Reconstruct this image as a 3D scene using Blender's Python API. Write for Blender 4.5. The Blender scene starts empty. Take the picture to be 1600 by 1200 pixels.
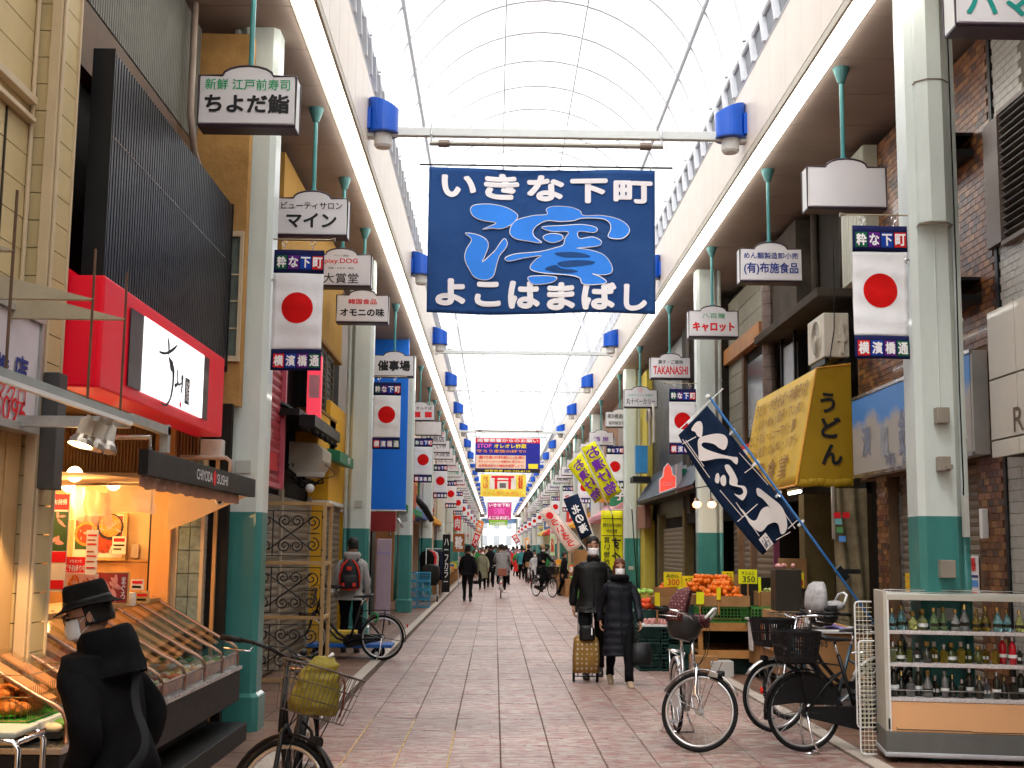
import bpy, bmesh, math, random
from mathutils import Vector, Matrix, noise, geometry
random.seed(11)
S = bpy.context.scene
C = S.collection
R = math.radians
V = Vector
# ---- camera
F_PX = 1951.0
EYE = 1.65
zc = V((164, 14850, -1951)).normalized()
yc = V((-27, -256, -1951)); yc = (yc - zc * yc.dot(zc)).normalized()
xc = yc.cross(zc)
cam_d = bpy.data.cameras.new('camera')
cam = bpy.data.objects.new('camera', cam_d)
C.objects.link(cam)
ROT = Matrix(((xc.x, xc.y, xc.z), (yc.x, yc.y, yc.z), (zc.x, zc.y, zc.z)))
cam.matrix_world = Matrix.Translation((0, 0, EYE)) @ ROT.to_4x4()
cam_d.sensor_width = 36
cam_d.lens = F_PX / 1600 * 36
cam_d.clip_start = 0.05
cam_d.clip_end = 2000
S.camera = cam
def PX(px, py, X):
 """point of the plane x = X seen under a pixel of the photograph"""
 d = ROT @ V((px - 800, 600 - py, -F_PX))
 t = X / d.x
 return V((X, d.y * t, EYE + d.z * t))
def P(px, py, Y):
 """point of the street at distance Y that lies under a pixel of the 1600x1200 photograph"""
 d = ROT @ V((px - 800, 600 - py, -F_PX))
 t = Y / d.y
 return V((d.x * t, Y, EYE + d.z * t))
# ---- sky, sun, exposure
SUN_EL, SUN_AZ = R(62), R(200)
world = bpy.data.worlds.new('World')
S.world = world
world.use_nodes = True
wn = world.node_tree
wn.nodes.clear()
sky = wn.nodes.new('ShaderNodeTexSky')
sky.sky_type = 'NISHITA'
sky.sun_disc = False
sky.sun_elevation = SUN_EL
sky.sun_rotation = SUN_AZ
sky.air_density = 1.0
sky.dust_density = 3.0
hsv = wn.nodes.new('ShaderNodeHueSaturation')
hsv.inputs['Saturation'].default_value = 0.05
bg = wn.nodes.new('ShaderNodeBackground')
bg.inputs['Strength'].default_value = 0.15
wo = wn.nodes.new('ShaderNodeOutputWorld')
wn.links.new(sky.outputs[0], hsv.inputs['Color'])
wn.links.new(hsv.outputs[0], bg.inputs[0])
wn.links.new(bg.outputs[0], wo.inputs[0])
sun_d = bpy.data.lights.new('sun', 'SUN')
sun_d.energy = 1.0
sun_d.angle = R(14)
sun_d.color = (1.0, 0.96, 0.9)
sun = bpy.data.objects.new('sun', sun_d)
C.objects.link(sun)
sd = V((math.sin(SUN_AZ) * math.cos(SUN_EL), math.cos(SUN_AZ) * math.cos(SUN_EL), math.sin(SUN_EL)))
sun.rotation_euler = sd.to_track_quat('Z', 'Y').to_euler()
sun.location = (0, 0, 40)
S.view_settings.view_transform = 'Standard'
S.view_settings.look = 'None'
S.view_settings.gamma = 1
S.view_settings.use_curve_mapping = False
S.view_settings.exposure = 1.65
S.render.engine = 'CYCLES'
cy = S.cycles
cy.use_denoising = True
try:
 cy.denoiser = 'OPENIMAGEDENOISE'
except Exception:
 pass
cy.max_bounces = 7
cy.diffuse_bounces = 4
cy.glossy_bounces = 3
cy.transmission_bounces = 6
cy.transparent_max_bounces = 14
cy.caustics_reflective = False
cy.caustics_refractive = False
cy.sample_clamp_indirect = 6
cy.use_adaptive_sampling = True
cy.adaptive_threshold = 0.02
# ---- materials
_m = {}
def mat(name, col=(.5, .5, .5), rough=.6, metal=0., var=.14, scale=3., bump=.15, bs=60., emit=None, es=1.,
 trans=0., alpha=1., ior=1.45, coat=0., col2=None, streak=0., sheen=0., spec=.35):
 if name in _m:
  return _m[name]
 m = bpy.data.materials.new(name)
 m.use_nodes = True
 t = m.node_tree
 N, L = t.nodes, t.links
 b = N['Principled BSDF']
 b.inputs['Roughness'].default_value = rough
 b.inputs['Metallic'].default_value = metal
 b.inputs['IOR'].default_value = ior
 b.inputs['Specular IOR Level'].default_value = spec if rough < .7 else .12
 b.inputs['Coat Weight'].default_value = coat
 b.inputs['Transmission Weight'].default_value = trans
 b.inputs['Alpha'].default_value = alpha
 b.inputs['Sheen Weight'].default_value = 0
 g = N.new('ShaderNodeNewGeometry')
 pos = g.outputs['Position']
 if var > 0 or col2:
  n = N.new('ShaderNodeTexNoise')
  n.inputs['Scale'].default_value = scale
  n.inputs['Detail'].default_value = 6
  n.inputs['Roughness'].default_value = .65
  if streak:
   mp = N.new('ShaderNodeMapping')
   mp.inputs['Scale'].default_value = (1, 1, streak)
   L.new(pos, mp.inputs[0]); L.new(mp.outputs[0], n.inputs['Vector'])
  else:
   L.new(pos, n.inputs['Vector'])
  r = N.new('ShaderNodeValToRGB')
  r.color_ramp.elements[0].position = .32
  r.color_ramp.elements[1].position = .68
  a = col2 if col2 else tuple(min(1, c * (1 - var)) for c in col)
  z = col if col2 else tuple(min(1, c * (1 + var * .8)) for c in col)
  r.color_ramp.elements[0].color = (*a, 1)
  r.color_ramp.elements[1].color = (*z, 1)
  L.new(n.outputs['Fac'], r.inputs[0])
  L.new(r.outputs[0], b.inputs['Base Color'])
  rr = N.new('ShaderNodeMapRange')
  rr.inputs['To Min'].default_value = max(0, rough - .12)
  rr.inputs['To Max'].default_value = min(1, rough + .12)
  L.new(n.outputs['Fac'], rr.inputs[0]); L.new(rr.outputs[0], b.inputs['Roughness'])
 else:
  b.inputs['Base Color'].default_value = (*col, 1)
 if bump > 0:
  n2 = N.new('ShaderNodeTexNoise')
  n2.inputs['Scale'].default_value = bs
  n2.inputs['Detail'].default_value = 4
  L.new(pos, n2.inputs['Vector'])
  bp = N.new('ShaderNodeBump')
  bp.inputs['Strength'].default_value = bump
  bp.inputs['Distance'].default_value = .01
  L.new(n2.outputs['Fac'], bp.inputs['Height'])
  L.new(bp.outputs[0], b.inputs['Normal'])
 if emit:
  b.inputs['Emission Color'].default_value = (*emit, 1)
  b.inputs['Emission Strength'].default_value = es
 _m[name] = m
 return m
def plain(name, col, rough=.6, **k):
 return mat(name, col, rough, var=0, bump=0, **k)
def mat_paving(name, a, b_, c, joints=False, dark=.35):
 m = bpy.data.materials.new(name); m.use_nodes = True
 t = m.node_tree; N, L = t.nodes, t.links
 bs = N['Principled BSDF']
 g = N.new('ShaderNodeNewGeometry')
 mp = N.new('ShaderNodeMapping'); mp.inputs['Scale'].default_value = (1, 2.3, 1)
 L.new(g.outputs['Position'], mp.inputs[0])
 n = N.new('ShaderNodeTexNoise'); n.inputs['Scale'].default_value = 5.5; n.inputs['Detail'].default_value = 5; n.inputs['Roughness'].default_value = .7
 L.new(mp.outputs[0], n.inputs['Vector'])
 r = N.new('ShaderNodeValToRGB')
 r.color_ramp.elements[0].position = .40; r.color_ramp.elements[0].color = (*a, 1)
 r.color_ramp.elements[1].position = .57; r.color_ramp.elements[1].color = (*b_, 1)
 e = r.color_ramp.elements.new(.49); e.color = (*c, 1)
 L.new(n.outputs['Fac'], r.inputs[0])
 v = N.new('ShaderNodeTexVoronoi'); v.feature = 'DISTANCE_TO_EDGE'; v.inputs['Scale'].default_value = 4.2
 nd = N.new('ShaderNodeTexNoise'); nd.inputs['Scale'].default_value = 9
 L.new(mp.outputs[0], nd.inputs['Vector'])
 mx = N.new('ShaderNodeMix'); mx.data_type = 'RGBA'; mx.inputs[0].default_value = .06
 L.new(mp.outputs[0], mx.inputs[6]); L.new(nd.outputs['Color'], mx.inputs[7])
 L.new(mx.outputs[2], v.inputs['Vector'])
 cr = N.new('ShaderNodeMapRange'); cr.inputs['From Max'].default_value = .035; cr.inputs['To Min'].default_value = dark; cr.inputs['To Max'].default_value = 1
 L.new(v.outputs['Distance'], cr.inputs[0])
 w = N.new('ShaderNodeTexNoise'); w.inputs['Scale'].default_value = .7; w.inputs['Detail'].default_value = 3
 L.new(g.outputs['Position'], w.inputs['Vector'])
 wr = N.new('ShaderNodeMapRange'); wr.inputs['From Min'].default_value = .3; wr.inputs['From Max'].default_value = .7; wr.inputs['To Min'].default_value = .68; wr.inputs['To Max'].default_value = 1.15
 L.new(w.outputs['Fac'], wr.inputs[0])
 mu = N.new('ShaderNodeMath'); mu.operation = 'MULTIPLY'
 L.new(cr.outputs[0], mu.inputs[0]); L.new(wr.outputs[0], mu.inputs[1])
 mm = N.new('ShaderNodeMix'); mm.data_type = 'RGBA'; mm.blend_type = 'MULTIPLY'; mm.inputs[0].default_value = 1
 L.new(r.outputs[0], mm.inputs[6]); L.new(mu.outputs[0], mm.inputs[7])
 L.new(mm.outputs[2], bs.inputs['Base Color'])
 rr = N.new('ShaderNodeMapRange'); rr.inputs['To Min'].default_value = .3; rr.inputs['To Max'].default_value = .62
 L.new(n.outputs['Fac'], rr.inputs[0]); L.new(rr.outputs[0], bs.inputs['Roughness'])
 bp = N.new('ShaderNodeBump'); bp.inputs['Strength'].default_value = .5; bp.inputs['Distance'].default_value = .006
 ad = N.new('ShaderNodeMath'); ad.operation = 'ADD'
 L.new(cr.outputs[0], ad.inputs[0]); L.new(n.outputs['Fac'], ad.inputs[1])
 L.new(ad.outputs[0], bp.inputs['Height']); L.new(bp.outputs[0], bs.inputs['Normal'])
 return m
def mat_glazing():
 m = bpy.data.materials.new('milky_glazing'); m.use_nodes = True
 t = m.node_tree; N, L = t.nodes, t.links
 N.clear()
 o = N.new('ShaderNodeOutputMaterial')
 tr = N.new('ShaderNodeBsdfTransparent'); tr.inputs[0].default_value = (.95, .96, .97, 1)
 tl = N.new('ShaderNodeBsdfTranslucent'); tl.inputs[0].default_value = (.92, .93, .94, 1)
 gl = N.new('ShaderNodeBsdfDiffuse'); gl.inputs[0].default_value = (.85, .86, .87, 1)
 m1 = N.new('ShaderNodeMixShader'); m1.inputs[0].default_value = .55
 m2 = N.new('ShaderNodeMixShader'); m2.inputs[0].default_value = .12
 L.new(tr.outputs[0], m1.inputs[1]); L.new(tl.outputs[0], m1.inputs[2])
 L.new(m1.outputs[0], m2.inputs[1]); L.new(gl.outputs[0], m2.inputs[2])
 L.new(m2.outputs[0], o.inputs[0])
 return m
def mat_glass(name='clear_glass', tint=(.95, .97, .97), refl=.12):
 m = bpy.data.materials.new(name); m.use_nodes = True
 t = m.node_tree; N, L = t.nodes, t.links
 N.clear()
 o = N.new('ShaderNodeOutputMaterial')
 tr = N.new('ShaderNodeBsdfTransparent'); tr.inputs[0].default_value = (*tint, 1)
 gl = N.new('ShaderNodeBsdfGlossy'); gl.inputs['Roughness'].default_value = .05
 fr = N.new('ShaderNodeFresnel'); fr.inputs[0].default_value = 1.5
 ad = N.new('ShaderNodeMath'); ad.operation = 'ADD'; ad.inputs[1].default_value = refl * .3
 L.new(fr.outputs[0], ad.inputs[0])
 mx = N.new('ShaderNodeMixShader')
 L.new(ad.outputs[0], mx.inputs[0]); L.new(tr.outputs[0], mx.inputs[1]); L.new(gl.outputs[0], mx.inputs[2])
 L.new(mx.outputs[0], o.inputs[0])
 return m
# ---- mesh builder
class MB:
 def __init__(s):
  s.v = []; s.f = []; s.m = []
 def add(s, vs, fs, mi=0):
  k = len(s.v)
  s.v += [V(p) for p in vs]
  s.f += [tuple(i + k for i in f) for f in fs]
  s.m += [mi] * len(fs)
  return s
 def box(s, x0, x1, y0, y1, z0, z1, mi=0):
  return s.add([(x0, y0, z0), (x1, y0, z0), (x1, y1, z0), (x0, y1, z0), (x0, y0, z1), (x1, y0, z1), (x1, y1, z1), (x0, y1, z1)],
 [(0, 3, 2, 1), (4, 5, 6, 7), (0, 1, 5, 4), (1, 2, 6, 5), (2, 3, 7, 6), (3, 0, 4, 7)], mi)
 def obox(s, c, a, b, h, mi=0):
  """box about centre c with half vectors a, b, h"""
  c, a, b, h = V(c), V(a), V(b), V(h)
  vs = [c + a * i + b * j + h * k for k in (-1, 1) for i, j in ((-1, -1), (1, -1), (1, 1), (-1, 1))]
  return s.add(vs, [(0, 3, 2, 1), (4, 5, 6, 7), (0, 1, 5, 4), (1, 2, 6, 5), (2, 3, 7, 6), (3, 0, 4, 7)], mi)
 def quad(s, a, b, c, d, mi=0):
  return s.add([a, b, c, d], [(0, 1, 2, 3)], mi)
 def loft(s, rings, mi=0, caps=True, closed=False):
  n = len(rings[0]); k = len(s.v)
  for r in rings:
   s.v += [V(p) for p in r]
  m = len(rings)
  for i in range(m if closed else m - 1):
   a = k + i * n; b = k + ((i + 1) % m) * n
   for j in range(n):
    j2 = (j + 1) % n
    s.f.append((a + j, a + j2, b + j2, b + j)); s.m.append(mi)
  if caps and not closed:
   s.f.append(tuple(k + j for j in reversed(range(n)))); s.m.append(mi)
   s.f.append(tuple(k + (m - 1) * n + j for j in range(n))); s.m.append(mi)
  return s
 def tube(s, pts, r, n=8, mi=0, closed=False, caps=True, flat=1.0):
  pts = [V(p) for p in pts]
  m = len(pts)
  rs = r if isinstance(r, (list, tuple)) else [r] * m
  rings = []
  up = None
  for i, p in enumerate(pts):
   a = pts[i - 1] if (i > 0 or closed) else p
   b = pts[(i + 1) % m] if (i < m - 1 or closed) else p
   d = (b - a)
   d = d.normalized() if d.length > 1e-9 else V((0, 0, 1))
   if up is None:
    up = V((0, 0, 1)) if abs(d.z) < .9 else V((1, 0, 0))
   x = up.cross(d)
   if x.length < 1e-6:
    x = V((1, 0, 0)).cross(d)
   x.normalize()
   y = d.cross(x).normalized()
   up = y
   rings.append([p + x * (rs[i] * math.cos(2 * math.pi * j / n)) + y * (rs[i] * flat * math.sin(2 * math.pi * j / n)) for j in range(n)])
  return s.loft(rings, mi, caps, closed)
 def cyl(s, a, b, r, n=12, mi=0, r2=None):
  return s.tube([a, b], [r, r if r2 is None else r2], n, mi)
 def torus(s, c, Rr, r, ax=(0, 1, 0), n=32, k=8, mi=0, a0=0, a1=360):
  c = V(c); q = V(ax).to_track_quat('Z', 'Y')
  full = abs(a1 - a0) >= 359.9
  cnt = n if full else max(3, int(n * abs(a1 - a0) / 360)) + 1
  pts = []
  for i in range(cnt):
   a = R(a0 + (a1 - a0) * i / (n if full else cnt - 1))
   pts.append(c + q @ V((Rr * math.cos(a), Rr * math.sin(a), 0)))
  return s.tube(pts, r, k, mi, closed=full)
 def sphere(s, c, rx, ry=None, rz=None, nu=12, nv=8, mi=0):
  ry = rx if ry is None else ry; rz = rx if rz is None else rz
  c = V(c); k = len(s.v)
  s.v.append(c + V((0, 0, -rz)))
  for i in range(1, nv):
   a = math.pi * i / nv - math.pi / 2
   for j in range(nu):
    b = 2 * math.pi * j / nu
    s.v.append(c + V((rx * math.cos(a) * math.cos(b), ry * math.cos(a) * math.sin(b), rz * math.sin(a))))
  s.v.append(c + V((0, 0, rz)))
  top = len(s.v) - 1
  for j in range(nu):
   j2 = (j + 1) % nu
   s.f.append((k, k + 1 + j2, k + 1 + j)); s.m.append(mi)
   s.f.append((top, top - nu + j, top - nu + j2)); s.m.append(mi)
   for i in range(nv - 2):
    a = k + 1 + i * nu
    s.f.append((a + j, a + j2, a + nu + j2, a + nu + j)); s.m.append(mi)
  return s
 def prism(s, poly, O, U_, W, D, mi=0):
  """polygon (u, w) in the plane O + u*U + w*W, thickened by vector D"""
  O, U_, W, D = V(O), V(U_), V(W), V(D)
  pts = [O + U_ * a + W * b for a, b in poly]
  n = len(pts); k = len(s.v)
  s.v += pts + [p + D for p in pts]
  tri = geometry.tessellate_polygon([[V((a, b, 0)) for a, b in poly]])
  for t in tri:
   s.f.append(tuple(k + i for i in t)); s.m.append(mi)
   s.f.append(tuple(k + n + i for i in reversed(t))); s.m.append(mi)
  if D.length > 0:
   for i in range(n):
    j = (i + 1) % n
    s.f.append((k + i, k + j, k + n + j, k + n + i)); s.m.append(mi)
  return s
 def grid(s, O, U_, W, nu, nv, fn=None, mi=0):
  """sheet O + u*U + w*W displaced by fn(u, w) -> vector"""
  O, U_, W = V(O), V(U_), V(W); k = len(s.v)
  for j in range(nv + 1):
   for i in range(nu + 1):
    u, w = i / nu, j / nv
    p = O + U_ * u + W * w
    if fn:
     p = p + fn(u, w)
    s.v.append(p)
  for j in range(nv):
   for i in range(nu):
    a = k + j * (nu + 1) + i
    s.f.append((a, a + 1, a + nu + 2, a + nu + 1)); s.m.append(mi)
  return s
 def mesh(s, name, mats, off=None, smooth=False, fix=True):
  me = bpy.data.meshes.new(name)
  vs = s.v if off is None else [p - off for p in s.v]
  me.from_pydata([tuple(p) for p in vs], [], s.f)
  if not isinstance(mats, (list, tuple)):
   mats = [mats]
  for m in mats:
   me.materials.append(m)
  if len(mats) > 1:
   me.polygons.foreach_set('material_index', s.m)
  if smooth:
   me.polygons.foreach_set('use_smooth', [True] * len(me.polygons))
  if fix:
   bm = bmesh.new(); bm.from_mesh(me)
   bmesh.ops.recalc_face_normals(bm, faces=bm.faces)
   bm.to_mesh(me); bm.free()
  me.update()
  return me
 def build(s, name, mats, parent=None, smooth=False, bevel=0., world=True, fix=True, solid=0.):
  """link as ONE object; with world=True the vertices are street coordinates"""
  off = None
  if world and parent is not None:
   r = parent
   while r.parent:
    r = r.parent
   off = r.location.copy()
  me = s.mesh(name, mats, off, smooth, fix)
  o = bpy.data.objects.new(name, me)
  C.objects.link(o)
  if parent is not None:
   o.parent = parent
  if bevel:
   b = o.modifiers.new('bevel', 'BEVEL'); b.width = bevel; b.segments = 2; b.limit_method = 'ANGLE'
  if solid:
   b = o.modifiers.new('thickness', 'SOLIDIFY'); b.thickness = solid; b.offset = 0
  return o
def tag(o, label=None, cat=None, group=None, kind=None):
 if label: o['label'] = label
 if cat: o['category'] = cat
 if group: o['group'] = group
 if kind: o['kind'] = kind
 return o
def thing(name, label, cat, loc=(0, 0, 0), rz=0., group=None):
 o = bpy.data.objects.new(name, None)
 o.empty_display_size = .1
 C.objects.link(o)
 o.location = V(loc); o.rotation_euler = (0, 0, rz)
 return tag(o, label, cat, group)
def one(mb, name, mats, label, cat, group=None, **k):
 """a thing that is a single mesh, origin at its base"""
 c = V((sum(p.x for p in mb.v) / len(mb.v), sum(p.y for p in mb.v) / len(mb.v), min(p.z for p in mb.v)))
 me = mb.mesh(name, mats, c, k.get('smooth', False))
 o = bpy.data.objects.new(name, me); C.objects.link(o)
 o.location = c
 if k.get('bevel'):
  b = o.modifiers.new('bevel', 'BEVEL'); b.width = k['bevel']; b.segments = 2; b.limit_method = 'ANGLE'
 return tag(o, label, cat, group)
def structure(mb, name, mats, **k):
 o = mb.build(name, mats, None, **k)
 o['kind'] = 'structure'
 return o
def dup(src, loc=None, rz=None, label=None, parent=None, group=None, scale=None, swap=None):
 """copy a thing with its parts and sub-parts"""
 o = src.copy(); C.objects.link(o); o.parent = parent
 if loc is not None: o.location = V(loc)
 if rz is not None: o.rotation_euler = (0, 0, rz)
 if scale is not None: o.scale = (scale,) * 3 if not isinstance(scale, tuple) else scale
 if label: o['label'] = label
 if group: o['group'] = group
 if swap and o.type == 'MESH':
  for i, sl in enumerate(o.material_slots):
   if sl.material and sl.material.name in swap:
    nw = swap[sl.material.name]; sl.link = 'OBJECT'; sl.material = nw
 for c in src.children:
  dup(c, parent=o, swap=swap)
 return o
def piece(src_mesh, name, loc, parent, rot=None, scale=None):
 o = bpy.data.objects.new(name, src_mesh); C.objects.link(o)
 o.parent = parent
 r = parent
 while r.parent: r = r.parent
 o.location = V(loc) - (r.location if r.parent is None else V())
 if rot: o.rotation_euler = rot
 if scale: o.scale = scale
 return o
_u = 'zero first second third fourth fifth sixth seventh eighth ninth tenth eleventh twelfth thirteenth fourteenth fifteenth sixteenth seventeenth eighteenth nineteenth'.split()
ORD = ['nearest'] + [_u[n] if n < 20 else dict(zip(range(2, 10), 'twentieth thirtieth fortieth fiftieth sixtieth seventieth eightieth ninetieth'.split()))[n // 10] if n % 10 == 0 else dict(zip(range(2, 10), 'twenty thirty forty fifty sixty seventy eighty ninety'.split()))[n // 10] + '-' + _u[n % 10] for n in range(2, 99)]
# ---- lettering
_g = {}
def glyphs(s, bold=0., res=3, space=1.0):
 key = (s, bold, res, space)
 if key not in _g:
  cu = bpy.data.curves.new('lettering', 'FONT')
  cu.body = s; cu.resolution_u = res; cu.offset = bold; cu.align_x = 'CENTER'; cu.space_line = space
  ob = bpy.data.objects.new('lettering', cu)
  C.objects.link(ob)
  me = bpy.data.meshes.new_from_object(ob)
  vs = [(v.co.x, v.co.y) for v in me.vertices]
  fs = [tuple(p.vertices) for p in me.polygons]
  bpy.data.objects.remove(ob); bpy.data.curves.remove(cu); bpy.data.meshes.remove(me)
  if not vs:
   vs, fs = [(0, 0), (1, 0), (1, 1)], [(0, 1, 2)]
  x0 = min(a for a, b in vs); x1 = max(a for a, b in vs)
  y0 = min(b for a, b in vs); y1 = max(b for a, b in vs)
  w, h = max(1e-6, x1 - x0), max(1e-6, y1 - y0)
  _g[key] = ([((a - x0) / w - .5, (b - y0) / h - .5) for a, b in vs], fs)
 return _g[key]
def text(parent, s, O, U_, W, w, h, m, bold=.02, eps=.004, res=3, vertical=False, warp=None, name='lettering', world=True, mirror=False):
 """flat print centred on O in plane (U_, W), stretched to w x h metres"""
 if vertical:
  s = '\n'.join(s)
 vs, fs = glyphs(s, 0., res, .85 if vertical else 1.0)
 O, U_, W = V(O), V(U_).normalized(), V(W).normalized()
 n = U_.cross(W).normalized()
 mb = MB()
 nch = max(1, max(len(q) for q in s.split('\n')))
 rows = s.count('\n') + 1
 sh = bold * .75 * min(w / nch, h / rows)
 w -= 2 * sh; h -= 2 * sh
 k = 0
 for dx, dy in (((0, 0), (1, 0), (-1, 0), (0, 1), (0, -1), (.7, .7), (-.7, .7), (.7, -.7), (-.7, -.7)) if bold >= .035 else ((0, 0), (.8, .6), (-.8, .6), (.8, -.6), (-.8, -.6)) if bold > .005 else ((0, 0),)):
  pts = []
  for a, b in vs:
   if mirror: a = -a
   p = O + U_ * (a * w + dx * sh) + W * (b * h + dy * sh) + n * (eps + k * .00012)
   if warp: p = p + warp(p)
   pts.append(p)
  mb.add(pts, fs); k += 1
 return mb.build(name, m, parent, world=world, fix=False)
def smooth_poly(pts, k=4):
 """Catmull-Rom rounding of a closed outline"""
 n = len(pts); out = []
 for i in range(n):
  p0, p1, p2, p3 = (V((*pts[(i + j) % n], 0)) for j in (-1, 0, 1, 2))
  for q in range(k):
   t = q / k
   a = .5 * ((2 * p1) + (-p0 + p2) * t + (2 * p0 - 5 * p1 + 4 * p2 - p3) * t * t + (-p0 + 3 * p1 - 3 * p2 + p3) * t ** 3)
   out.append((a.x, a.y))
 return out
X_, Y_, Z_ = V((1, 0, 0)), V((0, 1, 0)), V((0, 0, 1))
white_paint = mat('white_paint', (.78, .79, .77), .45, var=.05)
post_white = mat('post_pale_paint', (.62, .68, .64), .38, var=.09, coat=.2, streak=.3)
post_teal = mat('post_teal_paint', (.045, .21, .19), .4, var=.2, coat=.2, streak=.3)
pole_teal = mat('sign_pole_teal', (.06, .26, .26), .35, var=.08)
lamp_blue = mat('lamp_blue', (.006, .10, .58), .32, var=.06, coat=.3)
white_print = plain('white_print', (.85, .83, .84), .6)
black_print = plain('black_print', (.012, .012, .014), .5)
navy_print = plain('navy_print', (.02, .04, .25), .5)
red_print = plain('red_print', (.72, .012, .02), .5)
green_print = plain('green_print', (.02, .35, .14), .5)
yellow_print = plain('yellow_print', (.9, .72, .03), .5)
purple_print = plain('purple_print', (.16, .02, .32), .5)
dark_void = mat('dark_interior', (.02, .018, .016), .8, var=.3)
steel = mat('brushed_steel', (.55, .55, .56), .28, metal=1, var=.06, bump=.05)
chrome = mat('chrome', (.8, .8, .82), .12, metal=1, var=.03, bump=0)
black_metal = mat('black_metal', (.008, .008, .009), .42, var=.2, bump=.05)
black_plastic = mat('black_plastic', (.007, .007, .008), .5, var=.2, bump=.1)
rubber = mat('rubber', (.014, .014, .014), .8, var=.25, bump=.25, bs=120)
glass = mat_glass()
cardboard = mat('cardboard', (.34, .18, .075), .8, var=.14, bump=.12)
# ==== GROUND
XL, XR = -1.67, 3.11
SOF = 6.58
TILE = .408
pav_mat = mat_paving('stone_paving', (.27, .095, .085), (.42, .35, .305), (.34, .21, .18))
side_mat = mat_paving('side_paving', (.17, .07, .045), (.23, .14, .095), (.19, .10, .065), dark=.6)
grout = mat('joint_dark', (.11, .075, .06), .9, var=.25, scale=8)
line_mat = mat('kerb_line_stone', (.47, .40, .34), .6, var=.12, scale=9)
g = MB(); g.grid((-260, -60, -.06), (520, 0, 0), (0, 700, 0), 8, 10)
structure(g, 'ground', mat('ground_asphalt', (.06, .06, .06), .9))
street = MB(); street.box(-1.64, 2.95, -30, 215, -.055, -.012)
street_o = structure(street, 'street_paving', grout)
def tile_mesh(seed):
 rnd = random.Random(seed); h = TILE / 2 - .0035; c = .006
 z = rnd.uniform(-.0015, .0015)
 vs = [(sx * h, sy * h, -.02) for sx, sy in ((-1, -1), (1, -1), (1, 1), (-1, 1))]
 vs += [(sx * h, sy * h, -.004) for sx, sy in ((-1, -1), (1, -1), (1, 1), (-1, 1))]
 vs += [(sx * (h - c), sy * (h - c), z + rnd.uniform(-.001, .001)) for sx, sy in ((-1, -1), (1, -1), (1, 1), (-1, 1))]
 fs = [(8, 9, 10, 11)]
 for a in (0, 4):
  for i in range(4):
   fs.append((a + i, a + (i + 1) % 4, a + 4 + (i + 1) % 4, a + 4 + i))
 mb = MB(); mb.add(vs, fs)
 return mb
tms = [tile_mesh(i).mesh('paving_tile', pav_mat) for i in range(6)]
x0 = .067 - 4 * TILE
for j in range(27):
 for i in range(11):
  piece(random.choice(tms), 'paving_tile', (x0 + TILE * (i + .5), 9.2 + TILE * (j + .5), 0), street_o)
far = MB()
rng = random.Random(3)
for j in list(range(27, 330)) + list(range(-70, 0)):
 for i in range(11):
  y = 9.2 + TILE * (j + .5)
  x = x0 + TILE * (i + .5); h = TILE / 2 - .004; z = rng.uniform(-.002, .001)
  far.add([(x - h, y - h, z), (x + h, y - h, z), (x + h, y + h, z), (x - h, y + h, z), (x - h, y - h, -.02), (x + h, y - h, -.02), (x + h, y + h, -.02), (x - h, y + h, -.02)],
 [(0, 1, 2, 3), (4, 5, 1, 0), (5, 6, 2, 1), (6, 7, 3, 2), (7, 4, 0, 3)])
tag(far.build('paving_tile_field', pav_mat, street_o, fix=False), kind='stuff')
rest = MB(); rest.box(-1.64, 2.95, 9.2 + TILE * 330, 215, -.011, -.003)
rest.build('far_paving', pav_mat, street_o)
for nm, a, b in (('left_line', -1.79, -1.645), ('right_line', 2.955, 3.10)):
 mb = MB()
 y = -30
 while y < 215:
  mb.box(a, b, y, y + .594, -.04, .002); y += .6
 structure(mb, nm, line_mat)
for nm, a, b in (('left_pavement', -9, -1.793), ('right_pavement', 3.103, 11)):
 mb = MB(); mb.box(a, b, -30, 215, -.05, 0)
 o = structure(mb, nm, side_mat)
mb = MB()
for x in [-1.79 - .4 * i for i in range(1, 4)] + [3.10 + .4 * i for i in range(1, 5)]:
 mb.box(x - .003, x + .003, 4, 60, .0008, .0022)
for j in range(80):
 y = 6 + j * .62
 mb.box(-3.0, -1.795, y - .003, y + .003, .0008, .0018); mb.box(3.105, 4.6, y - .003, y + .003, .0008, .0018)
structure(mb, 'pavement_joints', grout)
for i, (xa, ya, yb) in enumerate(((x0 + TILE * 1, 8.6, 12.3), (x0 + TILE * 2, 8.6, 12.4), (x0 + TILE * 3, 8.6, 11.6))):
 mb = MB(); y = ya
 while y < yb:
  l = rng.uniform(.06, .3); mb.box(xa - .006, xa + .006, y, y + l, -.004, .0028); y += l + rng.uniform(.01, .07)
 structure(mb, 'joint_paint', mat('joint_paint', (.62, .45, .22), .7, var=.2))
# ==== ARCADE ROOF
roof = thing('arcade_roof', 'white barrel vaulted arcade roof over the whole street', 'arcade roof', (.74, 60, SOF))
CX = (XL + XR) / 2
SPR, RAD = 7.93, 2.40
fascia_m = mat('fascia_panel_warm_lit', (.84, .73, .62), .42, var=.07, scale=1.5, bump=.04)  # warm tint of the fluorescent light painted into the white panels
frame_m = mat('roof_frame_white', (.72, .73, .76), .4, var=.05)
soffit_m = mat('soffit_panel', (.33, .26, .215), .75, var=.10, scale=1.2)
gutter_m = mat('gutter_grey', (.30, .33, .36), .5, var=.15)
glaz = mat_glazing()
def arc_pts(y, r, a0, a1, n):
 return [V((CX + r * math.cos(R(a0 + (a1 - a0) * i / n)), y, SPR + r * math.sin(R(a0 + (a1 - a0) * i / n)))) for i in range(n + 1)]
RIB = 1.24
Y0 = -22.0
nb = int((204 - Y0) / RIB)
sheet = MB()
pts = arc_pts(0, RAD, 4, 176, 24)
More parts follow.
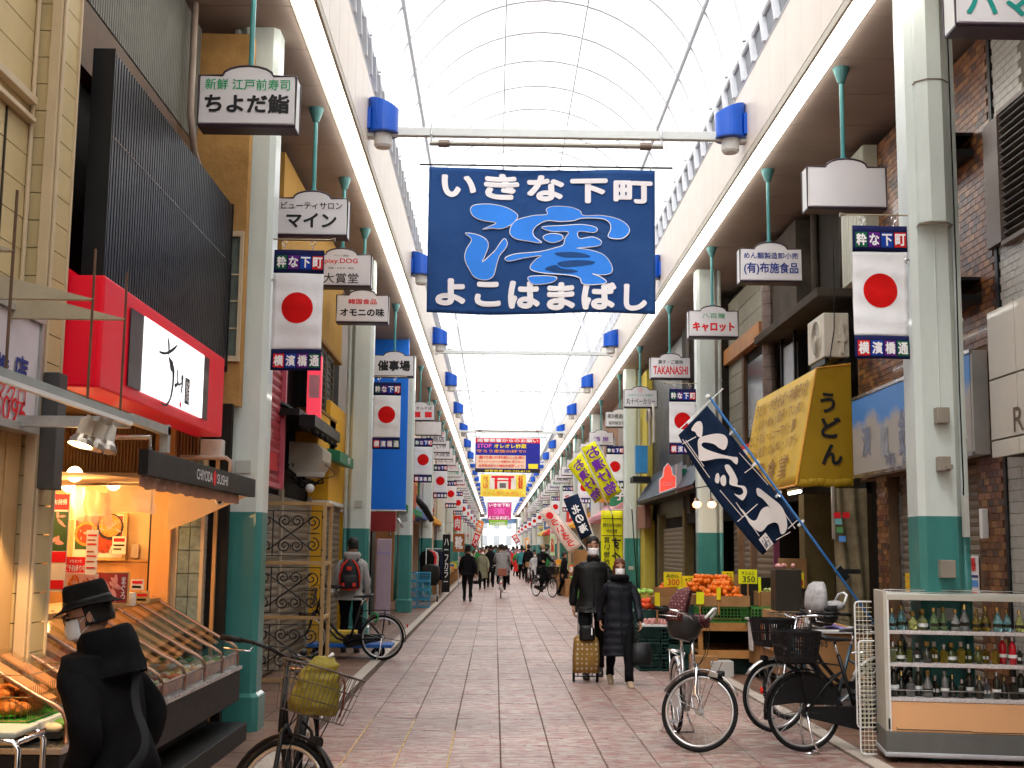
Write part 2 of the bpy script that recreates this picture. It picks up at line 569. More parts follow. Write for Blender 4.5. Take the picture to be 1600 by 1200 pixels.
for i in range(24):
 a, b = pts[i], pts[i + 1]
 sheet.quad((a.x, 0, a.z), (b.x, 0, b.z), (b.x, RIB - .05, b.z), (a.x, RIB - .05, a.z))
sheet_me = sheet.mesh('glazing_sheet', glaz, V((CX, 0, SPR)), smooth=True, fix=False)
rib = MB()
for q in range(24):
 a0, a1 = 4 + 172 * q / 24, 4 + 172 * (q + 1) / 24
 ri, ro = RAD - .03, RAD + .012
 pi = [V((CX + r_ * math.cos(R(t)), 0, SPR + r_ * math.sin(R(t)))) for t in (a0, a1) for r_ in (ri, ro)]
 for w in (0,):
  rib.add([pi[0] + V((0, -.03, 0)), pi[2] + V((0, -.03, 0)), pi[2] + V((0, .03, 0)), pi[0] + V((0, .03, 0)),
 pi[1] + V((0, -.03, 0)), pi[3] + V((0, -.03, 0)), pi[3] + V((0, .03, 0)), pi[1] + V((0, .03, 0))],
 [(0, 1, 2, 3), (0, 4, 5, 1), (3, 2, 6, 7), (4, 7, 6, 5)])
rib_me = rib.mesh('rib', frame_m, V((CX, 0, SPR)), fix=False)
for k in range(nb):
 y = Y0 + k * RIB
 piece(sheet_me, 'glazing_sheet', (CX, y + .025, SPR), roof)
 piece(rib_me, 'rib', (CX, y, SPR), roof)
for y in [4.6, 40, 52, 64, 74, 86, 98, 112, 126, 140, 155, 170, 185]:
 ar = MB(); rr = RAD - .06
 rings = []
 for i in range(33):
  t = R(2 + 176 * i / 32)
  rings.append([V((CX + r_ * math.cos(t), y + w, SPR + r_ * math.sin(t))) for r_, w in ((rr, -.09), (rr, .09), (rr - .14, .09), (rr - .14, -.09))])
 ar.loft(rings); ar.build('wide_arch', frame_m, roof)
for ang in (28, 74, 106, 152):
 mb = MB(); t = R(ang); rr = RAD - .06
 c = V((CX + rr * math.cos(t), 0, SPR + rr * math.sin(t)))
 mb.tube([(c.x, Y0, c.z), (c.x, 204, c.z)], .014 if 60 < ang < 120 else .03, 6)
 mb.build('purlin', mat('purlin_grey', (.62, .64, .68), .5, var=.05), roof)
pan = MB(); pan.box(0, 1.7, 0, .985, 0, .03)
panL = pan.mesh('soffit_panel', soffit_m)
pan2 = MB(); pan2.box(0, 3.6, 0, .985, 0, .03)
panR = pan2.mesh('soffit_panel', soffit_m)
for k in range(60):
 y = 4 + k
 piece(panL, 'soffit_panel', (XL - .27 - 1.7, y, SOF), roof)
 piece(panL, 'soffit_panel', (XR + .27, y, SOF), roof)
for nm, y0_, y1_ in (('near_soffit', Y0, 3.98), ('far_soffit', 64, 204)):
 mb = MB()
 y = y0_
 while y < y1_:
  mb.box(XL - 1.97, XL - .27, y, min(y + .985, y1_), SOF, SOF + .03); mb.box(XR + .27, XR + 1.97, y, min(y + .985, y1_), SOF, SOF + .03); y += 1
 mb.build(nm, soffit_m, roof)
mb = MB(); mb.box(-14, XL - .05, Y0, 204, SOF + .06, SOF + .2); mb.box(XR + .05, 16, Y0, 204, SOF + .06, SOF + .2)
mb.box(XL - 2.2, XL - .27, Y0, 204, SOF + .035, SOF + .055)
mb.build('roof_deck', dark_void, roof)
fp = MB(); fp.box(-.012, .012, 0, .742, 0, .92)
fpm = fp.mesh('fascia_panel', fascia_m)
for k in range(72):
 for x in (XL, XR):
  piece(fpm, 'fascia_panel', (x, 4 + .75 * k, SOF + .02), roof)
mb = MB()
for x in (XL, XR):
 for y0_, y1_ in ((Y0, 3.99), (58, 204)):
  y = y0_
  while y < y1_:
   mb.box(x - .012, x + .012, y, min(y + .742, y1_), SOF + .02, SOF + .94); y += .75
 s = -1 if x == XL else 1
 mb.box(*sorted((x + s * .02, x + s * .06)), Y0, 204, SOF - .02, SOF + .94)
mb.build('fascia_run', fascia_m, roof)
mb = MB()
for s, x in ((-1, XL), (1, XR)):
 mb.box(*sorted((x, x + s * .42)), Y0, 204, SOF + .94, SOF + .98)
mb.build('gutter', gutter_m, roof)
mb = MB()
for s, x in ((-1, XL), (1, XR)):
 mb.box(*sorted((x + s * .02, x + s * .05)), Y0, 204, SOF + .98, SPR + .06)
mb.build('gutter_back', mat('gutter_back', (.26, .27, .29), .6, var=.2, scale=5), roof)
fin = MB(); fin.add([(-.05, -.035, 0), (.02, -.035, 0), (.02, .035, 0), (-.05, .035, 0), (-.05, .155, .40), (.02, .155, .40), (.02, .225, .40), (-.05, .225, .40)],
 [(0, 3, 2, 1), (4, 5, 6, 7), (0, 1, 5, 4), (1, 2, 6, 5), (2, 3, 7, 6), (3, 0, 4, 7)])
finm = fin.mesh('gutter_fin', frame_m)
for k in range(100):
 y = 4 + .62 * k
 piece(finm, 'gutter_fin', (XR, y, SOF + .98), roof)
 piece(finm, 'gutter_fin', (XL, y, SOF + .98), roof, rot=(0, 0, math.pi))
mb = MB()
for s, x in ((-1, XL), (1, XR)):
 mb.tube([(x, Y0, SOF + .97), (x, 204, SOF + .97)], .022, 6); mb.tube([(x, Y0, SPR + .04), (x, 204, SPR + .04)], .03, 6)
mb.build('edge_rail', frame_m, roof)
tube_on = mat('fluorescent_tube', (1, 1, 1), .5, var=0, bump=0, emit=(1, .985, .95), es=3.2)
trough = mat('lamp_trough', (.62, .56, .45), .5, var=.08)
for s, x in ((-1, XL), (1, XR)):
 mb = MB()
 mb.box(*sorted((x + s * .0, x + s * .26)), Y0, 204, SOF - .006, SOF + .016)
 mb.box(*sorted((x - s * .01, x + s * .02)), Y0, 204, SOF - .07, SOF + .01)
 mb.box(*sorted((x + s * .125, x + s * .14)), Y0, 204, SOF - .03, SOF - .007)
 mb.build('lamp_trough', trough, roof)
ft = MB(); ft.tube([(0, 0, 0), (0, 2.36, 0)], .030, 8)
ftm = ft.mesh('fluorescent_tube', tube_on, smooth=False)
for s, x in ((-1, XL), (1, XR)):
 for k in range(0, 84):
  y = Y0 + 2.4 * k + .8
  if y > 200: break
  for dx in (.07, .19):
   piece(ftm, 'fluorescent_tube', (x + s * dx, y + (1.2 if dx > .1 else 0), SOF - .045), roof)
beam_m = mat('tie_beam_white', (.70, .72, .70), .45, var=.06)
for i, (y, r_) in enumerate(((15.2, .055), (33.0, .05), (41.3, .02), (56, .05), (77, .06), (100, .05), (142, .05), (186, .05))):
 mb = MB(); z = 6.83
 mb.box(XL - .02, XR + .02, y - r_ * .8, y + r_ * .8, z - r_, z + r_)
 for x in (XL + .05, XR - .05):
  mb.box(x - .04, x + .04, y - r_ * 1.5, y + r_ * 1.5, z - r_ * 1.5, z + r_ * 1.5)
 mb.build('tie_beam', beam_m, roof, bevel=.008)
# ==== PILLARS
YL = [11.65, 21.4, 32.4, 42.7, 53, 63.5, 74, 84, 96, 108, 122, 138, 156, 176]
YR = [10.5, 21.8, 34.2, 46, 56.5, 68, 80, 92, 104, 118, 134, 152, 172]
def chamfer_rect(cx, cy, w, d, c):
 return [(cx - w + c, cy - d), (cx + w - c, cy - d), (cx + w, cy - d + c), (cx + w, cy + d - c), (cx + w - c, cy + d), (cx - w + c, cy + d), (cx - w, cy + d - c), (cx - w, cy - d + c)]
def make_pillar(side, detail):
 t = thing('arcade_pillar', '', 'pillar')
 w = .18
 mb = MB(); rings = []
 for z in (1.95, SOF + .02):
  rings.append([V((x, y, z)) for x, y in chamfer_rect(0, 0, w, w, .05)])
 mb.loft(rings); mb.build('shaft', post_white, t, world=False)
 mb = MB(); mb.loft([[V((x, y, z)) for x, y in chamfer_rect(0, 0, w, w, .05)] for z in (.32, 1.95)])
 mb.build('painted_base', post_teal, t, world=False)
 mb = MB()
 mb.loft([[V((x, y, z)) for x, y in chamfer_rect(0, 0, w + q, w + q, .05)] for z, q in ((0, .03), (.30, .03), (.335, .0))])
 mb.build('plinth', post_teal, t, world=False)
 s = side
 mb = MB(); mb.tube([(s * (w + .045), -.08, .3), (s * (w + .045), -.08, 1.95)], .042, 8)
 mb.build('downpipe_foot', post_teal, t, world=False, smooth=True)
 mb = MB(); mb.tube([(s * (w + .045), -.08, 1.95), (s * (w + .045), -.08, SOF)], .042, 8)
 for z in (2.6, 3.6, 4.6, 5.6):
  mb.tube([(s * (w + .045), -.08, z), (s * (w + .045), -.08, z + .03)], .05, 8)
 mb.build('downpipe', post_white, t, world=False, smooth=False)
 mb = MB(); mb.box(-.07, .07, -w - .02, -w - .002, 1.1 if detail == 3 else 2.3, 1.2 if detail == 3 else 2.42)
 mb.build('junction_box', mat('box_grey', (.45, .46, .42), .5), t, world=False, bevel=.004)
 return t
base_pil = {-1: make_pillar(-1, 1), 1: make_pillar(1, 3)}
pil = {}
for side, ys, x in ((-1, YL, -2.31), (1, YR, 3.69)):
 nm = 'left' if side < 0 else 'right'
 for i, y in enumerate(ys):
  lab = f'pale green and teal arcade pillar, {ORD[i]} on the {nm} side'
  if i == 0:
   o = base_pil[side]; o.location = (x, y, 0); o['label'] = lab
  else:
   o = dup(base_pil[side], (x, y, 0), label=lab)
  o['group'] = f'arcade pillars along the {nm} side'
  pil[(side, i)] = o
p = pil[(1, 0)]
mb = MB(); mb.loft([[V((x, y, z)) for x, y in chamfer_rect(3.70, 10.32, .135, .14, .075)] for z in (4.42, SOF)])
mb.build('casing', post_white, p)
mb = MB()
for z in (4.40, 5.66):
 pts = chamfer_rect(3.70, 10.32, .140, .145, .077)
 mb.tube([V((x, y, z)) for x, y in pts], .006, 5, closed=True)
mb.build('casing_band', mat('band_bronze', (.25, .18, .12), .4, metal=.6), p)
for z, h, w in ((2.78, .11, .055), (2.38, .1, .05), (1.52, .12, .06)):
 mb = MB(); mb.box(3.70 - w, 3.70 + w, 10.23, 10.315, z - h / 2 * 1.2, z + h / 2 * 1.2)
 if z == 2.38: mb.box(3.70, 3.70 + w, 10.18, 10.23, z - .05, z - .01)
 mb.build('junction_box', mat('box_bronze', (.33, .29, .24), .4, metal=.3), p, bevel=.006)
mb = MB(); mb.tube([(3.70, 10.31, 2.85), (3.70, 10.31, 4.4)], .006, 6)
mb.build('conduit', post_white, p)
mb = MB(); mb.tube([V((3.87, 10.29, 6.2)), V((3.872, 10.29, 4.0)), V((3.862, 10.285, 3.0)), V((3.868, 10.29, 2.2)), V((3.86, 10.29, 1.95))], .007, 5)
mb.build('cable', black_plastic, p)
mb = MB(); mb.box(3.845, 3.89, 10.24, 10.3, 1.78, 2.12)
mb.build('meter_box', mat('box_grey', (.45, .46, .42), .5), p, bevel=.004)
# ==== BLUE WALL LAMPS
def make_lamp():
 t = thing('wall_lamp', '', 'wall lamp')
 mb = MB()
 rings = []
 n = 28
 for z in (0, 1):
  ring = []
  for k in range(n):
   a = 2 * math.pi * k / n
   x = .2 + .19 * math.cos(a); y = .19 * math.sin(a)
   ring.append(V((x, y, 0 if z == 0 else .46 - .42 * max(0, x) ** 1.15)))
  rings.append(ring)
 mb.loft(rings); mb.box(-.01, .05, -.15, .15, .03, .3)
 mb.build('lamp_body', lamp_blue, t, world=False, bevel=.004)
 mb = MB(); mb.cyl((.2, 0, -.008), (.2, 0, .012), .2, 28); mb.build('trim_ring', mat('lamp_blue_dark', (.004, .05, .3), .3), t, world=False)
 mb = MB(); mb.tube([(.2, 0, -.008), (.2, 0, -.15), (.2, 0, -.18)], [.115, .112, .09], 20)
 mb.build('lamp_shade', mat('lamp_shade_white', (.75, .74, .70), .5, var=.04), t, world=False, smooth=False)
 return t
lp = make_lamp()
first = True
for i in range(23):
 y = 15.2 + 8.22 * i
 for side, x in (('left', XL), ('right', XR)):
  lab = f'blue drum lamp with white shade, {ORD[i]} on the {side} fascia'
  if first:
   o = lp; first = False; o.location = (x, y, 6.80); o['label'] = lab
  else:
   o = dup(lp, (x, y, 6.80), rz=0 if side == 'left' else math.pi, label=lab)
  o['group'] = 'blue lamps along the roof edges'
# ==== HANGING SHOP SIGNS
sign_face = mat('sign_face_white', (.70, .68, .70), .45, var=.04, scale=1, bump=.03)
sign_side = mat('sign_side_white', (.85, .85, .82), .4, var=.03)
sign_edge = mat('sign_edge_dark', (.055, .035, .05), .4, var=.15)
SW, SD = .80, .20
def sign_outline(w, h):
 pts = [(-w, 0), (w, 0), (w, h)]
 for k in range(0, 9):
  a = math.pi * k / 8
  pts.append((.21 * math.cos(a), h + .085 * math.sin(a)))
 pts.append((-w, h))
 return pts
def base_sign():
 t = thing('hanging_sign', '', 'shop sign')
 mb = MB(); mb.prism(sign_outline(SW / 2, .42), (0, -SD / 2, 0), X_, Z_, (0, SD, 0))
 mb.build('sign_box', [sign_side], t, world=False)
 for s in (-1, 1):
  y = s * (SD / 2 + .004)
  mb = MB(); mb.prism([(a * .955, .016 + b * .955) for a, b in sign_outline(SW / 2, .42)], (0, y - s * .002, 0), X_, Z_, (0, s * .006, 0))
  mb.build('sign_panel', sign_face, t, world=False)
 mb = MB()
 for y in (-SD / 2 - .004, SD / 2 + .004):
  mb.tube([V((a, y, b)) for a, b in sign_outline(SW / 2, .42)], .011, 6, closed=True)
 mb.box(-SW / 2, SW / 2, -SD / 2, SD / 2, -.018, -.001)
 mb.build('sign_frame', sign_edge, t, world=False)
 mb = MB(); mb.cyl((0, 0, .50), (0, 0, SOF - 5.08), .022, 10); mb.cyl((0, 0, .49), (0, 0, .55), .034, 10)
 mb.build('hanger_pole', pole_teal, t, world=False, smooth=False)
 mb = MB(); mb.tube([(0, 0, SOF - 5.08), (0, 0, SOF - 5.08 - .03), (0, 0, SOF - 5.08 - .16)], [.085, .08, .035], 14)
 mb.build('ceiling_cup', mat('cup_dark_teal', (.06, .17, .17), .5), t, world=False)
 return t
bs = base_sign()
bs.location = (3.50, 12.27, 5.08)
bs['label'] = 'blank white hanging sign before the brown brick building on the right'
bs['group'] = 'hanging shop signs on teal poles'
def sign(side, y, label, lines, x=None):
 """lines: (text, centre x, centre z, width, height, colour, bold)"""
 xx = x if x is not None else (-2.09 if side < 0 else 3.50)
 o = dup(bs, (xx, y, 5.08), label=label)
 for s, cx, cz, w, h, m, b in lines:
  text(o, s, (cx, -SD / 2 - .012, cz), X_, Z_, w, h, m, b, eps=0, world=False, res=3 if y < 30 else 2)
 return o
G, K, N_, RD = green_print, black_print, navy_print, red_print
sign(-1, 10.05, 'white hanging sign with green and black sushi lettering, nearest on the left',
 [('新鮮 江戸前寿司', 0, .345, .70, .095, G, .02), ('ちよだ鮨', 0, .18, .70, .165, K, .05)])
sign(-1, 13.7, 'white hanging sign of the beauty salon with black katakana lettering',
 [('ビューティサロン', 0, .335, .68, .085, K, .02), ('マイン', 0, .165, .56, .17, K, .05)])
o = sign(-1, 16.4, 'white hanging sign with red latin word over black shop name',
 [('pixy.DOG', 0, .325, .44, .085, RD, .03), ('大賞堂', 0, .10, .47, .14, K, .008), ('ペット用品', 0, .405, .2, .025, K, .01), ('宝飾・メガネ・時計', 0, .235, .34, .03, K, .01)])
sign(-1, 19.1, 'white hanging sign with red line 韓国食品 over black lettering',
 [('韓国食品', .0, .32, .44, .085, RD, .03), ('オモニの味', 0, .15, .68, .13, K, .05)])
sign(-1, 25.2, 'white hanging sign with three large black characters 催事場', [('催事場', 0, .21, .66, .22, K, .05)])
sign(-1, 34.0, 'white hanging sign of the yakisoba shop with two red squares', [('焼・オムそば', 0, .33, .66, .09, K, .02), ('■ ■', .08, .15, .5, .15, RD, 0)])
sign(-1, 38.6, 'blank white hanging sign on the left beyond the blue board', [])
sign(-1, 42.0, 'white hanging sign with black 尾商店 under a red line', [('梅菓・和中肴', 0, .36, .68, .07, RD, .02), ('尾商店', .04, .17, .62, .19, K, .02)])
sign(-1, 45.5, 'white hanging sign with plain lettering ていや', [('ていや', 0, .2, .55, .16, K, .015)])
sign(-1, 49.0, 'white hanging sign with green line over black 大成堂', [('時計・メガネ', 0, .34, .5, .06, G, .01), ('大成堂', 0, .17, .6, .15, K, .01)])
names_l = ['さとう', 'コーヒー', '江戸屋', '小林', '洋品店', '青果', '精肉店', 'みどり', '鮮魚', '和菓子', '海苔', '薬局', '文具', '履物', '花店', '惣菜', 'パン', '豆腐店', '茶舗', '食堂']
for i, nme in enumerate(names_l):
 y = 52.6 + i * 3.9 + (i % 3) * .5
 sign(-1, y, f'small far hanging sign reading {nme}, {ORD[i]} of the far signs on the left', [(nme, 0, .2, .6, .17, (K, RD, G, N_)[i % 4], .02)])
sign(1, 7.85, 'white hanging sign with teal katakana at the top right corner', [('ハマヤ', .0, .15, .66, .19, mat('teal_print', (.01, .28, .24), .5, var=0, bump=0), .045)], x=3.37)
sign(1, 15.75, 'white hanging sign of the noodle maker with navy lettering',
 [('めん類製造卸小売', 0, .33, .70, .085, N_, .025), ('(有)布施食品', 0, .16, .70, .165, N_, .04)])
sign(1, 20.0, 'white hanging sign with big red katakana キャロット',
 [('八百屋', 0, .34, .38, .08, G, .01), ('キャロット', 0, .16, .68, .16, RD, .07)])
sign(1, 25.0, 'white hanging sign with red latin letters and black line above',
 [('菓子・ご進物', 0, .33, .5, .08, K, .02), ('TAKANASHI', 0, .16, .70, .17, RD, .06)])
sign(1, 30.2, 'white hanging sign of the bakery with a red cross in a ring',
 [('⊕', 0, .42, .12, .12, RD, .0), ('手造りパンと洋菓子', 0, .29, .62, .06, G, .01), ('丸十ベーカリー', 0, .14, .70, .15, K, .025)])
sign(1, 35.2, 'white hanging sign of the arcade office with two black lines',
 [('横浜橋通商店街', 0, .30, .72, .14, K, .02), ('協同組合事務所', 0, .11, .66, .10, K, .02)])
sign(1, 41.5, 'white hanging sign with two purple characters 酒屋', [('酒 屋', 0, .2, .5, .16, purple_print, .03)])
names_r = ['東光', '味噌屋', '電器', '宮本', '食肉', '焼鳥', '乾物', '魚屋', '手芸', '菓子', '寿司', '野菜', '時計', '布団', '理容', '眼鏡', '金物', '書店', '果物', '呉服']
for i, nme in enumerate(names_r):
 y = 46 + i * 3.9 + (i % 4) * .4
 sign(1, y, f'small far hanging sign reading {nme}, {ORD[i]} of the far signs on the right', [(nme, 0, .2, .6, .17, (RD, K, G, N_)[i % 4], .02)])
# ==== SUN FLAGS
cloth_w = mat('flag_cloth_white', (.80, .80, .82), .8, var=.05, scale=5, bump=.35, bs=14, sheen=.2)
cloth_navy = mat('flag_cloth_navy', (.012, .015, .07), .8, var=.2, bump=.2)
sq = [mat('square_green', (.01, .12, .05), .7), mat('square_purple', (.12, .015, .22), .7), mat('square_blue', (.01, .05, .35), .7), mat('square_red', (.6, .02, .02), .7)]
disc_red = mat('sun_disc_red', (.62, .008, .008), .75, var=.08, scale=12)
FW, FH = .47, 1.15
def flag_wave(p):
 return V((0, .012 * math.sin(p.z * 5.2 + p.x * 3) + .008 * math.sin(p.x * 13 + p.z * 2) + .003 * math.sin(p.z * 31 + p.x * 4), 0))
def make_flag(side):
 t = thing('sun_flag', '', 'flag')
 cx = -side * (.18 + FW / 2 + .015)
 hh, fh = .225, .20
 mb = MB(); mb.grid((cx - FW / 2, 0, -FH + fh), (FW, 0, 0), (0, 0, FH - hh - fh), 12, 30, None)
 mb.v = [p + flag_wave(p) for p in mb.v]; mb.build('white_cloth', cloth_w, t, world=False, smooth=True, solid=.003)
 for z0, h, chars, order, nm in ((-hh, hh, '粋な下町', (0, 1, 2, 3), 'header_band'), (-FH, fh, '横濱橋通', (3, 2, 1, 0), 'lower_band')):
  mb = MB(); mb.grid((cx - FW / 2, -.003, z0), (FW, 0, 0), (0, 0, h), 12, 5)
  mb.v = [p + flag_wave(p) for p in mb.v]
  band = mb.build(nm, cloth_navy, t, world=False, smooth=True, solid=.003)
  for k in range(4):
   x = cx - FW / 2 + .02 + .112 * k
   zc_ = z0 + h * .46
   mb = MB(); mb.grid((x + .004, -.008, zc_ - .065), (.1, 0, 0), (0, 0, .13), 3, 2)
   mb.v = [p + flag_wave(p) for p in mb.v]; mb.build('colour_square', sq[order[k]], band, world=False, smooth=True)
   text(band, chars[k], (x + .054, -.0105, zc_), X_, Z_, .088, .105, white_print, .05, eps=.002, world=False, warp=flag_wave, res=2)
 mb = MB()
 n = 36; c = V((cx - .0 , -.0045, -.56)); k0 = [c]
 for q in range(1, 5):
  for i in range(n):
   a = 2 * math.pi * i / n
   k0.append(c + V((.148 * q / 4 * math.cos(a), 0, .148 * q / 4 * math.sin(a))))
 k0 = [p + flag_wave(p) for p in k0]
 fs = [(0, 1 + (i + 1) % n, 1 + i) for i in range(n)]
 for q in range(3):
  for i in range(n):
   a = 1 + q * n + i; b = 1 + q * n + (i + 1) % n
   fs.append((a, b, b + n, a + n))
 mb.add(k0, fs); mb.build('red_disc', disc_red, t, world=False, smooth=True)
 mb = MB(); mb.tube([(-side * .17, 0, .10), (cx - side * (FW / 2 + .05), 0, .10)], .007, 8)
 mb.tube([(cx - side * (FW / 2 + .05), 0, .10), (cx - side * (FW / 2 + .1), 0, .10)], [.008, .02], 8)
 mb.build('rod', mat('rod_brass', (.42, .36, .25), .35, metal=.7), t, world=False)
 for s in (-.6, .55):
  mb = MB(); mb.torus((cx + s * FW / 2, 0, .065), .022, .004, (0, 1, 0), 14, 5); mb.torus((cx + s * FW / 2, 0, .02), .018, .004, (1, 0, 0), 14, 5)
  mb.build('hook', chrome, t, world=False)
 mb = MB(); mb.tube([(-side * .17, 0, -.30), (-side * .20, -.01, -.30)], .008, 6); mb.torus((-side * .2, -.01, -.30), .018, .005, (0, 1, 0), 12, 5)
 mb.build('side_clip', steel, t, world=False)
 return t
for side, ys, x, nm in ((-1, YL, -2.31, 'left'), (1, YR, 3.69, 'right')):
 base = None
 for i, y in enumerate(ys[:13]):
  z = 4.42 + (.03 if i else 0)
  lab = f'Japanese sun flag with coloured bands hung on the {ORD[i]} pillar of the {nm} row'
  if base is None:
   base = make_flag(side); o = base; o['label'] = lab; o.location = (x, y - .1, z)
  else:
   o = dup(base, (x, y - .1, z), label=lab)
  o['group'] = f'sun flags on the {nm} pillars'
# ==== BANNERS ACROSS THE STREET
navy_cloth = mat('banner_navy', (.018, .058, .19), .8, var=.16, scale=1.6, bump=.2, bs=25, col2=(.026, .078, .225))
blue_cloth = mat('banner_bright_blue', (.045, .24, .80), .75, var=.08, scale=2)
cream_p = mat('banner_cream_print', (.84, .80, .81), .7, var=.03)
def banner_rig(parent, y, zt, x0_, x1_):
 mb = MB(); mb.tube([(x0_ - .12, y, zt + .04), (x1_ + .22, y - .0, zt + .04)], .012, 8)
 mb.build('hanging_rod', black_metal, parent)
 mb = MB(); mb.tube([(x0_, y - .05, zt + .30), (x1_ + .1, y - .05, zt + .30)], .030, 10)
 mb.build('roller_tube', mat('roller_olive', (.30, .28, .24), .4, metal=.4), parent)
 for x in (x0_ + .18, x1_ - .12):
  mb = MB(); mb.cyl((x - .07, y - .05, zt + .3), (x + .07, y - .05, zt + .3), .048, 10)
  mb.build('roller_collar', mat('roller_collar', (.2, .15, .12), .5, metal=.3), parent)
 for x in (x0_ + .02, x1_ + .08):
  mb = MB(); mb.tube([(x, y - .05, zt + .33), (x, y - .05, zt + .45), (x, y, zt + .56)], .014, 6); mb.torus((x, y - .02, zt + .42), .05, .007, (1, 0, 0), 12, 5)
  mb.build('hook', steel, parent)
 for x in (x0_ + .05, x0_ + (x1_ - x0_) * .33, x0_ + (x1_ - x0_) * .66, x1_ - .05):
  mb = MB(); mb.torus((x, y, zt + .02), .028, .004, (1, 0, 0), 10, 4); mb.build('tie_ring', steel, parent)
def bwave(p):
 return V((0, .030 * math.sin(p.x * 2.6 + .6) + .02 * math.sin(p.z * 2.1 + p.x * 1.3) + .010 * math.sin(p.x * 7.5 + p.z * 2.0), 0))
BY = 15.2
a_, b_ = P(671, 262, BY), P(1023, 264, BY)
c_ = P(668, 488, BY)
bw = b_.x - a_.x; bh = a_.z - c_.z
bt = thing('street_banner', 'navy cloth banner across the street with white and bright blue characters', 'banner', (a_.x + bw / 2, BY, c_.z), 0, 'banners hung across the street')
mb = MB(); mb.grid((a_.x, BY, c_.z), (bw, 0, 0), (0, 0, bh), 60, 36, None)
mb.v = [p + bwave(p) - V((0, 0, .02 * math.sin((p.x - a_.x) / bw * 6.3) * (c_.z + bh - p.z) / bh)) for p in mb.v]
mb.build('banner_cloth', navy_cloth, bt, smooth=True, solid=.004)
banner_rig(bt, BY, a_.z, a_.x, a_.x + bw)
def bpos(px, py):
 x = 640 + px / 3.3333; y = 160 + py / 3.3333
 return (x - 670) / 353, (489 - y - (x - 670) * .004) / 228
row1 = [('い', 255, 435, 180, 120), ('き', 478, 430, 185, 140), ('な', 707, 432, 195, 140), ('下', 932, 445, 195, 130), ('町', 1162, 450, 205, 120)]
row2 = [('よ', 222, 992, 155, 140), ('こ', 413, 998, 135, 130), ('は', 600, 998, 165, 145), ('ま', 790, 1002, 145, 145), ('ば', 985, 1000, 180, 145), ('し', 1172, 1004, 120, 140)]
for ch, px, py, w, h in row1 + row2:
 u, w_ = bpos(px, py)
 text(bt, ch, (a_.x + u * bw, BY - .014, c_.z + w_ * bh), X_, Z_, w / 3.3333 / 353 * bw, h / 3.3333 / 228 * bh, cream_p, .075, eps=0, warp=bwave, res=5)
strokes = [
 [(318, 560), (340, 535), (420, 528), (500, 540), (555, 570), (560, 595), (530, 630), (480, 655), (430, 655), (382, 662), (420, 645), (450, 625), (380, 615), (335, 595)],
 [(293, 685), (350, 690), (400, 715), (412, 750), (395, 800), (383, 833), (420, 800), (450, 770), (472, 735), (495, 708), (510, 730), (500, 760), (470, 800), (455, 850), (440, 905), (400, 925), (345, 912), (315, 870), (293, 820), (300, 770), (325, 725), (318, 705)],
 [(530, 640), (560, 605), (640, 580), (715, 572), (712, 545), (745, 530), (830, 532), (885, 550), (905, 575), (1000, 575), (1085, 595), (1130, 625), (1142, 660), (1110, 695), (1060, 698), (1032, 685), (1045, 650), (1040, 615), (1000, 592), (900, 590), (850, 605), (780, 610), (725, 605), (680, 620), (645, 655), (650, 690), (688, 722), (620, 715), (555, 705), (525, 680)],
 [(690, 640), (800, 632), (900, 625), (970, 640), (962, 665), (880, 662), (885, 700), (950, 690), (995, 710), (985, 735), (920, 745), (870, 752), (940, 760), (1010, 785), (1050, 840), (1045, 880), (990, 890), (950, 885), (1000, 905), (1022, 930), (960, 942), (900, 938), (880, 905), (800, 890), (700, 882), (640, 868), (632, 845), (660, 810), (685, 790), (600, 805), (520, 825), (502, 808), (560, 785), (680, 770), (760, 750), (800, 735), (810, 700), (825, 665), (740, 662)],
 [(697, 690), (735, 675), (790, 682), (795, 705), (750, 722), (712, 712)],
 [(622, 905), (700, 897), (765, 905), (750, 928), (690, 940), (640, 938)],
 ]
holes = [[(755, 778), (830, 772), (900, 778), (940, 795), (880, 800), (800, 798)], [(772, 828), (860, 815), (952, 818), (955, 832), (880, 845), (800, 850)],
 [(705, 860), (760, 840), (790, 858), (850, 865), (875, 875), (830, 882), (760, 878)]]
for pl, m, dy in [(s_, 'white', .016) for s_ in strokes] + [(s_, 'blue', .020) for s_ in strokes] + [(s_, 'hole', .024) for s_ in holes]:
 q = [bpos(*p) for p in smooth_poly(pl, 5)]
 if m == 'white':
  cxm = None
 pts = [V((a_.x + u * bw, 0, c_.z + w_ * bh)) for u, w_ in q]
 if m == 'white':
  mb = MB(); ring = [V((p.x, BY - dy, p.z)) for p in pts]
  ring = [p + bwave(p) for p in ring]
  mb.tube(ring, .007, 4, closed=True, flat=1)
  mb.build('stroke_outline', cream_p, bt)
  continue
 mb = MB(); mb.prism([(p.x, p.z) for p in pts], (0, BY - dy, 0), X_, Z_, (0, 0, 0))
 mb.f = mb.f[::2]; mb.m = mb.m[::2]
 mb.v = mb.v[:len(pts)]
 st_me = mb.build('brush_stroke', blue_cloth if m == 'blue' else navy_cloth, bt, fix=False)
 bm = bmesh.new(); bm.from_mesh(st_me.data)
 for _ in range(4):
  le = [e for e in bm.edges if e.calc_length() > .09]
  if not le: break
  bmesh.ops.subdivide_edges(bm, edges=le, cuts=1)
  bmesh.ops.triangulate(bm, faces=bm.faces)
 for v_ in bm.verts: v_.co += bwave(v_.co + bt.location)
 bm.to_mesh(st_me.data); bm.free()
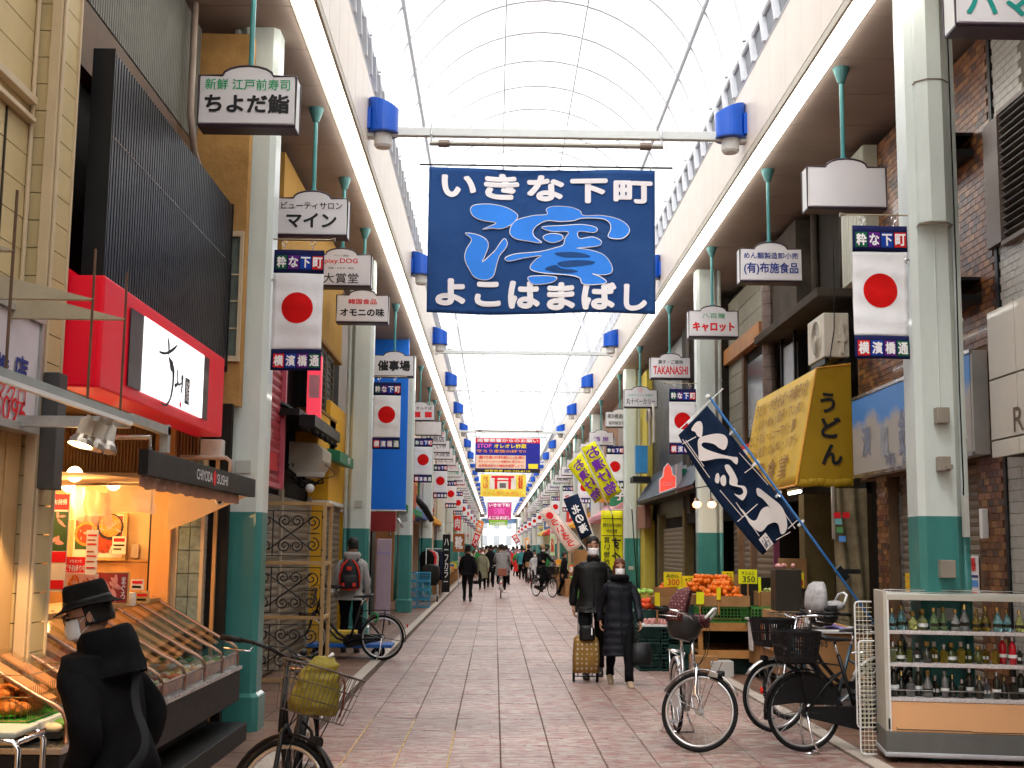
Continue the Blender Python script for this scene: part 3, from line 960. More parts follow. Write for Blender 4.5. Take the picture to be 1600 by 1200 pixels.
def far_banner(y, x0p, x1p, ytop, ybot, label, basecol, items, rigged=True):
 A, B, D_ = P(x0p, ytop, y), P(x1p, ytop, y), P(x0p, ybot, y)
 w = B.x - A.x; h = A.z - D_.z
 t = thing('street_banner', label, 'banner', (A.x + w / 2, y, D_.z), 0, 'banners hung across the street')
 mb = MB(); mb.box(A.x, A.x + w, y - .004, y + .004, D_.z, A.z); mb.build('banner_cloth', basecol, t)
 for k, it in enumerate(items):
  if it[0] == 'box':
   _, u0, u1, w0, w1, m = it
   mb = MB(); mb.box(A.x + u0 * w, A.x + u1 * w, y - .0065 - .001 * k, y - .0055 - .001 * k, D_.z + w0 * h, D_.z + w1 * h); mb.build('print_field', m, t)
  else:
   s_, u, ww, tw, th, m, bd = it
   text(t, s_, (A.x + u * w, y - .012 - .001 * k, D_.z + ww * h), X_, Z_, tw * w, th * h, m, bd, eps=0, res=2)
 if rigged: banner_rig(t, y, A.z, A.x, A.x + w)
 return t
navy_b = mat('police_banner_blue', (.015, .02, .30), .6, var=.08)
orange_p = plain('orange_print', (.9, .35, .03), .6)
far_banner(53, 743, 844, 684, 738, 'red, blue and black banner with fraud warning in many colours', navy_b, [
 ('box', 0, 1, .86, 1, mat('banner_red', (.7, .02, .03), .6)), ('box', .01, .78, .12, .50, mat('banner_cream', (.85, .62, .45), .6)),
 ('box', 0, 1, 0, .10, mat('banner_black', (.02, .02, .02), .6)),
 ('南警察署からのお願い', .5, .93, .94, .10, white_print, .04), ('STOP', .14, .77, .22, .12, mat('magenta_print', (.8, .15, .5), .6), .05),
 ('オレオレ詐欺', .54, .77, .50, .13, yellow_print, .04), ('守ろう家族の絆で!!', .40, .62, .76, .09, orange_p, .03),
 ('還付金の詐欺に注意!', .40, .44, .70, .09, red_print, .03), ('キャッシュカードは絶対に渡さない!', .40, .32, .70, .08, red_print, .02),
 ('迷惑電話防止の機能を設置しよう!', .40, .2, .70, .08, red_print, .02), ('南警察署 045-742-0110', .5, .05, .7, .07, yellow_print, .02),
 ('box', .82, .97, .12, .26, yellow_print)])
far_banner(76.6, 751, 822, 741, 776, 'yellow festival banner with a red gate picture and vertical lettering', mat('banner_yellow', (.85, .68, .08), .6), [
 ('box', .2, .78, .35, .97, mat('banner_pale', (.75, .7, .62), .6)), ('box', .24, .74, .84, .94, red_print), ('box', .30, .68, .70, .76, red_print),
 ('box', .31, .37, .35, .84, red_print), ('box', .61, .67, .35, .84, red_print), ('box', .42, .56, .40, .62, mat('banner_grey', (.15, .12, .12), .6)),
 ('よこはま', .11, .66, .10, .6, red_print, .04), ('橋通', .88, .66, .10, .6, red_print, .04), ('さくら祭り大売出し', .5, .15, .9, .2, orange_p, .02)])
far_banner(141, 762, 799, 785, 812, 'magenta banner far down the street with white lettering', mat('banner_magenta', (.62, .04, .25), .6), [
 ('いきな下町', .5, .85, .9, .2, white_print, .06), ('よこはまばし', .5, .13, .94, .2, white_print, .06), ('濱', .5, .5, .5, .4, mat('banner_pink', (.8, .12, .45), .6), .05)])
far_banner(185, 764, 793, 811, 821, 'small green banner at the far end of the arcade', mat('banner_green', (.25, .5, .03), .6), [('よこはまばし', .5, .35, .9, .5, white_print, .06)])
# ==== LEFT SIDE
TY, TZ = Y_, Z_
cream = mat('cream_siding', (.56, .44, .23), .6, var=.08, scale=2.5, streak=.4)
cream_trim = mat('cream_trim', (.58, .46, .30), .5, var=.06)
groove = mat('siding_groove', (.05, .04, .03), .9)
plaster_warm = mat('warm_plaster', (.55, .36, .17), .7, var=.08, scale=2)
ochre = mat('ochre_plaster', (.46, .26, .09), .85, var=.2, scale=4, bump=.5, bs=30)
yellow_wall = mat('yellow_wall', (.75, .40, .02), .6, var=.08, scale=2, streak=.5)
brown_beam = mat('brown_eave', (.12, .065, .035), .6, var=.3, scale=5)
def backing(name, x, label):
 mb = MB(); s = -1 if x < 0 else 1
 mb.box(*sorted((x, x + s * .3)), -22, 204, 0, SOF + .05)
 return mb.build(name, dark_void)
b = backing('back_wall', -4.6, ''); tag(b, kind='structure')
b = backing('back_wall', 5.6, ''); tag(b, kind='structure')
def boards(parent, axis, fixed, a0, a1, z0, z1, h, m, gap=.006, depth=.03, name='siding_board', face=1):
 """horizontal boards; axis 'y': plane x=fixed; axis 'x': plane y=fixed. face = side the front looks to"""
 mb = MB(); L_ = a1 - a0
 if axis == 'y':
  mb.box(*sorted((0, -face * depth)), 0, L_, 0, h - gap)
 else:
  mb.box(0, L_, *sorted((0, -face * depth)), 0, h - gap)
 me = mb.mesh(name, m)
 z = z0
 while z < z1 - h * .5:
  piece(me, name, (fixed, a0, z) if axis == 'y' else (a0, fixed, z), parent); z += h
# ---- cream siding building, nearest on the left
L1 = thing('siding_building', 'cream building with horizontal siding at the left edge', 'building', (-2.8, 6, 0))
boards(L1, 'y', -2.75, 2.5, 7.07, 2.95, 6.4, .187, cream)
boards(L1, 'x', 7.115, -2.75, -2.665, .05, 6.4, .165, cream, face=-1)
boards(L1, 'y', -2.60, 7.14, 7.38, .05, 6.4, .165, cream)
mb = MB(); mb.box(-2.95, -2.775, 2.5, 7.11, 2.9, 6.42); mb.box(-2.95, -2.635, 7.15, 7.38, 0, 6.42); mb.box(-2.75, -2.67, 7.145, 7.38, 0, 6.42)
mb.build('wall_core', groove, L1)
for x0_, x1_, y0_, y1_, z0_ in ((-2.665, -2.602, 7.09, 7.135, 0), (-2.60, -2.585, 7.11, 7.14, 0), (-2.605, -2.585, 7.38, 7.4, 0)):
 mb = MB(); mb.box(x0_, x1_, y0_, y1_, z0_, 6.42); mb.build('corner_trim', cream_trim, L1, bevel=.004)
mb = MB(); mb.tube([(-2.735, 7.07, 2.9), (-2.735, 7.07, 6.4)], .014, 8); mb.build('conduit', cream_trim, L1)
for zz, hh in ((4.18, .045), (4.07, .03)):
 mb = MB(); mb.box(-2.75, -2.70, 2.5, 7.05, zz, zz + hh); mb.build('sill_band', cream_trim, L1, bevel=.004)
mb = MB(); mb.box(-2.748, -2.742, 6.72, 6.74, 2.95, 4.06); mb.build('board_joint', groove, L1)
mb = MB(); mb.box(-2.78, -2.70, 2.5, 6.47, 0, 2.32); mb.build('plaster_wall', plaster_warm, L1)
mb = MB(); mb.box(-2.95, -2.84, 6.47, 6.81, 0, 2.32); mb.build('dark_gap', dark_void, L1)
mb = MB(); mb.box(-2.90, -2.69, 6.81, 7.105, 0, 2.9); mb.box(-2.69, -2.68, 6.87, 6.9, 0, 2.9); mb.build('pilaster', plaster_warm, L1, bevel=.006)
mb = MB(); mb.box(-2.6, -2.50, 7.11, 7.25, 1.95, 2.62); mb.build('dark_box', mat('dark_grey_box', (.07, .07, .07), .5), L1, bevel=.006)
mb = MB(); mb.box(-2.95, -2.70, 2.5, 7.05, 2.32, 2.95); mb.build('lintel', cream_trim, L1)
sg = thing('shop_signboard', 'white signboard with navy 商店 and red numbers 5096 on the left edge building', 'signboard', (-2.7, 6, 2.28))
mb = MB(); mb.box(-2.70, -2.60, 3.5, 7.03, 2.30, 2.88); mb.build('board', mat('signboard_white', (.66, .62, .66), .5, var=.04), sg, bevel=.004)
mb = MB(); mb.box(-2.70, -2.58, 3.5, 7.07, 2.255, 2.298); mb.box(-2.70, -2.585, 7.032, 7.07, 2.30, 2.9); mb.box(-2.70, -2.58, 3.5, 7.07, 2.882, 2.92)
mb.build('frame', mat('sign_frame_grey', (.45, .45, .43), .4, metal=.4), sg)
xs = -2.596
for s_, pa, pb, m, bd in (('店', (20, 592), (44, 560), navy_print, .05), ('橋', (-8, 590), (14, 556), navy_print, .05), ('マグロ', (-8, 624), (40, 604), red_print, .01), ('5096', (-12, 653), (41, 627), red_print, .012)):
 a = PX(pa[0], pa[1], xs); b = PX(pb[0], pb[1], xs)
 c = (a + b) / 2; text(sg, s_, c, TY, TZ, b.y - a.y, b.z - a.z, m, bd)
# ---- hanging light rail with brackets and spot lamps
rl = thing('lamp_rail', 'grey rail hung on rods from pointed cream brackets', 'rail', (-2.0, 6, 2.3))
pa, pb = PX(-90, 560, -2.0), PX(202, 660, -2.0)
mb = MB(); mb.box(-2.03, -1.97, pa.y, pb.y, pb.z, pb.z + .035); mb.box(-2.035, -2.02, pa.y, pb.y, pb.z + .035, pb.z + .055); mb.build('channel', mat('rail_grey', (.34, .37, .36), .5, var=.15), rl)
mb = MB(); mb.box(-1.99, -1.965, pa.y, pb.y - .05, pb.z - .022, pb.z - .002); mb.build('track', white_paint, rl)
for px, py in ((20, 408), (145, 470), (195, 503)):
 q = PX(px, py, -2.0)
 mb = MB(); mb.prism([(0, 0), (-.74, 0), (-.74, .19), (0, .006)], (-2.0, q.y - .02, 2.84), X_, Z_, (0, .04, 0)); mb.build('bracket', mat('bracket_cream', (.42, .37, .26), .6), rl)
 mb = MB(); mb.tube([(-2.0, q.y, pb.z), (-2.0, q.y, 3.10)], .0065, 6); mb.build('rod', brown_beam, rl)
mb = MB(); mb.box(-2.6, -2.0, pb.y - .02, pb.y + .03, pb.z - .03, pb.z + .03); mb.box(-2.03, -1.98, 7.54, 7.6, 2.2, pb.z + .06); mb.box(-2.03, -1.98, pb.y, 7.6, pb.z, pb.z + .05)
mb.build('arm', mat('galvanised', (.42, .44, .42), .45, metal=.5, var=.2, scale=8), rl)
spot_white = mat('spot_white', (.66, .63, .55), .4)
spot_lit = mat('spot_bulb_lit', (1, .8, .5), .5, var=0, bump=0, emit=(1, .62, .25), es=6)
for i, (px, py, tilt, lit) in enumerate(((133, 672, -.18, True), (152, 678, -.25, False), (168, 682, -.1, False))):
 q = P(px, py, 6.3 + .08 * i)
 t = thing('spotlight', f'{("left", "middle", "right")[i]} of three white spotlights hanging from the grey rail' + (', the lit one' if lit else ''), 'spotlight', q, 0, 'spotlights on the rail')
 ax = V((tilt, -.25, -1)).normalized(); top = q - ax * .055; low = q + ax * .055
 mb = MB(); mb.tube([top - ax * .008, top, q + ax * .03], [.02, .036, .039], 14); mb.build('lamp_body', spot_white, t, smooth=False)
 mb = MB(); mb.tube([q + ax * .03, low, low + ax * .028], [.04, .058, .064], 16, caps=False); mb.build('reflector', mat('reflector', (.5, .45, .4), .25, metal=.8), t)
 mb = MB(); mb.tube([low + ax * .012, low + ax * .026], [.054, .056], 16); mb.build('bulb', spot_lit if lit else mat('bulb_off', (.5, .45, .42), .2), t)
 mb = MB(); mb.tube([top, (top.x, top.y, pb.z - .01)], .009, 6); mb.box(top.x - .016, top.x + .016, top.y - .016, top.y + .016, pb.z - .045, pb.z - .022); mb.build('stem', spot_white, t)
ld = bpy.data.lights.new('rail_spot', 'SPOT'); ld.energy = 45; ld.color = (1, .62, .28); ld.spot_size = R(110); ld.shadow_soft_size = .05
lo = bpy.data.objects.new('rail_spot', ld); C.objects.link(lo); q = P(131, 705, 6.3); lo.location = q; lo.rotation_euler = (V((.35, .1, 1))).to_track_quat('Z', 'Y').to_euler()
# ---- fried food table
tb = thing('food_table', 'white table with a wire basket of fried food at the lower left', 'table', (-2.8, 6.9, 0))
mb = MB(); mb.box(-3.3, -2.33, 6.5, 7.25, .69, .735); mb.build('tabletop', white_paint, tb, bevel=.006)
for x, y in ((-3.2, 6.6), (-2.42, 6.62), (-2.42, 7.15)):
 mb = MB(); mb.box(x - .02, x + .02, y - .02, y + .02, 0, .69); mb.build('leg', black_metal, tb)
mb = MB(); mb.box(-3.25, -2.36, 6.53, 7.2, .736, .75); mb.build('green_mat', mat('green_mat', (.05, .30, .03), .8, bump=.8, bs=80), tb)
wb = thing('wire_basket', 'thin wire basket fence around the fried food', 'basket', (-2.8, 6.9, .75))
mb = MB()
for z in (.752, .87, .98):
 mb.tube([(-3.25, 6.53, z), (-2.36, 6.53, z), (-2.36, 7.2, z), (-3.25, 7.2, z)], .0028, 4, closed=True)
for k in range(30):
 x = -3.25 + .0307 * k
 mb.tube([(x, 6.53, .752), (x, 6.53, .87)], .0018, 4); mb.tube([(x, 7.2, .752), (x, 7.2, .98)], .0018, 4)
for k in range(22):
 y = 6.53 + .0315 * k
 mb.tube([(-2.36, y, .752), (-2.36, y, .92)], .0018, 4)
mb.build('wire_mesh', mat('wire_bronze', (.35, .25, .12), .35, metal=.8), wb)
fry = mat('fried_food', (.62, .19, .03), .45, var=.5, scale=30, bump=1, bs=70)
def lump(seed, r, nu=12, nv=8, amp=.35):
 rnd = random.Random(seed); mb = MB(); mb.sphere((0, 0, 0), r, r * .8, r * .6, nu, nv)
 o = V((rnd.random() * 50, rnd.random() * 50, 0))
 mb.v = [p * (1 + amp * noise.noise(p * (2.2 / r) * .5 + o)) for p in mb.v]
 return mb
lm = [lump(i, .062).mesh('fried_piece', fry, smooth=True) for i in range(5)]
rr = random.Random(5)
for k in range(46):
 x = rr.uniform(-3.18, -2.42); y = rr.uniform(6.58, 7.12); lay = k // 22
 o = bpy.data.objects.new('fried_piece', rr.choice(lm)); C.objects.link(o)
 o.location = (x, y, .79 + .05 * lay + .02 * rr.random()); o.rotation_euler = (rr.uniform(-.4, .4), rr.uniform(-.4, .4), rr.uniform(0, 6.3))
 tag(o, 'golden fried food piece heaped in the wire basket', 'fried food', 'fried food in the basket')
st = thing('metal_stool', 'chrome tube stool at the lower left corner', 'stool', P(-10, 1300, 5.5))
q = P(2, 1160, 5.5); zt = q.z
mb = MB()
mb.tube([(q.x - .3, 5.5, zt), (q.x + .05, 5.5, zt), (q.x + .075, 5.5, zt - .03), (q.x + .075, 5.5, 0.0)], .014, 8)
mb.tube([(q.x - .3, 5.8, zt), (q.x + .05, 5.8, zt), (q.x + .075, 5.8, zt - .03), (q.x + .075, 5.8, 0.0)], .014, 8)
mb.tube([(q.x + .07, 5.5, zt - .2), (q.x + .07, 5.8, zt - .2)], .01, 8); mb.tube([(q.x + .07, 5.5, zt), (q.x + .07, 5.8, zt)], .012, 8)
mb.build('frame', chrome, st, smooth=True)
mb = MB(); mb.box(q.x - .35, q.x + .05, 5.51, 5.79, zt + .01, zt + .04); mb.build('seat', mat('stool_seat', (.5, .52, .45), .5), st, bevel=.01)
# ---- sushi shop
SH = thing('sushi_shop', 'open-fronted sushi shop glowing orange beside the first left pillar', 'shop', (-3, 9.5, 0))
warm_wall = mat('shop_wall_warm', (.80, .58, .30), .55, var=.05, scale=2)
wood_lt = mat('light_wood', (.62, .33, .12), .45, var=.25, scale=3, streak=.15)
mb = MB(); mb.box(-4.3, -2.98, 11.08, 11.16, 0, 2.8); mb.build('end_wall', warm_wall, SH)
mb = MB(); mb.box(-4.35, -4.3, 7.40, 11.16, 0, 2.8); mb.build('rear_wall', warm_wall, SH)
mb = MB(); mb.box(-4.3, -2.99, 11.05, 11.078, 0, 1.49); mb.box(-4.3, -2.99, 11.04, 11.078, 1.495, 1.515); mb.build('wainscot', wood_lt, SH)
mb = MB(); mb.box(-2.97, -2.80, 10.9, 11.06, 0, 2.75); mb.build('wood_post', wood_lt, SH, bevel=.004)
mb = MB(); mb.box(-2.99, -2.972, 10.92, 11.06, 0, 2.6); mb.build('black_trim', black_metal, SH)
mb = MB(); mb.box(-4.35, -2.62, 7.40, 11.2, 2.78, 2.84); mb.build('shop_ceiling', mat('shop_ceiling', (.3, .2, .12), .7), SH)
mb = MB(); mb.box(-2.80, -2.755, 10.98, 11.06, 0, 2.4); mb.box(-2.56, -2.53, 10.98, 11.06, 0, 2.4); mb.build('block_frame', cream_trim, SH)
gb = MB(); gb.box(-.047, .047, -.04, .04, -.096, .096)
gbm = gb.mesh('glass_block', mat('glass_block', (.22, .30, .28), .12, var=.3, scale=20, bump=.6, bs=60))
for i in range(2):
 for j in range(11):
  o = piece(gbm, 'glass_block', (-2.705 + .1 * i, 11.03, .3 + j * .2), SH)
mb = MB(); mb.box(-2.755, -2.56, 11.05, 11.08, 0, 2.45); mb.build('block_mortar', white_paint, SH)
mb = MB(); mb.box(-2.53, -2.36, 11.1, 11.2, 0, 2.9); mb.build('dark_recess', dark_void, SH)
mb = MB(); mb.box(-2.47, -2.44, 11.05, 11.09, 0, 2.5); mb.build('brown_post', wood_lt, SH)
mb = MB(); mb.box(-2.58, -2.50, 7.62, 11.2, 3.25, 4.74); mb.build('louvre_back', black_metal, SH)
lv = MB(); lv.box(0, .055, 0, .032, 0, 1.49); lvm = lv.mesh('louvre_fin', mat('louvre_black', (.022, .022, .024), .38, var=.15))
for k in range(62):
 piece(lvm, 'louvre_fin', (-2.50, 7.65 + k * .0572, 3.25), SH)
for q in (7.6, 11.203): MB().box(-2.58, -2.44, q, q + .017, 3.2, 4.76).build('louvre_edge', black_metal, SH)
mb = MB(); mb.tube([(-2.444, 7.65, 4.2), (-2.444, 11.2, 4.2)], .004, 4); mb.build('louvre_wire', steel, SH)
mb = MB(); mb.box(-3.6, -2.33, 11.26, 11.4, 2.9, 6.42); mb.build('ochre_wall', ochre, SH)
mb = MB(); mb.box(-3.0, -2.80, 7.42, 11.24, 4.82, 5.28); mb.build('brown_eave', brown_beam, SH)
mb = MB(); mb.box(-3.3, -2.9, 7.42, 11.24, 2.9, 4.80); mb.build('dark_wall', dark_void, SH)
rb = MB()
for k in range(74):
 y = 7.43 + k * .051
 rb.box(-2.84, -2.80, y, y + .034, 5.30, 6.42)
rb.box(-2.9, -2.84, 7.42, 11.24, 5.29, 6.42)
tag(rb.build('ribbed_cladding', mat('ribbed_grey', (.17, .165, .14), .6, var=.2), SH), kind='stuff')
mb = MB(); mb.tube([(-2.72, 10.6, 6.42), (-2.72, 10.6, 5.4), (-2.70, 10.7, 5.1), (-2.66, 10.9, 4.9), (-2.66, 10.9, 4.2)], .03, 8); mb.build('drain_pipe', mat('pipe_tan', (.35, .27, .22), .5), SH, smooth=True)
win = MB(); win.box(-2.56, -2.34, 11.22, 11.26, 3.30, 3.35); win.box(-2.56, -2.34, 11.22, 11.26, 4.46, 4.51); win.box(-2.56, -2.53, 11.22, 11.26, 3.35, 4.46); win.box(-2.37, -2.34, 11.22, 11.26, 3.35, 4.46)
for z in (3.6, 3.85, 4.1): win.box(-2.53, -2.37, 11.235, 11.25, z, z + .012)
w_ = win.build('window', cream_trim, SH)
mb = MB(); mb.box(-2.53, -2.37, 11.252, 11.258, 3.35, 4.46); mb.build('pane', mat('dull_glass', (.12, .14, .12), .15, var=.3, scale=6), w_)
cb = MB()
for k in range(58):
 x = -4.28 + k * .029
 cb.box(x, x + .016, 10.98, 11.0, 2.27, 2.76)
cb.box(-4.3, -2.6, 11.0, 11.02, 2.2, 2.78)
tag(cb.build('corrugated_band', mat('brown_corrugated', (.30, .17, .08), .6, var=.15), SH), kind='stuff')
mb = MB(); mb.box(-4.3, -2.6, 10.93, 11.0, 2.19, 2.265); mb.build('beige_bar', cream_trim, SH, bevel=.004)
flap = mat('awning_beige', (.52, .36, .20), .8, var=.1)
mb = MB(); mb.grid((-3.9, 8.1, 2.12), (1.25, 0, -.02), (0, 2.8, .08), 10, 8, lambda u, w: V((0, 0, -.12 * (1 - u) * math.sin(w * 3.1)))); mb.build('canopy_underside', flap, SH, solid=.006)
mb = MB(); mb.prism([(0, 0), (-.66, .03), (-.66, -.30), (-.42, -.20)], (-2.12, 10.7, 2.06), X_, Z_, (0, .01, 0)); mb.build('end_flap', flap, SH)
sk = MB(); sk.grid((-2.17, 7.65, 2.0), (0, 3.0, 0), (0, 0, .07), 72, 2, lambda u, w: V((.012 * math.sin(u * 75), 0, -.015 * abs(math.sin(u * 28)) * (1 - w))))
sk.build('scalloped_skirt', mat('skirt_pink', (.62, .40, .30), .7, var=.15), SH, smooth=True, solid=.003)
pl_m = mat('plastic_sheet', (.75, .62, .45), .3, var=.1, alpha=.55)
for i, (pa_, pb_, yy) in enumerate((((100, 760), (128, 812), 8.9), ((124, 765), (150, 815), 9.1), ((148, 770), (172, 820), 9.3), ((165, 760), (240, 800), 9.6))):
 a = P(pa_[0], pa_[1], yy); b = P(pb_[0], pb_[1], yy)
 mb = MB(); mb.grid((a.x, yy, b.z), (b.x - a.x, 0, 0), (0, 0, a.z - b.z), 8, 8, lambda u, w: V((.01 * math.sin(w * 9), .03 * math.sin(u * 7 + w * 2), -.02 * (2 * u - 1) ** 2 * (1 - w))))
 mb.build('hanging_sheet', pl_m, SH, smooth=True)
mb = MB(); mb.tube([(-4.2, 9.62, 2.10), (-2.7, 9.62, 2.10)], .012, 6); mb.build('sheet_rod', steel, SH)
bulb = mat('warm_bulb', (1, .8, .5), .5, var=0, bump=0, emit=(1, .72, .32), es=5)
for x, y in ((-3.55, 9.4), (-3.1, 10.2), (-3.6, 10.6), (-2.95, 8.8), (-2.95, 7.9)):
 mb = MB(); mb.sphere((x, y, 2.13), .055, nu=12, nv=8); mb.build('bulb', bulb, SH, smooth=True)
 ld = bpy.data.lights.new('shop_bulb', 'POINT'); ld.energy = 5; ld.color = (1, .55, .2); ld.shadow_soft_size = .12
 lo = bpy.data.objects.new('shop_bulb', ld); C.objects.link(lo); lo.location = (x, y - .0, 1.98)
mb = MB(); a = P(205, 872, 11.04); b = P(218, 850, 11.04); mb.box(a.x, b.x, 11.02, 11.04, a.z, b.z); mb.build('wall_socket', mat('socket', (.6, .5, .35), .4), SH, bevel=.003)
rs = thing('lightbox_sign', 'red box sign with lit white panel and brush lettering ちよだ鮨', 'sign', (-2.5, 9.4, 2.58))
red_box = mat('sign_red', (.66, .004, .018), .4, var=.05, emit=(.9, .004, .03), es=.05)
mb = MB(); mb.box(-2.63, -2.39, 7.48, 10.88, 2.58, 3.27); mb.build('box', red_box, rs, bevel=.012)
mb = MB(); mb.box(-2.66, -2.60, 7.42, 10.9, 3.275, 3.30); mb.box(-2.62, -2.42, 7.465, 7.479, 2.60, 3.25); mb.build('edge_trim', red_box, rs)
lit = mat('lit_panel_white', (.9, .9, .92), .3, var=0, bump=0, emit=(.95, .97, 1), es=.4)
ya, yb = PX(222, 600, -2.37).y, PX(318, 600, -2.37).y
mb = MB(); mb.box(-2.385, -2.372, ya, yb, 2.66, 3.17); mb.build('lit_panel', lit, rs)
for q in ((ya - .30, ya - .004), (yb + .004, yb + .20)): MB().box(-2.385, -2.376, *q, 2.66, 3.17).build('dark_panel', mat('sign_dark_red_black', (.03, .008, .01), .3), rs)
def brush(parent, pts, plane, m, name='brush_stroke', k=5, eps=0, tp=True):
 """closed outlines traced in the photograph and laid on a wall plane x = plane"""
 q = [PX(x, y, plane + eps) for x, y in smooth_poly(pts, k)]
 mb = MB(); mb.prism([(p.y, p.z) for p in q], (plane + eps, 0, 0), Y_, Z_, (0, 0, 0)); mb.f = mb.f[::2]; mb.m = mb.m[::2]
 return mb.build(name, m, parent, fix=False)
zz = lambda l: [(x / 3, 400 + y / 3) for x, y in l]
for i, pl in enumerate([zz([(748, 445), (775, 450), (800, 438), (832, 415), (825, 432), (800, 455), (770, 462), (750, 455)]),
 zz([(786, 380), (794, 400), (796, 440), (793, 470), (812, 500), (810, 540), (800, 535), (795, 505), (790, 470), (788, 420)]),
 zz([(805, 500), (818, 530), (815, 600), (805, 660), (785, 700), (762, 700), (757, 685), (775, 694), (795, 665), (805, 610), (808, 560)]),
 zz([(828, 535), (834, 538), (835, 580), (842, 610), (834, 606), (822, 618), (818, 600), (830, 590)]),
 zz([(850, 565), (860, 560), (858, 600), (852, 640), (847, 640), (851, 600)]),
 zz([(838, 600), (856, 590), (856, 597), (840, 608)])]):
 brush(rs, pl, -2.3705 + i * .0002, black_print)
a = PX(864 / 3, 400 + 690 / 3, -2.37); b = PX(890 / 3, 400 + 580 / 3, -2.37)
mb = MB(); mb.box(-2.3705, -2.369, a.y, b.y, a.z, b.z); mb.build('seal', black_print, rs)
text(rs, '鮨', (-2.368, (a.y + b.y) / 2, (a.z + b.z) / 2), TY, TZ, (b.y - a.y) * .8, (b.z - a.z) * .85, white_print, .01, eps=.0005)
c = PX(845 / 3, 400 + 697 / 3, -2.37)
mb = MB(); mb.tube([(-2.370, c.y, c.z), (-2.368, c.y, c.z)], .022, 16); mb.build('red_dot', red_print, rs)
text(rs, 'CHIYODA', (-2.37, c.y - .14, c.z), TY, TZ, .19, .03, black_print, 0); text(rs, 'SUSHI', (-2.37, c.y + .11, c.z), TY, TZ, .13, .03, black_print, 0)
fs_ = thing('fascia_sign', 'long black fascia sign with narrow white CHIYODA SUSHI lettering', 'sign', (-2.12, 9.3, 2.06))
mb = MB(); mb.box(-2.16, -2.10, 7.57, 10.98, 2.065, 2.22); mb.build('board', mat('fascia_black', (.008, .008, .008), .5), fs_, bevel=.003)
a, b = PX(306, 760, -2.1), PX(331, 760, -2.1); text(fs_, 'CHIYODA', (-2.10, (a.y + b.y) / 2, 2.143), TY, TZ, b.y - a.y, .075, white_print, .02)
a, b = PX(338, 760, -2.1), PX(355, 760, -2.1); text(fs_, 'SUSHI', (-2.10, (a.y + b.y) / 2, 2.143), TY, TZ, b.y - a.y, .075, white_print, .02)
c = PX(334.5, 760, -2.1)
mb = MB(); mb.prism([(c.y + .05 * math.cos(t * .3927), 2.143 + .058 * math.sin(t * .3927)) for t in range(16)], (-2.098, 0, 0), Y_, Z_, (.002, 0, 0)); mb.build('red_oval', red_print, fs_)
mb = MB(); mb.tube([(-2.6, 10.3, 2.36), (-2.22, 10.3, 2.36), (-2.18, 10.3, 2.33), (-2.18, 10.3, 2.2)], .018, 8); mb.build('bracket', mat('pipe_tan', (.35, .27, .22), .5), fs_, smooth=True)
mb = MB(); mb.tube([(-2.6, 7.7, 2.3), (-2.13, 7.7, 2.3), (-2.13, 7.7, 2.2)], .015, 8); mb.build('bracket', steel, fs_)
q = PX(343, 783, -2.22)
sc_ = thing('security_camera', 'small white security camera under the black fascia', 'camera', q)
mb = MB(); mb.tube([q + V((-.02, .1, .01)), q + V((0, 0, 0)), q + V((.004, -.02, -.002))], [.034, .036, .03], 14); mb.build('housing', white_paint, sc_)
mb = MB(); mb.sphere(q + V((.005, -.022, -.003)), .02, nu=10, nv=6); mb.build('lens', black_plastic, sc_, smooth=True)
mb = MB(); mb.tube([q + V((-.02, .06, .03)), q + V((-.02, .06, .1))], .01, 8); mb.build('bracket', white_paint, sc_)
a, b = P(296, 716, 11.1), P(352, 688, 11.1)
one(MB().box(a.x, b.x, 11.0, 11.2, a.z, b.z), 'duct_box', mat('duct_box_white', (.7, .68, .62), .5), 'small white box below the red sign beside the pillar', 'box', bevel=.012)
sc = thing('glass_showcase', 'sloping glass sushi showcase on a dark stone counter', 'display case', (-2.6, 9, 0))
granite = mat('dark_granite', (.010, .009, .0085), .55, var=.5, scale=14, bump=.05)
mb = MB(); mb.box(-3.3, -2.10, 6.3, 11.0, 0, .15); mb.build('plinth', granite, sc, bevel=.006)
mb = MB(); mb.box(-3.2, -2.40, 6.5, 10.8, .15, .34); mb.build('recess', black_metal, sc)
mb = MB(); mb.box(-3.2, -2.16, 6.45, 10.92, .34, .60); mb.build('counter', granite, sc, bevel=.005)
mb = MB(); mb.box(-3.2, -2.145, 6.44, 10.93, .602, .632); mb.build('metal_edge', steel, sc, bevel=.004)
mb = MB(); mb.box(-3.3, -2.9, 6.45, 10.92, .632, 1.16); mb.build('rear_cabinet', wood_lt, sc)
mb = MB(); mb.box(-3.32, -2.86, 6.4, 10.95, 1.162, 1.20); mb.build('rear_top', wood_lt, sc, bevel=.004)
prof = [(-2.18, .632), (-2.18, .74), (-2.20, .79), (-2.25, .825), (-2.34, .868), (-2.86, 1.165), (-2.93, 1.20)]
bronze = mat('bronze_frame', (.30, .17, .11), .3, metal=.8, var=.1)
for k in range(8):
 y = 6.6 + k * .612
 mb = MB(); mb.tube([(x, y, z) for x, z in prof], .014, 8); mb.build('frame_bar', bronze, sc, smooth=True)
mb = MB()
for (xa, za), (xb, zb) in zip(prof[:-1], prof[1:]):
 mb.quad((xa + .004, 6.6, za), (xa + .004, 10.88, za), (xb + .004, 10.88, zb), (xb + .004, 6.6, zb))
mb.build('glass_pane', glass, sc, fix=False)
mb = MB(); mb.tube([(-2.18, 6.6, .735), (-2.18, 10.88, .735)], .010, 8); mb.build('front_rail', bronze, sc, smooth=True)
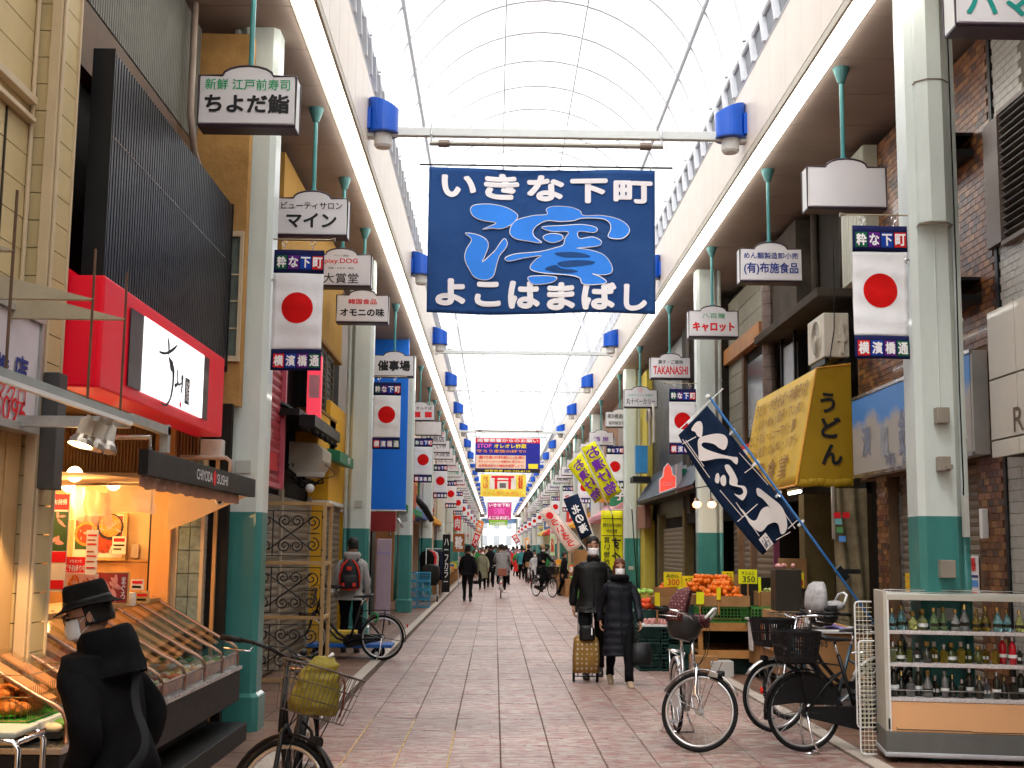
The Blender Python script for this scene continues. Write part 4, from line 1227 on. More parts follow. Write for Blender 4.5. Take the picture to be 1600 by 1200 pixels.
for k in range(7):
 y = 6.66 + k * .612
 for dy in (.08, .36):
  mb = MB(); mb.obox((-2.60, y + dy + .05, .985), (.27, 0, -.155), (0, .075, 0), (0, 0, .006)); mb.build('wood_slat', mat('lid_wood_warm_lit', (.85, .38, .15), .4, var=.15, scale=5), sc)  # orange of the warm shop light painted into the slat wood
food_cols = [(.75, .25, .04), (.7, .12, .03), (.8, .65, .4), (.12, .3, .04), (.75, .4, .1), (.8, .75, .7)]
rr = random.Random(8)
fm = [[lump(20 + i, .05, 10, 6, .2).mesh('sushi_piece', mat(f'food_{j}', c_, .4, var=.2, scale=20), smooth=True) for i in range(2)] for j, c_ in enumerate(food_cols)]
for k in range(7):
 y = 6.66 + k * .612
 tr_ = MB(); tr_.box(-2.84, -2.24, y + .02, y + .54, .645, .66); tr_.box(-2.84, -2.24, y + .02, y + .03, .66, .68); tr_.box(-2.84, -2.24, y + .53, y + .54, .66, .68)
 t = one(tr_, 'food_tray', black_plastic, f'black tray of sushi inside the glass showcase, {ORD[k]} one from the camera', 'tray', 'trays in the showcase')
 c_ = rr.randrange(6)
 for i in range(20):
  if i % 5 == 0: c_ = rr.randrange(6)
  o = bpy.data.objects.new('sushi_piece', rr.choice(fm[c_])); C.objects.link(o)
  o.location = (-2.78 + .12 * (i % 5), y + .09 + .12 * (i // 5), .69); o.rotation_euler = (0, 0, rr.uniform(-.3, .3))
  tag(o, 'piece of sushi lying on a black tray in the glass showcase', 'sushi', 'sushi in the showcase')
def poster(pa_, pb_, Y, label, base, items, cat='poster', th=.012, tilt=0):
 a = P(pa_[0], pa_[1], Y); b = P(pb_[0], pb_[1], Y)
 t = thing('poster', label, cat, (a.x, Y, b.z))
 w, h = b.x - a.x, a.z - b.z
 mb = MB(); mb.box(a.x, b.x, Y, Y + th, b.z, a.z); mb.build('sheet', base, t)
 for k, it in enumerate(items):
  e = -.002 - .0006 * k
  if it[0] == 'box':
   _, u0, u1, w0, w1, m = it
   mb = MB(); mb.box(a.x + u0 * w, a.x + u1 * w, Y + e - .0004, Y + e, b.z + w0 * h, b.z + w1 * h); mb.build('print_field', m, t)
  elif it[0] == 'disc':
   _, u, v_, r_, m = it
   mb = MB(); mb.cyl((a.x + u * w, Y + e, b.z + v_ * h), (a.x + u * w, Y + e - .0005, b.z + v_ * h), r_ * w, 20); mb.build('print_disc', m, t)
  elif it[0] == 'blobs':
   _, u0, u1, w0, w1, m, n, r_ = it
   rq = random.Random(k + 3)
   for _i in range(n):
    u, v_ = rq.uniform(u0, u1), rq.uniform(w0, w1); e2 = e - .0003 * _i
    an = rq.uniform(0, 3); q_ = r_ * w * rq.uniform(.6, 1.2)
    pts = [(q_ * math.cos(z_ * .785) * math.cos(an) - q_ * .35 * math.sin(z_ * .785) * math.sin(an), q_ * math.cos(z_ * .785) * math.sin(an) + q_ * .35 * math.sin(z_ * .785) * math.cos(an)) for z_ in range(8)]
    mb = MB(); mb.prism(pts, (a.x + u * w, Y + e2, b.z + v_ * h), X_, Z_, (0, 0, 0)); mb.f = mb.f[::2]; mb.m = mb.m[::2]; mb.build('print_mark', m, t, fix=False)
  else:
   s_, u, v_, tw, thh, m, bd = it[:7]
   text(t, s_, (a.x + u * w, Y + e - .001, b.z + v_ * h), X_, Z_, tw * w, thh * h, m, bd, eps=0, vertical=len(it) > 7, res=2)
 return t
frame_gold = mat('poster_frame', (.62, .42, .16), .5)
food_red = mat('print_food_red', (.45, .06, .02), .5, var=.5, scale=40, bump=0)
food_or = mat('print_food_orange', (.75, .28, .05), .5, var=.5, scale=50, bump=0)
pr_green = mat('print_dark_green', (.05, .10, .03), .5)
pr_white = mat('print_paper', (.80, .72, .62), .6)
pink_p = mat('print_pink', (.8, .35, .3), .5, var=.3, scale=30, bump=0)
poster((113, 800), (196, 876), 11.0, 'framed poster of sushi bowls on the shop end wall', frame_gold, [
 ('box', .05, .93, .06, .96, pr_white), ('box', .08, .92, .30, .93, food_red), ('box', .08, .40, .22, .55, pr_green), ('disc', .28, .55, .22, food_or), ('disc', .28, .55, .17, food_red),
 ('disc', .70, .70, .24, mat('print_black_bowl', (.03, .02, .02), .5)), ('disc', .70, .72, .20, food_or), ('blobs', .55, .85, .62, .82, pink_p, 8, .06), ('blobs', .15, .4, .45, .65, pink_p, 6, .05), ('disc', .60, .3, .13, food_red), ('特上ちらし', .6, .18, .4, .06, K, .02)])
poster((83, 772), (100, 925), 8.3, 'tall narrow red and white poster at the shop entrance', pr_white, [
 ('box', 0, 1, .84, 1, red_print), ('box', 0, 1, .42, .82, pr_green), ('blobs', .2, .8, .45, .8, pink_p, 9, .25), ('box', 0, 1, .30, .41, red_print), ('box', .05, .95, .03, .12, red_print), ('お持帰', .5, .92, .8, .06, white_print, .03)])
poster((100, 870), (136, 896), 8.4, 'red placard with white lettering ご予約承り中 on the showcase', red_print, [
 ('ひなまつり', .5, .74, .5, .2, white_print, .03), ('ご予約承り中', .5, .32, .86, .42, white_print, .03), ('box', 0, 1, 0, .04, pr_white)])
poster((136, 828), (150, 898), 8.35, 'narrow white price list hanging over the showcase', pr_white, [
 ('box', .1, .9, .86, .9, red_print), ('box', .1, .8, .76, .79, food_red), ('box', .1, .9, .66, .7, red_print), ('box', .1, .7, .5, .53, food_red), ('box', .1, .9, .4, .43, red_print), ('box', .1, .8, .28, .31, food_red), ('box', .1, .9, .14, .17, red_print)])
poster((100, 896), (152, 922), 8.5, 'white card with pictures of sushi rolls behind the hat', pr_white, [('blobs', .1, .5, .2, .8, food_or, 9, .1), ('blobs', .6, .95, .3, .8, food_or, 6, .08)])
poster((149, 893), (200, 944), 8.6, 'framed picture of raw pink fish on the showcase', frame_gold, [('box', .04, .96, .04, .96, mat('print_deep_red', (.35, .04, .03), .5)), ('blobs', .15, .65, .2, .85, pink_p, 14, .2), ('まぐろ', .84, .5, .14, .7, white_print, .03, 1)])
for i, (px, py, nm, col_) in enumerate(((205, 935, 'white cup', (.8, .72, .6)), (228, 932, 'small round ornament', (.75, .5, .35)))):
 q = P(px, py, 8.9 + i); mb = MB()
 mb.tube([q + V((0, 0, -.05)), q + V((0, 0, -.01)), q + V((0, 0, .0)), q + V((0, 0, .04))], [.03, .035, .02 if i else .036, .03], 12)
 one(mb, 'small_pot', mat(f'pot_{i}', col_, .4), f'{nm} standing on the rear edge of the showcase', 'pot', smooth=False)
for i_, (x0_, y0_, x1_, y1_, nm_) in enumerate(((205, 905, 224, 922, 'white'), (212, 925, 232, 942, 'cream'), (160, 945, 178, 957, 'pink'))):
 poster((x0_, y0_), (x1_, y1_), 9.2 + .2 * i_, f'small {nm_} price card standing on the showcase edge', (pr_white, frame_gold, pink_p)[i_], [('box', .1, .9, .6, .85, red_print), ('box', .1, .8, .2, .4, K)], cat='price card')
poster((176, 838), (196, 866), 10.9, 'small white notice pinned beside the bowl poster', pr_white, [('box', .1, .9, .7, .9, red_print), ('box', .1, .9, .45, .55, K), ('box', .1, .7, .25, .33, K)], cat='notice')
# ---- shutter building between the first two left pillars
L3 = thing('shutter_building', 'building with tan shutters and a raised pink shutter behind the iron grille', 'building', (-3.1, 15, 0))
tan_m = mat('tan_shutter', (.20, .16, .115), .5, var=.12, scale=2, streak=3)
pink_m = mat('pink_shutter', (.34, .035, .05), .45, var=.1, scale=2)
def slats(parent, fixed, y0_, y1_, z0_, z1_, h, m, face=1, axis='y', name='slat'):
 L_ = y1_ - y0_; mb = MB(); f = face
 prof_ = [(0, 0), (.006, h * .12), (.014, h * .5), (.006, h * .88), (0, h * .97)]
 if axis == 'y':
  rings = [[V((f * a, y, b)) for a, b in prof_] + [V((-f * .012, y, h * .97)), V((-f * .012, y, 0))] for y in (0, L_)]
 else:
  rings = [[V((x, f * a, b)) for a, b in prof_] + [V((x, -f * .012, h * .97)), V((x, -f * .012, 0))] for x in (0, L_)]
 mb.loft(rings); me = mb.mesh(name, m)
 z = z0_
 while z < z1_ - h * .5:
  piece(me, name, (fixed, y0_, z) if axis == 'y' else (y0_, fixed, z), parent); z += h
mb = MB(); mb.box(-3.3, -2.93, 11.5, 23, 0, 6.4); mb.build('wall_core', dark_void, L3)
for y0_, y1_ in ((11.7, 14.2), (14.35, 16.75), (16.9, 19.35)):
 slats(L3, -2.88, y0_, y1_, .03, 2.30, .095, tan_m)
for y in (11.62, 14.275, 16.825, 19.42):
 mb = MB(); mb.box(-2.90, -2.84, y - .06, y + .06, 0, 2.4); mb.build('shutter_post', mat('shutter_post', (.42, .36, .28), .4, metal=.3), L3)
slats(L3, -2.76, 12.6, 15.9, 2.42, 4.3, .11, pink_m)
mb = MB(); mb.box(-2.80, -2.70, 15.9, 16.0, 2.36, 4.4); mb.box(-2.80, -2.70, 12.5, 12.6, 2.36, 4.4); mb.box(-2.8, -2.72, 12.6, 15.9, 2.36, 2.42); mb.box(-2.8, -2.72, 12.6, 15.9, 4.3, 4.4); mb.build('pink_frame', mat('pink_frame', (.5, .10, .14), .4), L3)
mb = MB(); mb.box(-2.20, -2.19, 6.64, 10.86, .65, .73); mb.build('price_strip', mat('strip_orange', (.75, .30, .08), .5, var=.5, scale=7), sc)
for s_, z, w_, h_ in (('ヘアーサロン', 3.25, 1.0, .16), ('美容室', 3.0, .7, .14)):
 text(L3, s_, (-2.735, 14.9, z), TY, TZ, w_, h_, mat('faded_pink', (.55, .3, .3), .6), .01)
mb = MB(); mb.box(-2.735, -2.728, 14.8, 15.6, 2.56, 2.78); mb.build('red_plate', mat('plate_red', (.5, .01, .02), .5), L3)
mb = MB(); mb.box(-2.93, -2.62, 14.8, 20.8, 4.72, 6.42); mb.build('ochre_upper_wall', mat('ochre_upper', (.42, .24, .06), .8, var=.1, scale=2), L3)
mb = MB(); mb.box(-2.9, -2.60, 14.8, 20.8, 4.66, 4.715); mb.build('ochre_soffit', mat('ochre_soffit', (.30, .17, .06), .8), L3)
mb = MB(); mb.box(-2.92, -2.60, 19.5, 21.9, 2.36, 3.92); mb.build('yellow_block', yellow_wall, L3, bevel=.006)
mb = MB(); mb.box(-2.94, -2.58, 19.47, 21.9, 2.30, 2.355); mb.build('white_ledge', white_paint, L3)
slats(L3, -2.70, 19.55, 21.8, .03, 2.28, .095, tan_m)
mb = MB(); mb.box(-2.93, -2.66, 19.44, 19.54, 0, 2.3); mb.build('yellow_post', yellow_wall, L3)
mb = MB(); mb.box(-2.95, -2.60, 18.2, 20.2, 3.05, 3.62); mb.build('yellow_balcony', yellow_wall, L3, bevel=.005)
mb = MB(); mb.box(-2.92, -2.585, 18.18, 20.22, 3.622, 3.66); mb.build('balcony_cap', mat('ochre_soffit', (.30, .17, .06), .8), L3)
for k, (ya, yb) in enumerate(((17.6, 18.4), (18.5, 19.3), (19.4, 20.2))):
 mb = MB(); mb.box(-2.70, -2.66, ya, ya + .05, 3.66, 4.66); mb.box(-2.70, -2.66, yb - .05, yb, 3.66, 4.66); mb.box(-2.70, -2.66, ya + .05, yb - .05, 4.60, 4.66); mb.box(-2.70, -2.66, ya + .05, yb - .05, 3.66, 3.72)
 w_ = mb.build('window', mat('window_frame_dark', (.10, .08, .05), .4), L3)
 mb = MB(); mb.box(-2.69, -2.68, ya + .05, yb - .05, 3.72, 4.60); mb.build('pane', mat('window_dark', (.03, .035, .04), .08), w_)
 for j in range(7):
  mb = MB(); mb.box(-2.675, -2.665, ya + .1 + .09 * j, ya + .12 + .09 * j, 3.72, 4.6) if k == 0 else mb.box(-2.675, -2.667, ya + .05, yb - .05, 3.8 + .11 * j, 3.81 + .11 * j)
  mb.build('bar', mat('window_frame_dark', (.10, .08, .05), .4), w_)
mb = MB(); mb.box(-2.95, -2.35, 22.75, 23.15, 0, 3.75); mb.build('yellow_return', yellow_wall, L3)
mb = MB(); mb.box(-2.95, -2.33, 22.73, 23.17, 2.26, 2.31); mb.build('white_ledge', white_paint, L3)
a, b = P(478, 655, 17.3), P(503, 556, 17.3)
t = thing('pink_sign', 'pink red lit board sign between the flag and the yellow wall', 'sign', (a.x, 17.3, a.z))
mb = MB(); mb.box(a.x, b.x, 17.3, 17.42, a.z, b.z); mb.build('board', mat('pink_board', (.78, .05, .09), .4, emit=(.9, .06, .1), es=.25, bump=0), t, bevel=.01)
mb = MB(); mb.box(a.x + .03, b.x - .02, 17.292, 17.298, a.z + .3, a.z + .62); mb.build('pale_patch', mat('pale_pink', (.85, .35, .4), .5), t)
t = thing('green_sign', 'narrow green awning board with white letters on the yellow wall', 'sign', (-2.5, 19.8, 3.0))
mb = MB(); mb.obox((-2.48, 20.0, 3.03), (0, .9, 0), (.10, 0, -.02), (.0, 0, .085)); mb.build('board', mat('green_board', (.02, .20, .10), .5), t, bevel=.005)
text(t, '食堂', (-2.375, 20.2, 3.02), TY, TZ, .35, .11, white_print, .03)
t = thing('duct_hood', 'beige metal hood hanging above the grille', 'hood', (-2.6, 17.2, 2.7))
a, b = P(450, 742, 17.0), P(505, 690, 17.0)
mb = MB(); mb.prism([(a.x, b.z), (b.x - .1, b.z - .02), (b.x, b.z - .1), (b.x, b.z - .26), (b.x - .12, a.z), (a.x + .12, a.z - .0), (a.x, a.z + .1)], (0, 17.0, 0), X_, Z_, (0, .9, 0)); mb.build('hood', mat('hood_beige', (.44, .40, .32), .5, var=.15), t, bevel=.008)
mb = MB(); mb.box(a.x + .12, b.x + .03, 16.95, 17.0, a.z - .02, a.z + .04); mb.build('lip', mat('hood_lip', (.5, .46, .4), .4), t)
t = thing('folded_awning', 'black folded awning frame above the beige hood', 'awning', (-2.6, 17, 3.2))
mb = MB()
for k in range(5):
 mb.tube([(-2.85, 15.8 + k * .5, 3.5 - .02 * k), (-2.45, 16.1 + k * .5, 3.28), (-2.35, 16.3 + k * .5, 3.1)], .035, 6)
mb.box(-2.5, -2.3, 15.8, 18.4, 3.16, 3.3); mb.box(-2.9, -2.5, 15.8, 18.4, 3.3, 3.38)
mb.build('frame', black_metal, t)
t = thing('cable_bundle', 'tangle of black cables hanging under the beige hood', 'cables', (-2.6, 17, 2.4))
rc = random.Random(2)
for k in range(9):
 p0 = V((-2.85 + rc.random() * .1, 16.5 + rc.random(), 2.75)); p3 = V((-2.3 - rc.random() * .3, 16.9 + rc.random(), 2.55))
 pts = [p0.lerp(p3, q / 8) + V((rc.uniform(-.04, .04), rc.uniform(-.1, .1), -.25 * math.sin(math.pi * q / 8) * rc.uniform(.4, 1))) for q in range(9)]
 mb = MB(); mb.tube(pts, .012, 5); mb.build('cable', black_plastic, t, smooth=True)
mb = MB(); mb.sphere((-2.5, 16.9, 2.42), .06); mb.build('insulator', white_paint, t, smooth=True)
pts = [V((-2.32, 17.0, 2.75)) + V((.14 * math.sin(q * .5), 0, -.055 * q + .004 * q * q)) for q in range(9)]
mb = MB(); mb.tube(pts, .006, 5); mb.build('loop_cable', black_plastic, t, smooth=True)
# ---- iron grille in tan timber frame
gr = thing('iron_grille', 'black scrolled iron panels in a tan timber frame behind the first left pillar', 'screen', (-2.5, 15.6, 0))
timber = mat('tan_timber', (.47, .30, .13), .55, var=.15, scale=4, streak=.2)
for x, y in ((-2.10, 15.5), (-2.10, 16.1), (-2.95, 15.5)):
 mb = MB(); mb.box(x - .022, x + .022, y - .022, y + .022, 0, 2.19); mb.build('post', timber, gr, bevel=.003)
for z in (2.165, 1.44, .78, .03):
 mb = MB(); mb.box(-2.925, -2.125, 15.485, 15.515, z - .022, z + .022); mb.build('rail', timber, gr, bevel=.003)
 mb = MB(); mb.box(-2.118, -2.082, 15.525, 16.075, z - .022, z + .022); mb.build('rail', timber, gr, bevel=.003)
def spiral(c, r0, turns, a0, sgn=1, n=26):
 return [V((c[0] + r0 * (1 - .82 * i / n) * math.cos(a0 + sgn * turns * 2 * math.pi * i / n), 0, c[1] + r0 * (1 - .82 * i / n) * math.sin(a0 + sgn * turns * 2 * math.pi * i / n))) for i in range(n + 1)]
ip = MB(); W2, H2 = .40, .275
ip.tube([(-W2, 0, -H2), (W2, 0, -H2), (W2, 0, H2), (-W2, 0, H2)], .008, 6, closed=True)
ip.tube([(-.20, 0, -H2), (-.20, 0, H2)], .008, 5)
for sx in (-1, 1):
 for sz in (-1, 1):
  ip.tube(spiral((.02 + sx * .075, sz * .15), .075, 1.4, 0 if sx > 0 else math.pi, sx * sz), .0085, 5)
  ip.tube([V((.02 + sx * .15, 0, sz * .15)), V((.02 + sx * .13, 0, sz * .09)), V((.02, 0, sz * .0)), V((.02 - sx * .16, 0, -sz * .12)), V((.02 - sx * .27, 0, -sz * .20))], .0085, 5)
  ip.tube(spiral((sx * .29, sz * .14), .09, 1.5, -sz * math.pi / 2, sx * sz), .0085, 5)
 ip.tube([(sx * .22, 0, 0), (sx * .30, 0, 0), (sx * .38, 0, 0)], [.004, .011, .004], 6)
for sz in (-1, 1):
 ip.tube([(.02, 0, sz * .20), (.02, 0, sz * .14)], [.004, .01], 6)
iron = mat('wrought_iron', (.012, .012, .013), .5, var=.2)
ipm = ip.mesh('iron_panel', iron)
for z in (1.80, 1.11, .42):
 o = piece(ipm, 'iron_panel', (-2.53, 15.5, z), gr)
for z in (1.6, 2.0, 1.3, .9):
 mb = MB(); mb.cyl((-2.125, 15.5, z), (-2.115, 15.45, z), .012, 6); mb.build('hinge', iron, gr)
# ---- blue board, lilac board, next building
a, b = P(580, 798, 29.4), P(640, 540, 29.4)
t = thing('blue_board', 'large plain bright blue board facing the camera behind the second left flag', 'signboard', ((a.x + b.x) / 2, 29.4, a.z))
mb = MB(); mb.box(a.x - .2, b.x - .01, 29.4, 29.5, a.z + .03, SOF - .03); mb.build('board', mat('board_blue', (.008, .17, .75), .45, var=.08, scale=1), t, bevel=.006)
mb = MB(); mb.box(a.x - .2, b.x, 29.38, 29.5, a.z, a.z + .028); mb.build('lower_trim', white_paint, t)
a, b = P(586, 940, 27), P(612, 842, 27)
t = thing('lilac_board', 'pale lilac standing board with faint blue lettering', 'board', ((a.x + b.x) / 2, 27, 0))
mb = MB(); mb.box(a.x, b.x, 27, 27.05, .08, b.z); mb.build('board', mat('board_lilac', (.40, .31, .38), .4, var=.06), t, bevel=.02)
text(t, '営業中', ((a.x + b.x) / 2, 26.99, b.z - .3), X_, Z_, .28, .06, mat('faint_blue', (.25, .25, .6), .5), .01)
mb = MB(); mb.box(a.x, a.x + .03, 27.0, 27.3, 0, .09); mb.box(b.x - .03, b.x, 27.0, 27.3, 0, .09); mb.build('foot', black_metal, t)
# ==== RIGHT SIDE
RY = V((0, -1, 0))
# ---- cream panel building at the right edge
R0 = thing('panel_building', 'white tiled building with cream sign panels and black louvre at the right edge', 'building', (4.5, 9, 0))
mb = MB(); mb.box(4.47, 4.9, 3, 10.84, 0, 6.42); mb.build('wall_core', mat('mortar_grey', (.22, .20, .17), .9), R0)
tl_ = MB(); tl_.box(-.012, 0, .002, .118, .002, .066); wt = tl_.mesh('wall_tile', mat('white_tile', (.44, .42, .37), .3, var=.12, scale=12, bump=.05, coat=.2))
for j in range(39):
 for i in range(5):
  y = 10.26 + .12 * i - (.06 if j % 2 else 0)
  z = 3.74 + .0685 * j
  if 4.32 < z < 5.52 and y < 10.6: continue
  piece(wt, 'wall_tile', (4.47, y, z), R0)
bt_ = MB(); bt_.box(-.012, 0, .003, .297, .003, .097); bt2 = bt_.mesh('wall_tile', mat('white_tile', (.44, .42, .37), .3))
for j in range(25):
 for i in range(3):
  piece(bt2, 'wall_tile', (4.47, 9.93 + .3 * i, .02 + .0985 * j), R0)
mb = MB(); mb.box(4.40, 4.46, 9.4, 10.62, 4.32, 4.36); mb.box(4.40, 4.46, 9.4, 10.62, 5.50, 5.54); mb.box(4.40, 4.46, 10.94, 10.62, 4.36, 5.5); mb.build('louvre_frame', mat('louvre_frame', (.16, .12, .10), .4), R0)
lb = MB(); lb.obox((0, .59, 0), (.028, 0, -.018), (0, .59, 0), (0, 0, .004)); lbm = lb.mesh('louvre_blade', mat('louvre_dark', (.05, .045, .04), .4))
for k in range(17):
 piece(lbm, 'louvre_blade', (4.43, 9.4, 4.40 + .066 * k), R0)
mb = MB(); mb.box(4.455, 4.468, 9.4, 10.58, 4.36, 5.5); mb.build('louvre_dark', dark_void, R0)
mb = MB(); mb.box(4.44, 4.47, 10.82, 10.88, 0, 6.42); mb.build('dark_joint', black_metal, R0)
pn = thing('panel_sign', 'cream metal sign panels with thin dark joints at the right edge', 'sign', (4.25, 9, 2.45))
cp = mat('cream_panel', (.58, .54, .46), .35, var=.05, coat=.2)
for z0, z1 in ((2.45, 2.585), (2.60, 3.10), (3.115, 3.69)):
 for i in range(9):
  y1 = 10.50 - .56 * i
  mb = MB(); mb.box(4.20, 4.24, y1 - .55, y1, z0, z1); mb.build('panel', cp, pn, bevel=.002)
mb = MB(); mb.box(4.241, 4.46, 5.6, 10.49, 2.46, 3.68); mb.build('box', mat('panel_joint', (.06, .05, .04), .7), pn)
a = PX(1588, 655, 4.199); text(pn, 'R', (4.199, a.y - .05, a.z), RY, Z_, .2, .2, mat('brown_print', (.12, .07, .04), .5), .0)
# ---- brown brick building
R1 = thing('brick_building', 'brown glazed brick building behind the first right pillar', 'building', (4.5, 13, 0))
mb = MB(); mb.box(4.47, 4.9, 10.89, 15.25, 2.5, 6.42); mb.box(4.72, 4.9, 11.25, 15.25, 0, 2.5); mb.box(4.47, 4.71, 10.89, 11.55, 0, 2.5); mb.box(4.47, 4.71, 14.2, 14.62, 0, 2.5)
mb.build('wall_core', mat('brick_mortar', (.16, .10, .06), .9), R1)
bcols = [(.155, .062, .025), (.21, .085, .03), (.11, .042, .022), (.27, .125, .045), (.07, .035, .025), (.19, .07, .03)]
bms = [mat(f'glazed_brick_{i}', c_, .38, var=.25, scale=15, bump=.1, coat=.1) for i, c_ in enumerate(bcols)]
rb_ = random.Random(4)
bk = MB(); near_brick = {i: (lambda m_: m_)(None) for i in range(6)}
bq = MB(); bq.box(-.012, 0, .003, .129, .003, .061); bmesh_ = [bq.mesh('brick', m) for m in bms]
n_obj = 0
for j in range(100):
 z = .02 + .064 * j
 if z > 6.36: break
 for i in range(34):
  y = 10.90 + .132 * i - (.066 if j % 2 else 0)
  if y < 10.89 or y > 15.1: continue
  if z < 2.5 and not (y < 11.42 or 14.2 < y < 14.52): continue
  if 2.5 <= z < 3.5 and 11.1 < y < 14.9: continue
  if n_obj < 290 and y < 12.9 and 3.5 < z < 6.3 and z < 5.3:
   piece(rb_.choice(bmesh_), 'brick', (4.47, y, z), R1); n_obj += 1
  else:
   bk.box(4.458, 4.47, y + .003, y + .129, z + .003, z + .061, rb_.randrange(6))
tag(bk.build('brick_field', bms, R1, fix=False), kind='stuff')
for y0_, y1_, z in ((11.3, 12.6, 5.55), (11.25, 12.2, 4.15)):
 mb = MB(); mb.box(4.2, 4.455, y0_, y1_, z, z + .03); mb.box(4.2, 4.23, y0_, y1_, z - .12, z); mb.box(4.25, 4.455, y0_, y1_, z - .20, z - .13); mb.build('dark_canopy', black_metal, R1)
slats(R1, 4.62, 11.6, 14.15, .03, 2.5, .085, tan_m, face=-1)
for y in (11.57, 14.18):
 mb = MB(); mb.box(4.58, 4.66, y - .03, y + .03, 0, 2.5); mb.build('shutter_rail', steel, R1)
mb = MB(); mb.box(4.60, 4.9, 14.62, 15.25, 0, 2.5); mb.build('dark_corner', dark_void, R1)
mb = MB(); mb.box(4.30, 4.452, 14.2, 15.2, 4.9, 6.42)
for k in range(9): mb.box(4.288, 4.30, 14.22 + k * .11, 14.31 + k * .11, 4.9, 6.42)
mb.build('white_cladding', mat('white_cladding', (.45, .46, .38), .5, var=.12), R1)
bb = thing('faded_signboard', 'faded blue and cream box signboard behind the first right pillar', 'signboard', (4.36, 13, 2.5))
mb = MB(); mb.box(4.302, 4.45, 11.15, 14.97, 2.53, 3.48); mb.build('box', mat('faded_box', (.48, .47, .44), .5, var=.15), bb, bevel=.006)
def faded_mat():
 m = bpy.data.materials.new('faded_sign_face'); m.use_nodes = True
 t = m.node_tree; N, L = t.nodes, t.links; b = N['Principled BSDF']; b.inputs['Roughness'].default_value = .45
 g = N.new('ShaderNodeNewGeometry'); sp = N.new('ShaderNodeSeparateXYZ'); L.new(g.outputs['Position'], sp.inputs[0])
 n = N.new('ShaderNodeTexNoise'); n.inputs['Scale'].default_value = 2.2; n.inputs['Detail'].default_value = 5; L.new(g.outputs['Position'], n.inputs[0])
 ml = N.new('ShaderNodeMath'); ml.operation = 'MULTIPLY_ADD'; ml.inputs[1].default_value = .55; L.new(n.outputs['Fac'], ml.inputs[0]); L.new(sp.outputs['Z'], ml.inputs[2])
 r = N.new('ShaderNodeMapRange'); r.inputs['From Min'].default_value = 3.38; r.inputs['From Max'].default_value = 3.50; L.new(ml.outputs[0], r.inputs[0])
 mx = N.new('ShaderNodeMix'); mx.data_type = 'RGBA'; L.new(r.outputs[0], mx.inputs[0]); mx.inputs[6].default_value = (.40, .37, .33, 1); mx.inputs[7].default_value = (.06, .24, .60, 1)
 L.new(mx.outputs[2], b.inputs['Base Color']); return m
mb = MB(); mb.box(4.294, 4.30, 11.18, 14.94, 2.56, 3.45); mb.build('face', faded_mat(), bb)
mb = MB(); mb.box(4.285, 4.31, 11.15, 14.97, 3.455, 3.49); mb.box(4.285, 4.31, 11.15, 14.97, 2.52, 2.555); mb.build('frame', steel, bb)
fad = mat('faded_blue_grey_print', (.22, .24, .32), .6, var=.3, scale=12)
for s_, px, py, w, h, f_ in (('鉄', 1414, 675, .42, .50, fad), ('製', 1382, 690, .30, .36, mat('faded_pale_print', (.36, .38, .42), .6)), ('漬', 1354, 690, .36, .36, fad)):
 c = PX(px, py, 4.293); text(bb, s_, c, RY, Z_, w, h, f_, .04)
for s_, px, py in (('店', 1414, 712), ('商', 1395, 718), ('漬物', 1388, 715)):
 c = PX(px, py, 4.293); text(bb, s_, c, RY, Z_, .2, .16, fad, .01)
t = thing('yellow_notice', 'yellow notice with orange lines stuck on the tan shutter', 'notice', PX(1424, 930, 4.6))
a, b = PX(1433, 930, 4.59), PX(1415, 895, 4.59)
mb = MB(); mb.box(4.585, 4.592, a.y, b.y, a.z, b.z); mb.build('sheet', mat('notice_yellow', (.75, .55, .03), .6), t)
for k in range(4):
 mb = MB(); mb.box(4.580, 4.584, a.y + .05, b.y - .05, a.z + .03 + k * (b.z - a.z) / 4.5, a.z + .05 + k * (b.z - a.z) / 4.5); mb.build('print_line', orange_p, t)
t = thing('vertical_notice', 'tall white notice with red and blue blocks on the right end of the shutter', 'notice', PX(1520, 930, 4.6))
a, b = PX(1531, 935, 4.585), PX(1512, 868, 4.585)
mb = MB(); mb.box(4.583, 4.59, a.y, b.y, a.z, b.z); mb.build('sheet', white_print, t)
hz = b.z - a.z
text(t, '禁煙', (4.58, (a.y + b.y) / 2, a.z + hz * .80), RY, Z_, (b.y - a.y) * .6, hz * .32, red_print, .05, vertical=True)
for u0, u1, m in ((.48, .54, navy_print), (.26, .42, mat('notice_blue', (.1, .3, .7), .5)), (.03, .14, red_print)):
 mb = MB(); mb.box(4.579, 4.582, a.y + .02, b.y - .02, a.z + hz * u0, a.z + hz * u1); mb.build('print_field', m, t)
one(MB().box(4.40, 4.455, 11.28, 11.36, 1.78, 2.05), 'intercom', white_paint, 'small white box fixed to the brown bricks at the right', 'box', bevel=.006)
# ---- noodle shop with yellow tent awning
R2 = thing('noodle_shop', 'dark noodle shop building with ledges behind the yellow tent awning', 'building', (4.5, 17, 0))
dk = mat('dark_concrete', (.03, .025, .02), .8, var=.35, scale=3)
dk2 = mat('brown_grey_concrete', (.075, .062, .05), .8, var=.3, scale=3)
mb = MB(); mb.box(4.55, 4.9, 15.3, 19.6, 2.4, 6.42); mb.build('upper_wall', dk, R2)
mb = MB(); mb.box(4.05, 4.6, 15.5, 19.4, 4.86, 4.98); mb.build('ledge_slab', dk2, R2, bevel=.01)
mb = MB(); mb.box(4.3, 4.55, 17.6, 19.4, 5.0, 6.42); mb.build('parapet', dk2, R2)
for y, r_ in ((15.9, .05), (17.3, .06)):
 mb = MB(); mb.tube([(4.5, y, 6.42), (4.5, y, 5.0)], r_, 8); mb.build('pipe', dk2, R2, smooth=True)
